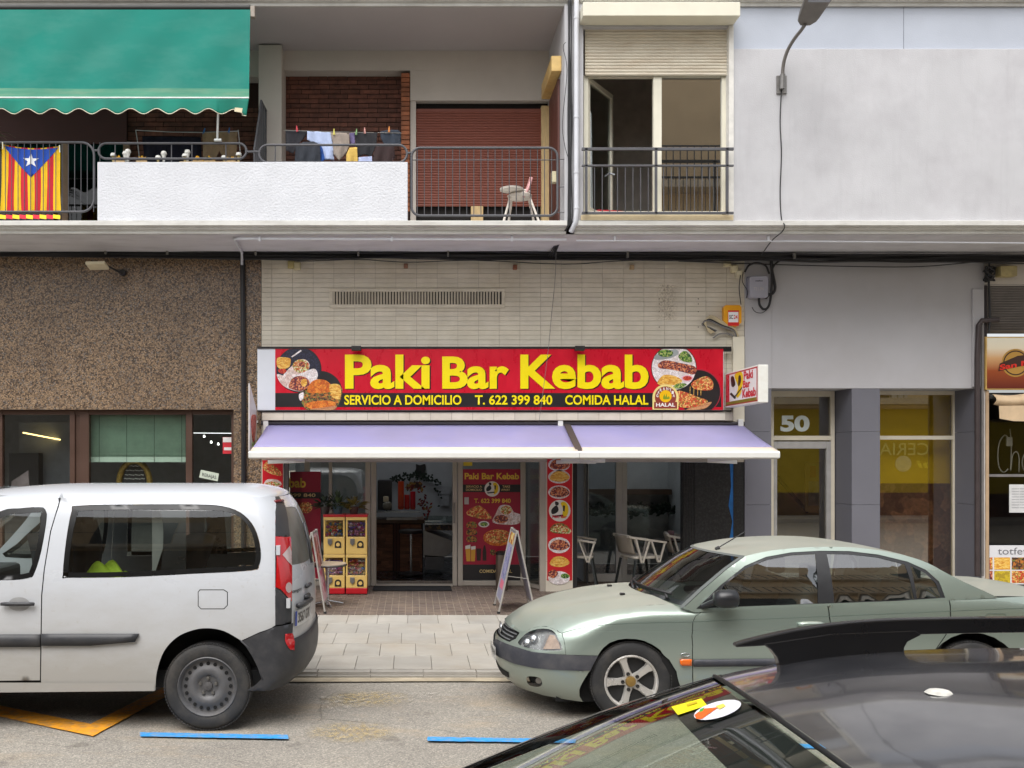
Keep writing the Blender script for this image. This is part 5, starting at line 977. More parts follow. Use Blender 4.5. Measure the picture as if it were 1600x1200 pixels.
# --- capsule machines
CM = M('capsule_cream', (214,180,104), .4, var=.06); CR = M('capsule_red', (176,20,30), .4); CLR = glass('capsule_clear', (206,206,206), 1.2, base=.06)
CAPS = cells('capsules', [(196,60,70), (70,110,170), (226,190,80), (170,90,150), (90,150,90), (226,220,214), (210,120,60)], 24); CAP2 = cells('capsules_pink', [(190,80,130), (140,110,190), (226,200,214), (206,140,170), (110,90,150)], 26)
YM = 13.12
def machine(a, c, b, d, base, lb, cap):
    t = thing('capsule_machine', lb, 'vending machine', P((a+c)/2, d, YM), 'capsule machines stacked beside the shop door'); m = (b+d)/2-1
    part('cabinet', MB().pbox(a+.5, m+3, c-.5, d-(9 if base else 0), YM, YM+.3), CM, t, bev=.008); part('top_rail', MB().pbox(a+.3, b, c-.3, b+5, YM-.005, YM+.3), CM, t, bev=.005)
    if base: part('plinth', MB().pbox(a+.5, d-9, c-.5, d, YM-.004, YM+.3), CR, t, bev=.006)
    else: part('lid', MB().pbox(a-.2, b-4, c+.2, b, YM-.01, YM+.31), CR, t, bev=.006)
    part('window', MB().pbox(a+3, b+5.5, c-3, m+2.5, YM+.005, YM+.011), CLR, t); part('bin_back', MB().pbox(a+2, b+5.5, c-2, m+2.5, YM+.2, YM+.22), CM, t)
    caps = MB()
    for i in range(6):
        for j in range(4):
            cpt = P(a+6+(c-a-12)*i/5+random.uniform(-1, 1), b+10+(m-b-10)*j/3.2+random.uniform(-1, 1), YM+.05+random.uniform(0, .03)); caps.lathe([(0,-.026), (.018,-.018), (.026,0), (.018,.018), (0,.026)], cpt, 8, caps=False)
    part('capsules', caps, cap, t, smooth=180, kind='stuff')
    for s_ in (0, 1): part('corner_post', MB().pbox((a+.5, c-3)[s_], b+5, (a+3, c-.5)[s_], m+3, YM+.0, YM+.03), CM, t)
    part('coin_mechanism', MB().prism([((a+c)/2-10,m+6),((a+c)/2-3,m+6),((a+c)/2-3,m+13),((a+c)/2-6.5,m+17),((a+c)/2-10,m+13)], lambda x, y: P(x, y, YM-.025), lambda x, y: P(x, y, YM-.025)+Vector((0,.024,0))), M('coin_grey', (120,118,116), .35, metal=.5), t, bev=.003)
    cx_ = (a+c)/2+6; part('chute_door', MB().pflat([(cx_-5,m+20),(cx_-5,m+13)]+[(cx_+5*math.cos(q), m+14-5*math.sin(q)) for q in [math.pi-i*math.pi/8 for i in range(9)]]+[(cx_+5,m+20)], YM-.008, .007), BLK, t); part('chute_flap', MB().pflat(circ(cx_, m+15, 3, 12), YM-.012, .004), CM, t)
machine(505, 539, 808, 866, False, 'upper left capsule vending machine with mixed coloured capsules', CAPS); machine(540, 574, 808, 866, False, 'upper right capsule vending machine with pink capsules', CAP2)
machine(505, 539, 866.5, 928, True, 'lower left capsule vending machine with red plinth behind the round table', CAP2); machine(540, 574, 866.5, 928, True, 'lower right capsule vending machine with red plinth', CAPS)
def potplant(px, py, col, lb, n, spread, cols):
    c = P(px, py, YM+.15); t = thing('potted_plant', lb, 'plant', c, 'potted plants on the capsule machines'); part('pot', MB().lathe([(.05,0), (.068,.1), (.072,.11), (.06,.11)], c, 16), M('pot'+str(col), col, .5), t, smooth=40); lm = MB()
    for k in range(n):
        a = random.uniform(0, 6.28); e = random.uniform(-.2, 1.4); d = Vector((math.cos(a)*math.cos(e), math.sin(a)*math.cos(e)*.5, math.sin(e))); L = random.uniform(.12, spread); s0 = c+Vector((0,0,.11))+d*L*.3; q = s0+d*L*.7-Vector((0,0,.05*L*8*.3)); sd = d.cross(Vector((0,0,1))).normalized()*random.uniform(.02, .04); md = (s0+q)/2+Vector((0,0,.02))
        lm.add([s0, md+sd, q, md-sd], [(0,1,2,3)])
    part('leaves', lm, M('leaf'+str(cols), cols, .5, var=.4, vs=12), t, norm=False)
potplant(528, 804, (60,84,96), 'leafy plant in a blue pot on the left capsule machine', 46, .3, (58,76,40)); potplant(553, 804, (70,44,40), 'yellow leaved plant in a brown pot on the right capsule machine', 40, .26, (112,100,42)); potplant(508, 804, (50,44,44), 'dark leafy plant in a dark pot at the left machine edge', 34, .26, (38,52,38))
# --- bistro table
tb_ = thing('bistro_table', 'round bistro table with one steel leg beside the capsule machines', 'table', P(512, 947, 12.2)); YT = 12.2
part('top', MB().lathe([(.2,0), (.235,.006), (.24,.02), (.235,.034), (.1,.034)], P(512, 884, YT), 28), M('table_top', (166,150,130), .4), tb_, smooth=40); part('rim', MB().lathe([(.241,.0), (.247,.01), (.247,.018), (.241,.026)], P(512, 884, YT), 28, caps=False), M('rim_dark', (70,66,62), .4), tb_); part('leg', MB().tube([P(512, 884, YT), P(512, 945, YT)], .022, 10), CHR, tb_, smooth=60)
for a in (.3, 1.87, 3.44, 5.0): part('foot', MB().tube([P(512, 943, YT)+Vector((0,0,.04)), P(512, 945, YT)+Vector((.2*math.cos(a),.2*math.sin(a),.012))], .014, 8), CHR, tb_, smooth=60)
# --- A boards
def aboard(x0, xt, x1, Y0, Y1, H, lb, face, cols):
    t = thing('a_board', lb, 'sign', ((x0+x1)/2, (Y0+Y1)/2, zp(Y0)), 'folding A boards on the pavement'); STL = M('aboard_frame', (166,162,156), .4, metal=.4, var=.08)
    zb = zp(Y0)+.01
    for s_, xx in ((0, x0), (1, x1)):
        fr = MB()
        for Y in (Y0, Y1): fr.beam((xx, Y, zb), (lerp(xt, xx, .02), Y, zb+H), .028, .02, up=(1,0,0))
        for k in (.12, .98): fr.beam((lerp(xx, xt, k), Y0, zb+H*k), (lerp(xx, xt, k), Y1, zb+H*k), .02, .028)
        part('leaf_frame', fr, STL, t, bev=.003)
        fn = lambda u, v, o: Vector((lerp(xx, xt, lerp(.13, .97, v))+o*(1 if s_ else -1), lerp(Y0+.015, Y1-.015, u), zb+H*lerp(.13, .97, v)))
        pn_ = part('panel', MB().prism([(0,0),(1,0),(1,1),(0,1)], lambda u, v: fn(u, v, .004), lambda u, v: fn(u, v, -.004)), cols[0], t)
        for k, (u0, u1, v0, v1, m_) in enumerate(cols[1]): part('print', MB().prism([(u0,v0),(u1,v0),(u1,v1),(u0,v1)], lambda u, v: fn(u, v, .0065), lambda u, v: fn(u, v, .0045)), m_, pn_)
        for Y in (Y0, Y1): part('foot', MB().box(xx-.018, xx+.018, Y-.016, Y+.016, zb-.012, zb+.02), M('rubber', (28,28,28), .8), t)
    part('stay', MB().beam((lerp(x0, xt, .45), Y0, zb+H*.45), (lerp(x1, xt, .45), Y0, zb+H*.42), .012, .006), STL, t)
aboard(fx(779, 11.65), fx(808, 11.65), fx(836, 11.65), 11.65, 12.25, 1.0, 'grey framed A board at the right of the shop entrance', 0, (M('aboard_grey', (150,150,170), .4, var=.15, vs=5), [(.05,.95,.82,.98,cells('ab_yellow', [(206,170,60), (170,90,50), (226,206,150)], 18)), (.1,.9,.3,.78,cells('ab_text', [(140,150,180), (170,160,190), (120,120,160)], 14)), (.2,.8,.16,.28,M('ab_pink', (206,110,130), .5))]))
aboard(fx(480, 11.65)-.18, fx(487, 11.65), fx(508, 11.65), 11.65, 12.2, .98, 'pink printed A board standing behind the white van', 1, (M('aboard_pink', (206,170,176), .4, var=.15, vs=5), [(.1,.9,.5,.95,cells('ab_meat', [(140,60,56), (190,110,110), (110,60,60), (214,170,170)], 12)), (.1,.9,.1,.45,cells('ab_meat2', [(206,150,160), (190,90,110), (226,190,196)], 12))]))
bn = thing('ash_bin', 'slim dark ash bin with a pale side behind the right A board', 'bin', P(776, 920, 13.6)); part('body', MB().lathe([(.085,0), (.085,.5), (.08,.52)], P(784, 924, 13.55), 20), M('bin_bronze', (96,84,72), .35, metal=.4), bn, smooth=40); part('cap', MB().lathe([(.09,0), (.095,.03), (.06,.05)], P(784, 924, 13.55)+Vector((0,0,.52)), 20), M('bin_black', (26,24,24), .4), bn, smooth=40)
# --- chairs with slatted wooden arms
WCH = M('chair_white', (206,200,186), .5, var=.08, vs=6); LEGM = M('chair_leg_dark', (38,44,44), .5)
def chair(loc, rz, lb):
    t = thing('wooden_armchair', lb, 'chair', (0, 0, 0), 'pale wooden armchairs outside the shop'); h = .44
    part('seat', MB().prism(rrect(-.23, .23, -.22, .22, .05), lambda x, y: (x, y, h-.02+.015*(y/.22)**2), lambda x, y: (x, y, h+.015+.015*(y/.22)**2)), WCH, t, bev=.008)
    part('backrest', MB().grid(lambda u, v: (lerp(-.24, .24, u), .22+.07*v-.05*math.cos((u-.5)*math.pi)*-1+.0, h+.06+.26*v), 12, 6), M('chair_back', (150,142,128), .6, var=.1), t, smooth=180, solid=.018)
    for s_ in (-1, 1):
        part('armrest', MB().beam((s_*.27, -.26, h+.22), (s_*.25, .3, h+.30), .035, .03), WCH, t, bev=.006)
        for y0, y1 in ((-.24,-.16), (-.02,-.14), (.0,.1), (.22,.12)): part('strut', MB().beam((s_*.265, y0, h+.225+(y0+.26)*.13), (s_*.25, y1, h-.06), .03, .024), WCH, t, bev=.004)
        for y in (-.2, .2): part('leg', MB().beam((s_*.22, y, h-.03), (s_*.26, y*1.35, 0), .028, .028), LEGM, t)
    part('top_rail', MB().beam((-.25, .3, h+.31), (.25, .3, h+.31), .03, .035), WCH, t, bev=.006)
    t.location = loc; t.rotation_euler = (0, 0, rz)
zc = zp(13.7)+.008
chair((fx(903, 13.85), 13.85, zc), math.radians(78), 'pale wooden armchair behind the red dish poster pillar'); chair((fx(1001, 13.8), 13.8, zc), math.radians(-255), 'pale wooden armchair in front of the white framed glass door'); chair((fx(1075, 13.95), 13.95, zc), math.radians(80), 'pale wooden armchair half hidden by the green car windscreen')
dt = thing('dark_table', 'small dark cafe table between the wooden armchairs', 'table', (fx(1050, 14.0), 14.0, zc)); part('top', MB().lathe([(.26,0), (.27,.012), (.26,.025)], (fx(1048, 14.05), 14.05, .78), 24), M('dark_wood', (52,42,36), .5), dt); part('leg', MB().tube([(fx(1048, 14.05), 14.05, zc), (fx(1048, 14.05), 14.05, .78)], .03, 10), LEGM, dt); part('base', MB().lathe([(.2,0), (.2,.015), (.03,.03)], (fx(1048, 14.05), 14.05, zc), 20), LEGM, dt)
single('napkin_box', MB().box(fx(1048, 14.05)-.04, fx(1048, 14.05)+.04, 14.0, 14.08, .806, .93), M('napkin_pink', (140,110,110), .5), 'small napkin holder on the dark cafe table', 'napkin holder', bev=.006)
hgl = thing('hedge_garland', 'row of dark artificial plants along the shelf inside the bay', 'plants', P(1000, 800, 16.7)); lm = MB()
for k in range(420):
    a = random.uniform(905, 1072); c = P(a, random.uniform(792, 803)+3*math.sin(a*.3), 16.6+random.uniform(-.1, .1)); d = Vector((random.uniform(-1, 1), random.uniform(-1, .3), random.uniform(-.3, 1))).normalized(); sd = d.cross(Vector((.3,1,0))).normalized()*.025; lm.add([c, c+d*.05+sd, c+d*.1, c+d*.05-sd], [(0,1,2,3)])
part('leaves', lm, M('vine_leaf', (30,44,32), .7), hgl, norm=False)
# ================================================================ grey portal, number 50
PGL = M('portal_light', (176,175,178), .8, var=.04, vs=1.2, bs=50, bst=.1, dirt=((164,160,160), .5, .8)); PGD = M('portal_dark', (104,104,112), .7, var=.05, vs=1.5, bs=40, bst=.08)
po = thing('entrance_portal', 'light and dark grey entrance portal around the number 50 doorway', 'doorway', (fx(1350, YF), YF, GY)); zL = fz(607, YF)
part('upper_wall', MB().box(fx(1163, YF)+.002, fx(1205, YF), YF-.012, YF+.6, zL, ZS-.009), PGL, po, bev=.004); part('upper_wall', MB().box(fx(1205, YF)+.002, fx(1538, YF), YF, YF+.6, zL+.001, ZS-.009), PGL, po, bev=.004); part('wall_strip', MB().box(fx(1520, YF-.03), fx(1538, YF-.03), YF-.03, YF-.001, zL+.02, fz(452, YF)), PGL, po, bev=.006)
for a, b in ((1163.5, 1205), (1331, 1375), (1524, 1538)):
    for k, (z0_, z1_) in enumerate(((GY-.02, 1.34), (1.344, 2.36), (2.364, zL-.001))): part('pillar_slab', MB().box(fx(a, YF)+.001, fx(b, YF), YF-.004 if a < 1200 else YF+.002, YF+.62, z0_, z1_), PGD, po)
part('edge_trim', MB().box(fx(1533, YF), fx(1538, YF)+.01, YF-.012, YF-.006, GY, zL), M('trim_white', (210,208,206), .6), po)
YD5 = YF+.54; PCR_ = M('portal_cream', (212,204,186), .5, var=.05); zd = GY
fr = MB()
for a, b in ((1202,1208), (1297,1303), (1488,1494)): fr.box(fx(a, YD5), fx(b, YD5), YD5-.03, YD5+.04, zd, zL)
fr.box(fx(1208, YD5), fx(1297, YD5), YD5-.025, YD5+.035, fz(688, YD5), fz(681, YD5)); fr.box(fx(1208, YD5), fx(1297, YD5), YD5-.025, YD5+.035, fz(620, YD5), zL); fr.box(fx(1360, YD5), fx(1488, YD5), YD5-.025, YD5+.035, fz(687, YD5), fz(681, YD5)); fr.box(fx(1360, YD5), fx(1488, YD5), YD5-.025, YD5+.035, fz(617, YD5), zL)
part('frame', fr, PCR_, po, bev=.004)
PG = glass('portal_glass', (232,228,208), 1.0, base=.24)
part('transom_pane', MB().box(fx(1208, YD5), fx(1297, YD5), YD5, YD5+.006, fz(681, YD5), fz(620, YD5)), PG, po); part('window_pane', MB().box(fx(1360, YD5), fx(1488, YD5), YD5, YD5+.006, zd, fz(687, YD5)), PG, po); part('window_pane', MB().box(fx(1360, YD5), fx(1488, YD5), YD5, YD5+.006, fz(681, YD5), fz(617, YD5)), PG, po)
dr = MB()
for q in ((1208,690,1213,930), (1290,690,1297,930), (1213,690,1290,701)): dr.box(fx(q[0], YD5), fx(q[2], YD5), YD5-.035, YD5+.03, max(zd, fz(q[3], YD5)), fz(q[1], YD5))
dr.box(fx(1213, YD5), fx(1290, YD5), YD5-.035, YD5+.03, zd, zd+.2); do = part('door', dr, M('door_grey', (170,168,166), .45, metal=.2), po, bev=.005); part('door_pane', MB().box(fx(1213, YD5), fx(1290, YD5), YD5, YD5+.006, zd+.2, fz(701, YD5)), PG, do); ptext('50', 1219.5, 649, 1265, 674.5, YD5-.004, M('number_white', (196,204,200), .6), po, bold=.045)
room(fx(1198, YD5), fx(1500, YD5), YD5+.1, YD5+3.2, zd, 3.1, M('hall_wall', (210,190,116), .8, var=.1), po, 'hall', fl=M('hall_floor', (70,52,44), .4)); part('hall_dado', MB().box(fx(1370, YD5), fx(1500, YD5)-.02, YD5+.2, YD5+.23, zd, 1.62), cells('hall_marble', [(124,86,74), (150,108,90), (104,70,62), (136,102,86)], 7, .3), po); part('hall_panel', MB().box(fx(1360, YD5), fx(1500, YD5)-.02, YD5+.23, YD5+.26, 1.62, 3.0), M('hall_yellow', (228,196,44), .6, var=.06), po)
part('notice_board', MB().pbox(1258, 722, 1283, 800, YD5+1.2, YD5+1.23), M('board_cream', (150,128,86), .7), po); part('notice', MB().pbox(1266, 728, 1275, 746, YD5+1.17, YD5+1.19), M('notice_red', (150,60,40), .6), po); part('notice', MB().pbox(1264, 752, 1279, 790, YD5+1.17, YD5+1.19), M('notice_photo', (130,130,134), .6, var=.4, vs=9), po)
part('stair_rail', MB().beam(P(1214, 745, YD5+1), P(1262, 800, YD5+1.3), .03, .05), M('rail_dark', (30,24,22), .5), po)
# ================================================================ bar at the right edge
rb_ = thing('bar_shopfront', 'dark bar front with louvres, beer sign and folded blind at right edge', 'shopfront', (fx(1600, YF), YF, GY)); xr0, xr1 = fx(1540, YF), X1
part('upper_wall', MB().box(fx(1538, YF)+.003, xr1, YF+.03, YF+.3, fz(446, YF), ZS-.01), CREAM, rb_); part('louvre_back', MB().box(xr0, xr1, YF+.08, YF+.1, fz(520, YF), fz(446, YF)), M('louvre_dark', (24,22,22), .9), rb_)
lvm = MB().obox((0,0,0), (1,0,0), (xr1-xr0)/2, (0,.75,-.66), .03, (0,.66,.75), .003).mesh('louvre'); lvm.materials.append(M('louvre_grey', (128,122,118), .5))
for k in range(19): inst('louvre', lvm, ((xr0+xr1)/2, YF+.05, fz(517.5-3.95*k, YF)), rb_)
part('side_wall', MB().box(fx(1538, YF)+.003, fx(1542, YF), YF-.005, YF+.5, GY, fz(446, YF)), M('bar_frame_dark', (44,34,34), .6), rb_); part('timber_post', MB().pbox(1540.5, 610, 1545.5, 925, YF-.03, YF+.05), M('post_tan', (176,150,120), .6, var=.1), rb_, bev=.004)
bs = thing('beer_sign', 'beer sign with round gold emblem and red lettering at the right edge', 'sign', P(1590, 608, YF)); YBs = YF-.06
part('case', MB().box(fx(1540, YBs), fx(1680, YBs), YBs, YF-.001, fz(609, YBs), fz(526, YBs)), M('sign_gold_edge', (196,160,90), .4), bs, bev=.006)
def gradm():
    m, t, b, pos = newmat('beer_gradient'); b.inputs['Roughness'].default_value = .3; sp = N(t, 'ShaderNodeSeparateXYZ'); t.links.new(pos, sp.inputs[0]); mr = N(t, 'ShaderNodeMapRange'); t.links.new(sp.outputs[2], mr.inputs[0]); mr.inputs[1].default_value = fz(607, YBs); mr.inputs[2].default_value = fz(528, YBs)
    t.links.new(ramp(t, mr.outputs[0], [(0, lin((96,34,24))), (.35, lin((150,72,34))), (.6, lin((206,160,110))), (.8, lin((228,216,190))), (1, lin((232,226,206)))]), b.inputs['Base Color']); return m
part('face', MB().box(fx(1542, YBs), fx(1678, YBs), YBs-.004, YBs-.001, fz(607, YBs), fz(528, YBs)), gradm(), bs)
GLD = flatmat('emblem_gold', (176,134,60)); EMD = flatmat('emblem_dark', (60,36,26)); LB = lambda pts, k, m_: part('emblem', MB().pflat(pts, YBs-.006-.001*k, .001), m_, bs)
LB(circ(1587, 567, 22, 30), 0, GLD); LB(circ(1587, 567, 19.5, 30), 1, EMD); LB(circ(1587, 567, 17.5, 30), 2, GLD); LB([(1560,580),(1562,568),(1590,556),(1640,550),(1640,566),(1596,572)], 3, EMD)
text('San Miguel', 0, 1, 0, 1, 0, flatmat('emblem_red', (214,44,30)), bs, bold=.03, fn=lambda u, v: P(1562+84*u, 581-15*u-11*v, YBs-.012))
bw = MB(); YBw = YF+.12
part('bar_pane', MB().box(fx(1545, YBw), xr1, YBw, YBw+.008, GY+.02, fz(655, YBw)), glass('bar_glass', (206,208,208), 1.2, base=.05), rb_); room(fx(1545, YF), xr1, YBw+.1, YBw+3.0, GY, fz(612, YF), M('bar_room', (96,88,84), .8), rb_, 'bar_room'); part('bar_rail', MB().pbox(1545, 741, 1700, 745, YBw-.03, YBw-.001), M('bar_rail_grey', (120,116,116), .5), rb_)
fb_ = thing('folded_blind', 'folded cream canvas blind below the beer sign', 'blind', P(1580, 650, YF)); CAN = M('blind_canvas', (206,180,146), .8, var=.1, vs=5)
part('canvas', MB().grid(lambda u, v: P(lerp(1551, 1680, u)+6*math.sin(v*3)*(1-u), lerp(616, 632+6*u, v)+2*math.sin(u*9), YF-.06-.06*math.sin(v*3.1)), 14, 8), CAN, fb_, smooth=180, solid=.006); part('flap', MB().pflat([(1561,634),(1690,632),(1690,660),(1584,658),(1562,654)], YF-.1, .006), CAN, fb_); part('roller', MB().tube([P(1546, 620, YF-.03), P(1680, 618, YF-.03)], .035, 10), M('roller_dark', (52,52,50), .6), fb_, smooth=60)
ng = thing('window_script', 'thin pale tube lettering hung inside the bar window', 'lettering', P(1585, 740, YBw)); tl = [(1576,686),(1570,680),(1562,690),(1559,710),(1561,730),(1568,738),(1575,733)]
for pts in (tl, [(1578,670),(1580,700),(1579,736),(1582,712),(1588,706),(1592,714),(1592,738)], [(1610,712),(1602,708),(1597,722),(1601,736),(1609,730),(1611,708),(1612,738)]): part('stroke', MB().tube(crom([tuple(P(a, b, YBw+.1)) for a, b in pts], 5, False), .008, 6), M('tube_pale', (170,166,156), .5), ng, smooth=180)
part('socket_plate', MB().pbox(1573, 683, 1582, 697, YBw+.09, YBw+.11), M('tube_pale', (170,166,156), .5), ng)
nt_ = thing('paper_notice', 'white printed paper notice taped inside the bar window', 'notice', P(1590, 800, YBw)); part('sheet', MB().pbox(1577, 757, 1622, 801, YBw-.005, YBw-.002), M('paper', (206,206,206), .7), nt_)
for k in range(8): ptext('mmmmm mmm', 1581, 763+4.2*k, 1600, 764.6+4.2*k, YBw-.007, M('ink_grey', (110,112,120), .8), nt_)
pt_ = thing('food_poster', 'white poster with rows of dishes and grey lettering low in the bar window', 'poster', P(1590, 912, YBw)); Yt = YF-.01; part('sheet', MB().pbox(1546, 852, 1690, 913, Yt, Yt+.004), flatmat('poster_white', (214,214,218)), pt_); ptext("totfet", 1559, 855.5, 1605, 866.5, Yt-.002, flatmat('poster_grey', (110,110,116)), pt_, keep=False)
k = 0
for r in range(2):
    for c in range(5):
        a = 1526+27.5*c; part('picture', MB().pbox(max(a, 1546.3), 871+21*r, a+25, 890+21*r, Yt-.002, Yt), [PIZ, FRY, BURG, MEAT, cells('print_mustard', [(206,180,40), (176,150,40)], 30)][(c+3*r) % 5], pt_)
dp = thing('wall_pipes', 'dark conduit pipes running down the edge of the bar front', 'pipe', P(1532, 925, YF)); 
part('pipe', MB().tube([P(1560, 500, YF-.06), P(1534, 501, YF-.06), P(1529, 508, YF-.06), P(1527, 560, YF-.06), P(1527, 900, YF-.06)], .035, 10), M('pipe_brown', (60,50,50), .5, var=.15), dp, smooth=60); part('pipe', MB().tube([P(1535, 505, YF-.05), P(1535, 900, YF-.05)], .02, 8), M('pipe_grey', (110,106,104), .5), dp, smooth=60); part('pipe', MB().tube([P(1546, 405, YF-.05), P(1545, 440, YF-.05), P(1547, 500, YF-.07), P(1545, 520, YF-.07)], .014, 8), CAB, dp, smooth=60)
single('cable_tangle', MB().tube(crom([tuple(P(1546+9*math.sin(k*2.1)+random.uniform(-3, 3), 428+9*math.cos(k*1.3)+random.uniform(-4, 4), YF-.06+.04*math.sin(k))) for k in range(26)], 4, False), .012, 6), CAB, 'black tangle of cables beside the cream box above the louvres', 'cables', smooth=180)
single('cable_box', MB().pbox(1564, 415, 1590, 431, YF-.12, YF+.02), M('box_ochre', (170,156,110), .6, var=.2, vs=9), 'ochre junction box above the louvres at the right edge', 'wall box', bev=.01)
# ================================================================ the houses across the street, behind the camera (seen in the glass)
YO2 = -3.4
op = thing('opposite_building', 'beige house with balconies across the street, mirrored in the windows', 'building', (0, YO2, 0)); BEI = M('beige_render', (214,190,154), .85, var=.08, vs=1)
single('opposite_pavement', MB().box(-40, 40, YO2-.01, -1.4, -.02, .12), M('pavement_grey', (160,154,146), .85, var=.1), kind='structure')
part('wall', MB().box(-22, 26, YO2-.5, YO2, 3.6, 6.9), BEI, op); part('tall_wall', MB().box(2, 16, YO2-.5, YO2-.003, 6.9, 14.0), BEI, op); part('ground_wall', MB().box(-22, 9.9, YO2-.5, YO2-.02, 0, 3.6), M('opp_ground', (130,116,100), .8, var=.15, vs=.6), op); part('ground_wall', MB().box(20, 26, YO2-.5, YO2-.02, 0, 3.6), M('opp_ground', (130,116,100), .8), op)
for fl_ in range(3):
    z = 3.7+3.0*fl_; xa, xb = (-20, 24) if fl_ < 1 else (2.2, 15.8)
    part('balcony_slab', MB().box(xa, xb, YO2+.001, YO2+.8, z, z+.2), M('opp_slab', (196,180,156), .8), op)
    for x in (range(-18, 24, 4) if fl_ < 1 else (2.6, 4.9, 11.2, 13.4)):
        part('window', MB().box(x, x+1.5, YO2+.001, YO2+.03, z+.25, z+2.4), M('opp_window', (52,50,48), .3), op); part('shutter', MB().box(x+1.55, x+2.1, YO2+.001, YO2+.05, z+.25, z+2.4), M('opp_shutter', (206,200,186), .7), op)
    rl = part('railing', MB().box(xa, xb, YO2+.74, YO2+.77, z+1.15, z+1.19), IRON, op)
    bmm = MB().box(0, .025, 0, .025, z+.2, z+1.15).mesh('baluster'); bmm.materials.append(IRON)
    for k in range(0, 68): inst('baluster', bmm, (2.2+k*.2, YO2+.74, 0), rl)
hb_ = thing('haberdashery_shopfront', 'yellow haberdashery shopfront across the street, mirrored in the portal window', 'shopfront', (15, YO2, 0))
part('fascia', MB().box(9.95, 19.9, YO2-.3, YO2, .86, 3.58), M('fascia_yellow', (188,160,20), .5, var=.05), hb_); part('base', MB().box(9.95, 19.9, YO2-.3, YO2-.01, 0, .858), cells('opp_marble', [(84,56,48), (110,74,60), (70,46,42), (96,70,58)], 3, .3), hb_)
fnm = lambda x, z: (2*13.9-x, YO2+.008, z)
text('MERCERIA', 27.8-17.93, 27.8-15.2, 2.08, 2.48, 0, M('letter_pale_yellow', (248,236,130), .5), hb_, bold=.0, fn=lambda x, z: (27.8-x, YO2+.008, z)); text('Anni', 27.8-18.0, 27.8-16.4, 1.66, 1.92, 0, M('letter_gold', (250,226,60), .5), hb_, bold=.03, shear=.2, fn=lambda x, z: (27.8-x, YO2+.008, z))
part('button_emblem', MB().lathe([(.0,.0), (.26,.0), (.26,.03), (.2,.04), (.0,.03)], (15.97, YO2+.001, 1.8), 24, 'y'), M('emblem_pale', (222,214,160), .5), hb_)
# ================================================================ vehicles
def solve_px(fn, px, py, s0, s1, z=.7):
    """find (s, z) on the near surface fn(s, z) -> (X, Y, Z) that is seen at a pixel of the survey"""
    for _ in range(14):
        a, b = s0, s1
        for _ in range(26):
            m = (a+b)/2; X, Y, _z = fn(m, z)
            if CX+X*F/Y < px: a = m
            else: b = m
        s = (a+b)/2; Y = fn(s, z)[1]; z = .5*z+.5*(CAMH-(py-CY)*Y/F)
    return s, z
def offset_fn(fn, d, e=.004):                             # the same surface moved outwards by d
    def g(s, z):
        p = Vector(fn(s, z)); a = Vector(fn(s+e, z))-Vector(fn(s-e, z)); b = Vector(fn(s, z+e))-Vector(fn(s, z-e)); n = a.cross(b)
        if n.length < 1e-12: return p
        n.normalize()
        if n.y > 0 and abs(n.y) > .3: n = -n
        elif abs(n.y) <= .3 and n.y > 0: n = -n
        return p+n*d
    return g
BODYK = M('underbody_black', (14,14,15), .8, var=.1); RUB = M('tyre_rubber', (42,42,43), .75, var=.15, vs=10, bs=60, bst=.2, dirt=((92,86,78), .5, 6))
TRIM = M('trim_black', (50,51,55), .5, var=.08, vs=10, dirt=((96,92,88), .35, 5)); CHROME = MATS['chrome']
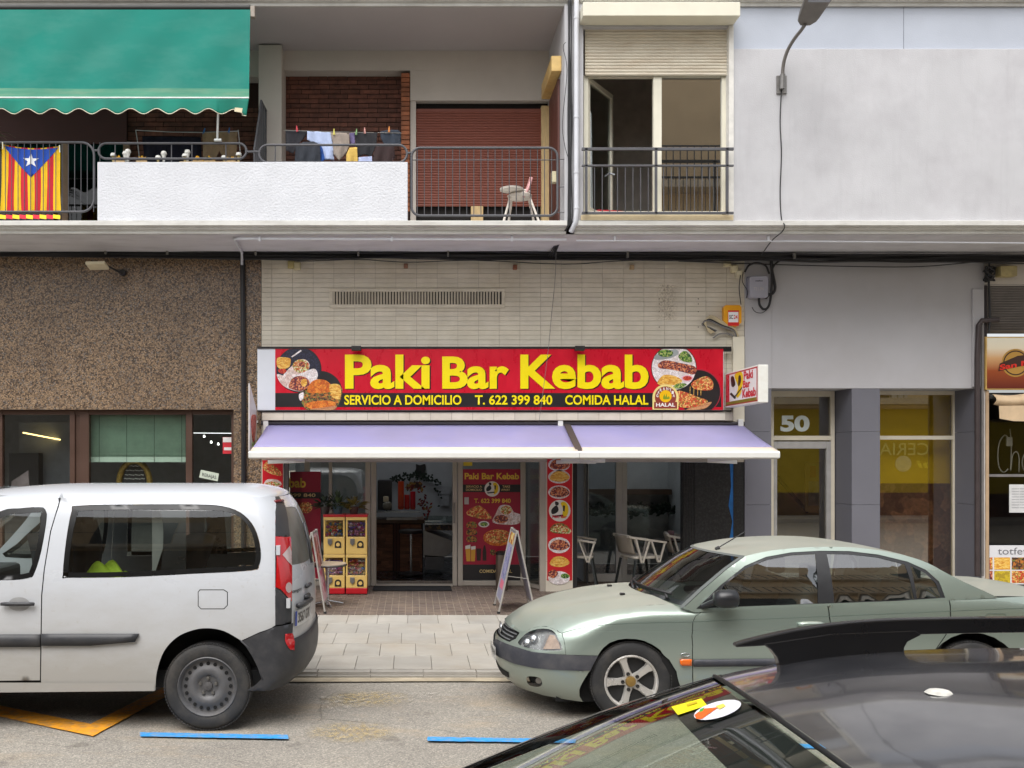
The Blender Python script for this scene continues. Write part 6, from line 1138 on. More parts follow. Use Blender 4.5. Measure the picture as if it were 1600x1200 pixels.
def wheel(parent, cx, cz, yout, r, rr, kind, side=-1):
    """side -1: outer face towards the camera"""
    sy = lambda h: yout+h*(1 if side < 0 else -1)
    w = part('wheel', MB().lathe([(rr*.3,sy(.05)), (rr*.97,sy(.05)), (rr*.99,sy(.15)), (rr*.3,sy(.15))], (cx, 0, cz), 36, 'y'), M('rim_inner', (30,30,31), .6), parent, smooth=40)
    tp = [(rr*.985,.02), (rr*1.0,.008), (rr*1.06,.002), (r*.90,.0), (r*.965,.012), (r*.99,.03), (r,.05), (r,.15), (r*.985,.17), (r*.9,.19), (rr,.18)]
    part('tyre', MB().lathe([(a, sy(b)) for a, b in tp], (cx, 0, cz), 56, 'y', caps=False), RUB, w, smooth=50)
    tb = MB()
    for k in range(84):
        a = 2*math.pi*k/84; c = Vector((cx+math.cos(a)*r*.992, sy(.026), cz+math.sin(a)*r*.992)); tb.obox(c, (-math.sin(a),0,math.cos(a)), r*.026, (0,1,0), .016, (math.cos(a),0,math.sin(a)), .004)
    part('tread_blocks', tb, RUB, w, kind='stuff')
    if kind == 'steel':
        ST = M('steel_rim', (92,92,94), .5, metal=.2, var=.12, vs=20, dirt=((110,104,96), .4, 9))
        part('rim', MB().lathe([(a, sy(b)) for a, b in ((rr*1.0,.012), (rr*.96,.004), (rr*.93,.014), (rr*.89,.026), (rr*.87,.044), (rr*.82,.046), (rr*.68,.038), (rr*.60,.024), (rr*.42,.022), (rr*.36,.042), (rr*.30,.044), (.001,.046))], (cx, 0, cz), 60, 'y', caps=False), ST, w, smooth=60)
        for k in range(20):
            a = 2*math.pi*k/20; part('vent_hole', MB().lathe([(0,sy(.036)), (rr*.062,sy(.037)), (rr*.062,sy(.06))], (cx+rr*.745*math.cos(a), 0, cz+rr*.745*math.sin(a)), 10, 'y'), BODYK, w)
        for k in range(5):
            a = math.pi/2+2*math.pi*k/5; part('wheel_bolt', MB().lathe([(rr*.06,sy(.044)), (rr*.055,sy(.028)), (0,sy(.026))], (cx+rr*.27*math.cos(a), 0, cz+rr*.27*math.sin(a)), 8, 'y', caps=False), M('bolt_grey', (110,108,104), .4, metal=.6), w, smooth=30)
        part('hub_cap', MB().lathe([(rr*.15,sy(.046)), (rr*.14,sy(.03)), (0,sy(.024))], (cx, 0, cz), 18, 'y', caps=False), M('hub_grey', (78,76,76), .5), w, smooth=40)
    else:
        AL = M('alloy', (206,203,198), .3, metal=.6, var=.08, vs=12)
        part('rim', MB().lathe([(a, sy(b)) for a, b in ((rr*1.0,.02), (rr*1.0,.006), (rr*.95,.002), (rr*.90,.012), (rr*.885,.06), (rr*.86,.09), (rr*.5,.10))], (cx, 0, cz), 48, 'y', caps=False), AL, w, smooth=50)
        part('brake_disc', MB().lathe([(rr*.6,sy(.085)), (rr*.6,sy(.09)), (0,sy(.085))], (cx, 0, cz), 30, 'y', caps=False), M('disc_steel', (104,98,90), .45, metal=.5), w, smooth=30)
        for k in range(5):
            a = math.radians(38+72*k); u = Vector((math.cos(a), 0, math.sin(a))); v = Vector((-math.sin(a), 0, math.cos(a))); c0 = Vector((cx, 0, cz))
            pts = [(rr*.16,rr*.17,.030), (rr*.45,rr*.135,.022), (rr*.75,rr*.15,.016), (rr*.92,rr*.23,.012)]; mb = MB(); vs = []
            for d, hw, dy in pts:
                for q, ddy in ((-1,.022), (-.72,0), (.72,0), (1,.022)): vs.append(c0+u*d+v*hw*q+Vector((0, sy(dy+ddy), 0)))
            mb.add(vs, [(4*i+j, 4*i+j+1, 4*i+5+j, 4*i+4+j) for i in range(3) for j in range(3)]); part('spoke', mb, AL, w, smooth=35)
            b = a+math.radians(36); part('wheel_bolt', MB().lathe([(rr*.075,sy(.04)), (rr*.07,sy(.018)), (rr*.04,sy(.016)), (0,sy(.022))], (cx+rr*.30*math.cos(a), 0, cz+rr*.30*math.sin(a)), 8, 'y', caps=False), M('bolt_dark', (44,42,40), .4, metal=.5), w, smooth=30)
        part('hub_cap', MB().lathe([(rr*.20,sy(.03)), (rr*.17,sy(.012)), (0,sy(.006))], (cx, 0, cz), 20, 'y', caps=False), M('hub_gold', (140,112,60), .4, metal=.4), w, smooth=40)
    return w
def both(name, mb, mat, parent, yc, far=True, **kw):      # a panel and its twin on the other side
    o = part(name, mb, mat, parent, **kw)
    if far:
        m2 = MB(); m2.v = list(mb.v); m2.f = list(mb.f); m2.mirror_y(yc, True); part(name, m2, mat, parent, **kw)
    return o
# ---------------------------------------------------------------- white van (faces left)
van = thing('white_van', 'white panel van with dirty flanks and black steel wheels, parked at left', 'van', (-2.6, 7.8, 0)); VY = 7.8
def xr_(z): return sinterp([(0.3,-0.92), (0.36,-0.84), (0.42,-0.81), (0.54,-0.8), (0.6,-0.805), (0.635,-0.805), (0.66,-0.815), (0.9,-0.812), (1.1,-0.825), (1.3,-0.855), (1.5,-0.905), (1.62,-0.965), (1.7,-1.03)], z)
def vw(z): return sinterp([(.2,.76), (.4,.785), (.62,.80), (.95,.80), (1.15,.788), (1.4,.752), (1.6,.705), (1.70,.668)], z)
VL, VN = .235, 2.5
def vmap(s, z):                                            # s: 0 rear centre .. 1 end of the corner, then metres forward
    if s <= 1:
        th = max(0.0, s)*math.pi/2; t = math.sin(th)**(2/VN); d = VL*(1-math.cos(th)**(2/VN)) if s < 1 else VL
    else: t = 1; d = VL+(s-1)
    return (xr_(z)-d, VY-vw(z)*t, z)
def vpx(px, py):
    s, z = solve_px(lambda s, z: vmap(-s, z), px, py, -5.2, 0.0, .9); return -s, z
def dpx(pts, d=14):                                        # straight runs in the survey stay straight on the curved body
    r = [pts[0]]
    for a, b in zip(pts, pts[1:]):
        k = max(1, int(math.dist(a, b)/d)); r += [(lerp(a[0], b[0], i/k), lerp(a[1], b[1], i/k)) for i in range(1, k+1)]
    return r
VP = lambda pts: [vpx(*p) for p in dpx(pts)]
def paint_white():
    m, t, b, pos = newmat('van_white'); b.inputs['Roughness'].default_value = .3; b.inputs['Coat Weight'].default_value = .5; b.inputs['Coat Roughness'].default_value = .12
    sp = N(t, 'ShaderNodeSeparateXYZ'); t.links.new(pos, sp.inputs[0]); mr = N(t, 'ShaderNodeMapRange'); t.links.new(sp.outputs[2], mr.inputs[0]); mr.inputs[1].default_value = 1.25; mr.inputs[2].default_value = .2
    n = noise(t, pos, 3.5, 5, .65, (1,1,2.5)); ad = N(t, 'ShaderNodeMath', operation='MULTIPLY_ADD'); t.links.new(n, ad.inputs[0]); ad.inputs[1].default_value = .45; t.links.new(mr.outputs[0], ad.inputs[2])
    f = ramp(t, ad.outputs[0], [(.3, (0,0,0,1)), (.7, (.36,)*3+(1,)), (1.0, (.66,)*3+(1,))]); c = mix(t, f, lin((196,200,206)), lin((144,136,120)))
    c = mix(t, ramp(t, noise(t, pos, 22, 4, .7), [(.6, (0,0,0,1)), (.8, (.3,)*3+(1,))]), c, lin((150,134,110)))
    t.links.new(c, b.inputs['Base Color']); t.links.new(ramp(t, f, [(0, (.25,)*3+(1,)), (.5, (.6,)*3+(1,))]), b.inputs['Roughness']); return m
VWH = paint_white(); ZR = 1.70
wc = (vpx(324, 1075)); wx = vmap(*wc)[0]; wz = wc[1]; vr = .318; wz = vr+.004
top = lambda px: (px[0], ZR)
arch = VP(crom([(243,1079),(245,1050),(256,1018),(276,996),(300,985),(324,981.5),(350,986),(377,1001)], 4, False))
s_front = 5.1
sdoor = VP([(98,770),(80,830),(70,890),(66,930),(64,1063)])
win = VP(crom([(99,899),(104,845),(113,798),(122,791),(200,789),(310,789),(350,792),(375,801),(393,818),(403,840),(407,865),(404,884),(392,891),(300,896),(200,901),(106,902)], 3))
fw = VP(crom([(-135,905),(-110,880),(-60,838),(0,800),(30,795),(60,793),(70,796),(72,812),(64,860),(54,893),(44,903),(0,906)], 3))
s430 = vpx(430, 900)[0]
s43t = vpx(430, 772)[0]; rear_edge = [(s43t, ZR)]+VP([(430,800),(430,850),(430,900),(430,950),(430,977)])
flank = [(sdoor[0][0], ZR)]+rear_edge+VP([(405,988)])+arch[::-1]+VP([(240,1076),(64,1079)])+sdoor[::-1]
flap = VP([(309,925),(312,921),(350,921),(356,925),(356,946),(350,952),(314,952),(309,947)])
VG = glass('van_glass', (214,228,222), 1.1, base=.10)
both('side_panel', MB().patch(flank, [inset(win, -.004), flap], vmap, .045), VWH, van, VY, smooth=180)
both('fuel_flap', MB().patch(inset(flap, .006), [], offset_fn(vmap, .002), .04), VWH, van, VY, far=False, smooth=180)
both('flap_gap', MB().patch(inset(flap, -.003), [], offset_fn(vmap, -.01), .05), BODYK, van, VY, far=False)
door = [(sdoor[0][0]+.008, ZR)]+[(a+.008, b) for a, b in sdoor]+[(s_front-1.35, .36), (s_front-1.28, .9), (s_front-1.20, 1.02)]+VP([(-150,895)])+[(vpx(-50, 810)[0]+.0, 1.62), (vpx(0, 790)[0], ZR)]
both('front_door', MB().patch(door, [inset(fw, -.004)], vmap, .05), VWH, van, VY, smooth=180)
for nm, w_, pil in (('side_window', win, True), ('door_window', fw, False)):
    inn = inset(w_, .035); g0 = both(nm, MB().patch(inset(w_, .002), [], offset_fn(vmap, -.004), .06), VG, van, VY, smooth=180)
    both('window_seal', MB().patch(w_, [inn], offset_fn(vmap, -.001), .05), M('frit_black', (16,17,18), .3, var=.05), van, VY, smooth=180)
    if pil: both('window_pillar', MB().patch(VP([(247,790),(290,790),(290,899),(250,899)]), [], offset_fn(vmap, -.012), .06), M('frit_black', (16,17,18), .3), van, VY, smooth=180)
for a, b, c, d in ((-90, 64, 991, 1010), (66, 218, 990, 1008)):
    both('side_moulding', MB().patch(VP([(a,c),(b,c),(b-6 if b > 100 else b,d-6 if b > 100 else d),((a+b)/2,d),(a,d)]), [], offset_fn(vmap, .014), .06), TRIM, van, VY, smooth=180, solid=.02)
hb2 = both('door_handle', MB().tube([Vector(offset_fn(vmap, .03)(*vpx(p, 943))) for p in (4, 15, 30, 45, 56)], [.012,.016,.016,.016,.012], 10), TRIM, van, VY, smooth=180)
both('handle_recess', MB().patch(VP(circ(30, 944, 17, 20, 11)), [], offset_fn(vmap, .002), .03), M('recess_grey', (150,150,150), .5), van, VY, smooth=180)
both('sill', MB().patch(VP([(-165,1066),(242,1066),(242,1079),(-165,1083)]), [], offset_fn(vmap, .008), .08), VWH, van, VY, smooth=180)
# corner trims and lamps
trim_r = VP([(443,784),(449,805),(453,838)]); both('pillar_trim', MB().patch([(s43t, ZR), (s43t-.10, ZR)]+trim_r+VP([(430,838),(430,800),(430,780)]), [], vmap, .02), TRIM, van, VY, smooth=180)
LENS = M('lamp_red', (186,12,24), .12, var=.06, coat=.8); LCL = M('lamp_clear', (186,166,166), .12, coat=.8)
tl_ = both('tail_lamp', MB().patch(VP([(430,839),(453.5,839),(455,870),(455.5,905),(455,940),(448,932),(438,921),(430,917)]), [], offset_fn(vmap, .006), .015), LENS, van, VY, smooth=180)
both('tail_lamp_lens', MB().patch(VP([(440,867),(451,853),(454,862),(454.5,884),(449,878)]), [], offset_fn(vmap, .009), .012), LCL, van, VY, smooth=180); both('tail_lamp_lens', MB().patch(VP(circ(450, 918, 5, 16, 8)), [], offset_fn(vmap, .009), .012), LCL, van, VY, smooth=180)
both('lower_trim', MB().patch(VP([(430,918),(438,922),(448,933),(455,941.5),(456,972),(430,977)]), [], vmap, .02), TRIM, van, VY, smooth=180)
# rear face, in (s, z): barn doors
def rs(y, z):                                              # half width position -> s
    t = min(.9999, abs(y)/vw(z)); return math.asin(t**(VN/2))/(math.pi/2)
def rmap(off=0.0):
    def g(y, z):
        t = min(.9995, abs(y)/vw(z)); d = VL*(1-(1-t**VN)**(1/VN)); n = 1; return (xr_(z)-d+off, VY+y, z)
    return g
def s2y(s, z): return -vw(z)*math.sin(s*math.pi/2)**(2/VN)
lefte = [(s2y(a, b), b) for a, b in VP([(455.5,938),(455,905),(454,870)])+trim_r[::-1]+[(s43t-.10, ZR-.003)]]
zw0, zw1 = 1.19, 1.62
rwin = crom([(-.665,1.24),(-.64,1.20),(-.3,1.185),(-.05,1.185),(-.02,1.22),(-.02,1.55),(-.06,1.60),(-.3,1.615),(-.58,1.61),(-.62,1.57),(-.65,1.4)], 4)
both('rear_door', MB().patch([(lefte[0][0],.60),(.02,.60),(.02,1.697)]+lefte[::-1], [rwin], rmap(), .04), VWH, van, VY, far=False, smooth=180)
rw2 = [(-x+.04, z) for x, z in rwin]
both('rear_door', MB().patch([(.026,.60),(.735,.60),(.735,1.0),(.71,1.3),(.655,1.6),(.60,1.695),(.026,1.695)], [[(min(.66, x), z) for x, z in rw2]], rmap(), .04), VWH, van, VY, far=False, smooth=180)
DUSTG = M('dusty_glass', (104,104,98), .35, var=.2, vs=5, dirt=((60,58,56), .7, 4)); both('rear_window', MB().patch(rwin, [], rmap(-.003), .04), DUSTG, van, VY, far=False, smooth=180); both('rear_window', MB().patch([(min(.66, x), z) for x, z in rw2], [], rmap(-.003), .04), DUSTG, van, VY, far=False, smooth=180)
both('plate', MB().patch([(-.66,.74),(-.27,.74),(-.27,.86),(-.66,.86)], [], rmap(.012), .05), M('plate_white', (206,206,204), .4, dirt=((150,140,126), .5, 9)), van, VY, far=False); both('plate_strip', MB().patch([(-.66,.745),(-.63,.745),(-.63,.855),(-.66,.855)], [], rmap(.014), .05), M('plate_blue', (30,60,150), .4), van, VY, far=False)
text('3567 GTK', -.615, -.285, .762, .84, 0, BLK, van, bold=.02, fn=lambda x, z: rmap(.0145)(x, z)); text('kangoo', -.69, -.50, .985, 1.02, 0, M('badge_dark', (70,70,74), .4), van, bold=.02, fn=lambda x, z: rmap(.004)(x, z))
both('plate_light', MB().tube([Vector(rmap(.025)(y, .895)) for y in (-.64,-.55,-.4,-.3)], .02, 8), TRIM, van, VY, far=False, smooth=180); both('rear_handle', MB().tube([Vector(rmap(.02)(y, 1.01)) for y in (-.42,-.36,-.28)], .016, 8), TRIM, van, VY, far=False, smooth=180); both('lock', MB().tube([Vector(rmap(.012)(y, .93)) for y in (-.44,-.38,-.32)], .018, 8), TRIM, van, VY, far=False, smooth=180)
both('brake_light', MB().tube([Vector(rmap(.004)(y, 1.665)) for y in (-.5,-.4,-.32)], .012, 8), M('lamp_dark_red', (110,20,26), .3), van, VY, far=False, smooth=180); both('wiper', MB().tube([Vector(rmap(.025)(y, z)) for y, z in ((-.12,1.16),(-.1,1.3),(-.09,1.48))], .011, 6), TRIM, van, VY, far=False, smooth=180)
for z in (1.32, .93): both('hinge', MB().obox(Vector(rmap(.012)(-.735, z)), (1,0,0), .014, (0,1,0), .02, (0,0,1), .035), VWH, van, VY)
# bumper
bp_ = VP([(377,1002),(405,989),(430,978.5),(456,973)])
both('bumper', MB().patch([(0,.655),(.62,.655)]+[(a, b) for a, b in bp_[::-1]]+VP([(390,1018),(400,1036),(409,1060)])+[(1.06,.30),(.8,.29),(.4,.29),(0,.29)], [], offset_fn(vmap, .012), .035), TRIM, van, VY, smooth=180)
both('reflector', MB().patch(VP([(443,990),(454,989),(456,994),(457,1016),(451,1015),(445,1006)]), [], offset_fn(vmap, .018), .02), LENS, van, VY, smooth=180); both('arch_trim', MB().tube([Vector(offset_fn(vmap, .006)(*vpx(a, b))) for a, b in ((377,1001),(390,1012),(400,1030),(407,1050),(411,1062))], .008, 6), TRIM, van, VY, smooth=180)
# roof, windscreen, bonnet and front (out of frame to the left but part of the van)
xR0 = xr_(ZR); XFr = -5.0
def vroof(u, v):
    t = lerp(-1, 1, v); y = vw(ZR)*t; xe = xR0-VL*(1-(1-min(.9999, abs(t))**VN)**(1/VN)); x = lerp(xe, -3.35, u**1.6); d = xe-x
    k = math.sqrt(max(0, 1-(1-min(1, d/.35))**2)); return (x, VY+y, ZR+.092*(1-abs(t)**2.6)**.8*(.15+.85*k)*k**.3-max(0, u-.8)**2*1.2)
part('roof', MB().grid(vroof, 40, 28), VWH, van, smooth=180)
def vscr(u, v):
    t = lerp(-1, 1, v); return (lerp(-3.35, -4.15, u)-.1*(1-t*t)+.1, VY+t*lerp(.655, .74, u), lerp(1.735, 1.08, u)+.06*(1-abs(t)**2.6)*(1-u)-.03)
part('windscreen', MB().grid(vscr, 14, 14), VG, van, smooth=180)
part('bonnet', MB().grid(lambda u, v: (lerp(-4.12, -4.85, u)-.12*(1-(2*v-1)**2)*u, VY+lerp(-1, 1, v)*lerp(.76, .66, u), lerp(1.06, .82, u**1.5)+.04*(1-(2*v-1)**2)), 10, 14), VWH, van, smooth=180)
part('front_bumper', MB().grid(lambda u, v: (-4.85-.12*(1-(2*v-1)**2)+.05*abs(u-.5)-.0, VY+lerp(-1, 1, v)*.7, lerp(.82, .25, u)), 10, 14), TRIM, van, smooth=180)
both('front_wing', MB().patch([(s_front-1.33,.36),(s_front-1.26,.9),(s_front-1.2,1.02),(s_front-1.05,1.04),(s_front-.42,.80),(s_front-.42,.3),(s_front-.55,.3)]+[(s_front-.93+.38*math.cos(a), .33+.38*math.sin(a)) for a in [i*math.pi/12 for i in range(1, 12)]], [], vmap, .06), VWH, van, VY, smooth=180)
part('underbody', MB().box(-4.8, -1.0, VY-.66, VY+.66, .29, .42).box(wx+.42, -.95, VY-.7, VY+.7, .42, .85).box(wx-2.3, wx-.42, VY-.73, VY+.73, .42, .84).box(-4.8, -.98, VY-.55, VY+.55, .42, .8), BODYK, van)
aw_ = MB()
for i in range(12):
    a0, a1 = math.pi*i/12, math.pi*(i+1)/12; R_ = .435; c = (wx, wz)
    aw_.add([(c[0]+R_*math.cos(a0), VY-.78, c[1]+R_*math.sin(a0)), (c[0]+R_*math.cos(a1), VY-.78, c[1]+R_*math.sin(a1)), (c[0]+R_*math.cos(a1), VY-.5, c[1]+R_*math.sin(a1)), (c[0]+R_*math.cos(a0), VY-.5, c[1]+R_*math.sin(a0))], [(0,1,2,3)])
both('wheel_well', aw_, M('well_black', (24,23,22), .85), van, VY, smooth=180)
for xx in (wx, wx-2.7): wheel(van, xx, wz, VY-.785, vr, .222, 'steel'); wheel(van, xx, wz, VY+.785, vr, .222, 'steel', 1)
SEAT = M('van_seat', (44,46,50), .85, var=.15, vs=8)
for y in (-.36, .36):
    part('seat', MB().grid(lambda u, v: (-3.0+.12*math.sin(u*math.pi)+.14*u*1.2, VY+y+lerp(-.24, .24, v), .72+.72*u), 8, 6), SEAT, van, smooth=180, solid=.14); part('headrest', MB().obox((-2.80, VY+y, 1.50), (1,0,.1), .05, (0,1,0), .13, (0,0,1), .08), SEAT, van, bev=.03)
part('rear_seat', MB().grid(lambda u, v: (-1.95+.16*u, VY+lerp(-.62, .62, v), .84+.5*u), 6, 8), SEAT, van, smooth=180, solid=.14); part('headlining', MB().box(-3.2, -1.2, VY-.6, VY+.6, 1.70, 1.715), M('headliner', (120,120,116), .9), van); part('dashboard', MB().box(-3.75, -3.45, VY-.68, VY+.68, .8, 1.08), M('dash_grey', (60,62,64), .7), van, bev=.04)
for y in (-1, 1): both('inner_pillar', MB().box(-1.95, -1.82, VY-.62, VY-.58, .85, 1.68), M('headliner', (120,120,116), .9), van, VY) if y < 0 else None
part('door_mirror', MB().obox((-3.45, VY-.9, 1.12), (1,0,0), .06, (0,1,0), .1, (0,0,1), .11), TRIM, van, bev=.03)
single('safety_vest', MB().grid(lambda u, v: (-2.55+.32*u, VY-.42+.16*v, 1.08+.10*math.sin(u*3.1)*math.sin(v*3)+.035*math.sin(u*13+v*9)*math.sin(v*3)), 22, 12), M('hi_vis', (176,206,50), .7, var=.15), 'crumpled lime safety vest inside the van behind the driver seat', 'vest', smooth=180, solid=.01)
# ---------------------------------------------------------------- pale green saloon (faces left)
car = thing('green_saloon', 'pale metallic green saloon car with dusty bonnet and alloy wheels', 'car', (2.9, 7.98, 0)); SY = 7.98; SL = .62
def sxf(z): return sinterp([(.14,.84), (.20,.76), (.26,.715), (.36,.688), (.46,.683), (.52,.692), (.58,.735), (.64,.775), (.70,.84), (.8,.95), (1.0,1.1)], z)
def sw(z): return sinterp([(.1,.68), (.2,.725), (.32,.752), (.45,.768), (.6,.77), (.75,.757), (.9,.735), (1.0,.715)], z)
ZCH = [(.78,.665), (.92,.752), (1.13,.812), (1.41,.866), (1.61,.895), (1.80,.915), (2.2,.93), (2.35,.985), (4.4,1.02), (4.7,1.0), (5.2,.96)]
def zsh(x): return sinterp(ZCH, x)-.042     # height of the wing edge
def smap(s, z):
    if s <= 1: th = max(0, s)*math.pi/2; t = math.sin(th); X = sxf(z)+SL*(1-math.cos(th))
    else: t = 1; X = sxf(z)+SL+(s-1)
    w = sw(z); r = .10; d = zsh(X)-z
    if d < r and t > .3: w -= r-math.sqrt(max(0, r*r-(r-max(0, d))**2))
    rr = 5.12-X
    if rr < .4: w *= math.sqrt(max(.0, 1-(1-max(0, rr)/.4)**2.2))
    return (X, SY-w*t, z)
def sX(X, z): return X-sxf(z)-SL+1
def spx(px, py): return solve_px(smap, px, py, 0, 5.4, .6)
SP = lambda pts: [spx(*p) for p in dpx(pts)]
def paint_green():
    m, t, b, pos = newmat('car_green'); b.inputs['Metallic'].default_value = .6; b.inputs['Coat Weight'].default_value = .6; b.inputs['Coat Roughness'].default_value = .08
    g = N(t, 'ShaderNodeNewGeometry'); sp = N(t, 'ShaderNodeSeparateXYZ'); t.links.new(g.outputs['Normal'], sp.inputs[0]); up = N(t, 'ShaderNodeMath', operation='POWER'); ab = N(t, 'ShaderNodeMath', operation='ABSOLUTE'); t.links.new(sp.outputs[2], ab.inputs[0]); t.links.new(ab.outputs[0], up.inputs[0]); up.inputs[1].default_value = 4
    n = noise(t, pos, 5, 5, .65); mu = N(t, 'ShaderNodeMath', operation='MULTIPLY'); t.links.new(up.outputs[0], mu.inputs[0]); t.links.new(ramp(t, n, [(.25, (.58,)*3+(1,)), (.7, (.78,)*3+(1,))]), mu.inputs[1])      # dust settles on level panels
    sz = N(t, 'ShaderNodeSeparateXYZ'); t.links.new(pos, sz.inputs[0]); mr = N(t, 'ShaderNodeMapRange'); t.links.new(sz.outputs[2], mr.inputs[0]); mr.inputs[1].default_value = .75; mr.inputs[2].default_value = .1; mr.inputs[4].default_value = .38
    mx = N(t, 'ShaderNodeMath', operation='MAXIMUM'); t.links.new(mu.outputs[0], mx.inputs[0]); t.links.new(mr.outputs[0], mx.inputs[1])
    t.links.new(mix(t, mx.outputs[0], lin((152,166,157)), lin((158,153,140))), b.inputs['Base Color'])
    t.links.new(ramp(t, mx.outputs[0], [(0, (.26,)*3+(1,)), (1, (.7,)*3+(1,))]), b.inputs['Roughness'])
    for nm, a, c in (('Metallic', .62, .0), ('Coat Weight', .7, .0)): t.links.new(ramp(t, mx.outputs[0], [(0, (a,)*3+(1,)), (.9, (c,)*3+(1,))]), b.inputs[nm])
    return m
SGR = paint_green(); CT = M('car_trim', (58,60,68), .55, var=.08, vs=8, dirt=((112,108,104), .45, 4))
wF = vmap; wxF = smap(*spx(986, 1078))[0]; wxR = wxF+2.56; wR = .308
AR = [(934,1024.5),(943,1012),(953,1004),(966,999.5),(979,998),(993,998.5),(1006,1001),(1020,1007.5),(1032,1016),(1046,1031),(1057,1049),(1063,1072),(1064,1092)]
strip_t = [(777,999),(788,1004),(809.5,1011.5),(832,1018.5),(865,1022),(900,1023.5),(934,1024.5)]; strip_b = [(776,1022),(788,1029),(805,1036.5),(835,1043),(865,1046),(900,1047.2),(922,1047.2)]
st_ = [(0,.475)]+SP(strip_t); sb_ = [(0,.385)]+SP(strip_b)
both('bumper_strip', MB().patch(st_+sb_[::-1], [], offset_fn(smap, .012), .03), CT, car, SY, smooth=180)
low = SP([(778,1055),(797.5,1066),(817,1076),(850,1086),(880,1091.5),(911,1096)])
fog = SP(crom([(824,1057),(842,1058),(847,1064),(846,1071),(838,1072.5),(826,1069)], 3)); lgr = [(0,.335)]+SP([(782,1041),(796,1050),(797,1058.5),(782,1049)])+[(0,.285)]
both('bumper', MB().patch(sb_+low[::-1]+[(0,.225)], [fog], offset_fn(smap, .004), .03), SGR, car, SY, smooth=180)
both('lower_grille', MB().patch(lgr, [], offset_fn(smap, .007), .02), BODYK, car, SY, smooth=180); both('fog_lamp_pocket', MB().patch(inset(fog, -.004), [], offset_fn(smap, -.03), .02), BODYK, car, SY, smooth=180); both('fog_lamp', MB().patch(SP(circ(840, 1065, 5, 14, 5.5)), [], offset_fn(smap, -.015), .02), M('fog_glass', (120,116,110), .2, coat=.5), car, SY, smooth=180)
lamp = SP(crom([(810,1004),(818,994),(828,987),(843,983),(858,984),(866,989),(872,999),(877.5,1012),(874,1016),(843,1015),(822,1011)], 3))
gr = [(0,.635)]+SP([(800,981),(812,988.5),(806,998),(796,1003)])+[(0,.535)]
hoodedge = [(0,.672)]+SP([(803,977),(813,985),(817,987),(822,986),(830,981.5),(845,978.5),(858,979.5),(870,986)])
fasc = [(0,.675)]+hoodedge[1:]+SP([(878,990),(881,1000),(884,1022.7)])+SP(strip_t[:-2])[::-1]+[(0,.475)]
both('front_panel', MB().patch(fasc, [inset(lamp, -.003)]+[gr], smap, .025), SGR, car, SY, smooth=180)
both('grille', MB().patch(gr, [], offset_fn(smap, -.02), .03), BODYK, car, SY, smooth=180)
for k in range(4): both('grille_bar', MB().patch([(0,.548+.024*k), (max(p[0] for p in gr)*(.80+.05*k),.548+.024*k), (max(p[0] for p in gr)*(.80+.05*k),.556+.024*k), (0,.556+.024*k)], [], offset_fn(smap, -.008), .03), M('grille_grey', (96,98,100), .4), car, SY)
emb = MB()
for rx, rz, oz in ((.062,.044,0), (.024,.042,0), (.042,.018,.02)): emb.tube([Vector(smap(0, .59))+Vector((-.012, rx*math.cos(a), oz+rz*math.sin(a))) for a in [i*2*math.pi/26 for i in range(26)]], .006, 6, closed=True)
part('emblem', emb, CHROME, car, smooth=180)
both('headlamp_reflector', MB().patch(inset(lamp, -.004), [], offset_fn(smap, -.035), .02), M('reflector', (170,170,168), .25, metal=.6, var=.35, vs=24), car, SY, smooth=180)
both('indicator', MB().patch(SP([(846,1013),(857,990),(865,991),(871,1002),(874,1013)]), [], offset_fn(smap, -.02), .02), M('indicator_lens', (176,150,130), .2, var=.2, vs=30), car, SY, smooth=180); both('headlamp_rib', MB().patch(SP([(843,1014),(846,1014),(858,989),(855,988)]), [], offset_fn(smap, -.012), .02), M('lamp_rib', (120,116,114), .3), car, SY, smooth=180)
for a, b in ((834, 998), (824, 1003)): both('headlamp_bulb', MB().lathe([(.001,0), (.03,.008), (.04,.03)], Vector(offset_fn(smap, -.03)(*spx(a, b)))-Vector((.01,.02,0)), 14, 'y', caps=False), CHROME, car, SY, smooth=180)
both('headlamp_lens', MB().patch(lamp, [], offset_fn(smap, -.001), .03), glass('headlamp_glass', (232,234,232), 1.0, base=.10), car, SY, smooth=180)
dF = [(1094,957),(1086,963),(1082,972),(1081,1000),(1082,1066),(1083,1099)]
wtop = [(sX(x, zsh(x)), zsh(x)) for x in [1.02+.0833*i for i in range(13)]]; xh = 2.04
fend = wtop+[(sX(2.06, .87), .87)]+SP(dF)+SP([(1070,1103),(1064,1103)])+SP(AR)[::-1]+SP([(900,1023.4),(884.6,1022.9),(881.6,1000),(879,990)])+SP([(872,986)])
both('wing', MB().patch(fend, [], smap, .03), SGR, car, SY, smooth=180)
dB = [(1293,944),(1296,965),(1298,985),(1299,1060),(1299,1099)]; dR = [(1483,938),(1485,955),(1484,972),(1478,992),(1462,1015),(1452,1050),(1450,1099)]
belt = lambda a, b: SP([(lerp(a, b, i/8), interp([(1090,956), (1293,946.5), (1483,938), (1620,931)], lerp(a, b, i/8))) for i in range(9)])
sh_ = lambda q, d: [(a+d, b) for a, b in q]
both('front_door', MB().patch(belt(1094, 1292)+sh_(SP(dB), -.004)+SP([(1082,1099)])+sh_(SP(dF), .006)[::-1], [], smap, .045), SGR, car, SY, smooth=180)
both('rear_door', MB().patch(belt(1294, 1482)+sh_(SP(dR), -.004)+SP([(1299,1099)])+sh_(SP(dB), .004)[::-1], [], smap, .045), SGR, car, SY, smooth=180)
rArch = [(sX(wxR+.375*math.cos(a), .31+.375*math.sin(a)), .31+.375*math.sin(a)) for a in [math.pi-i*math.pi/14 for i in range(15)]]
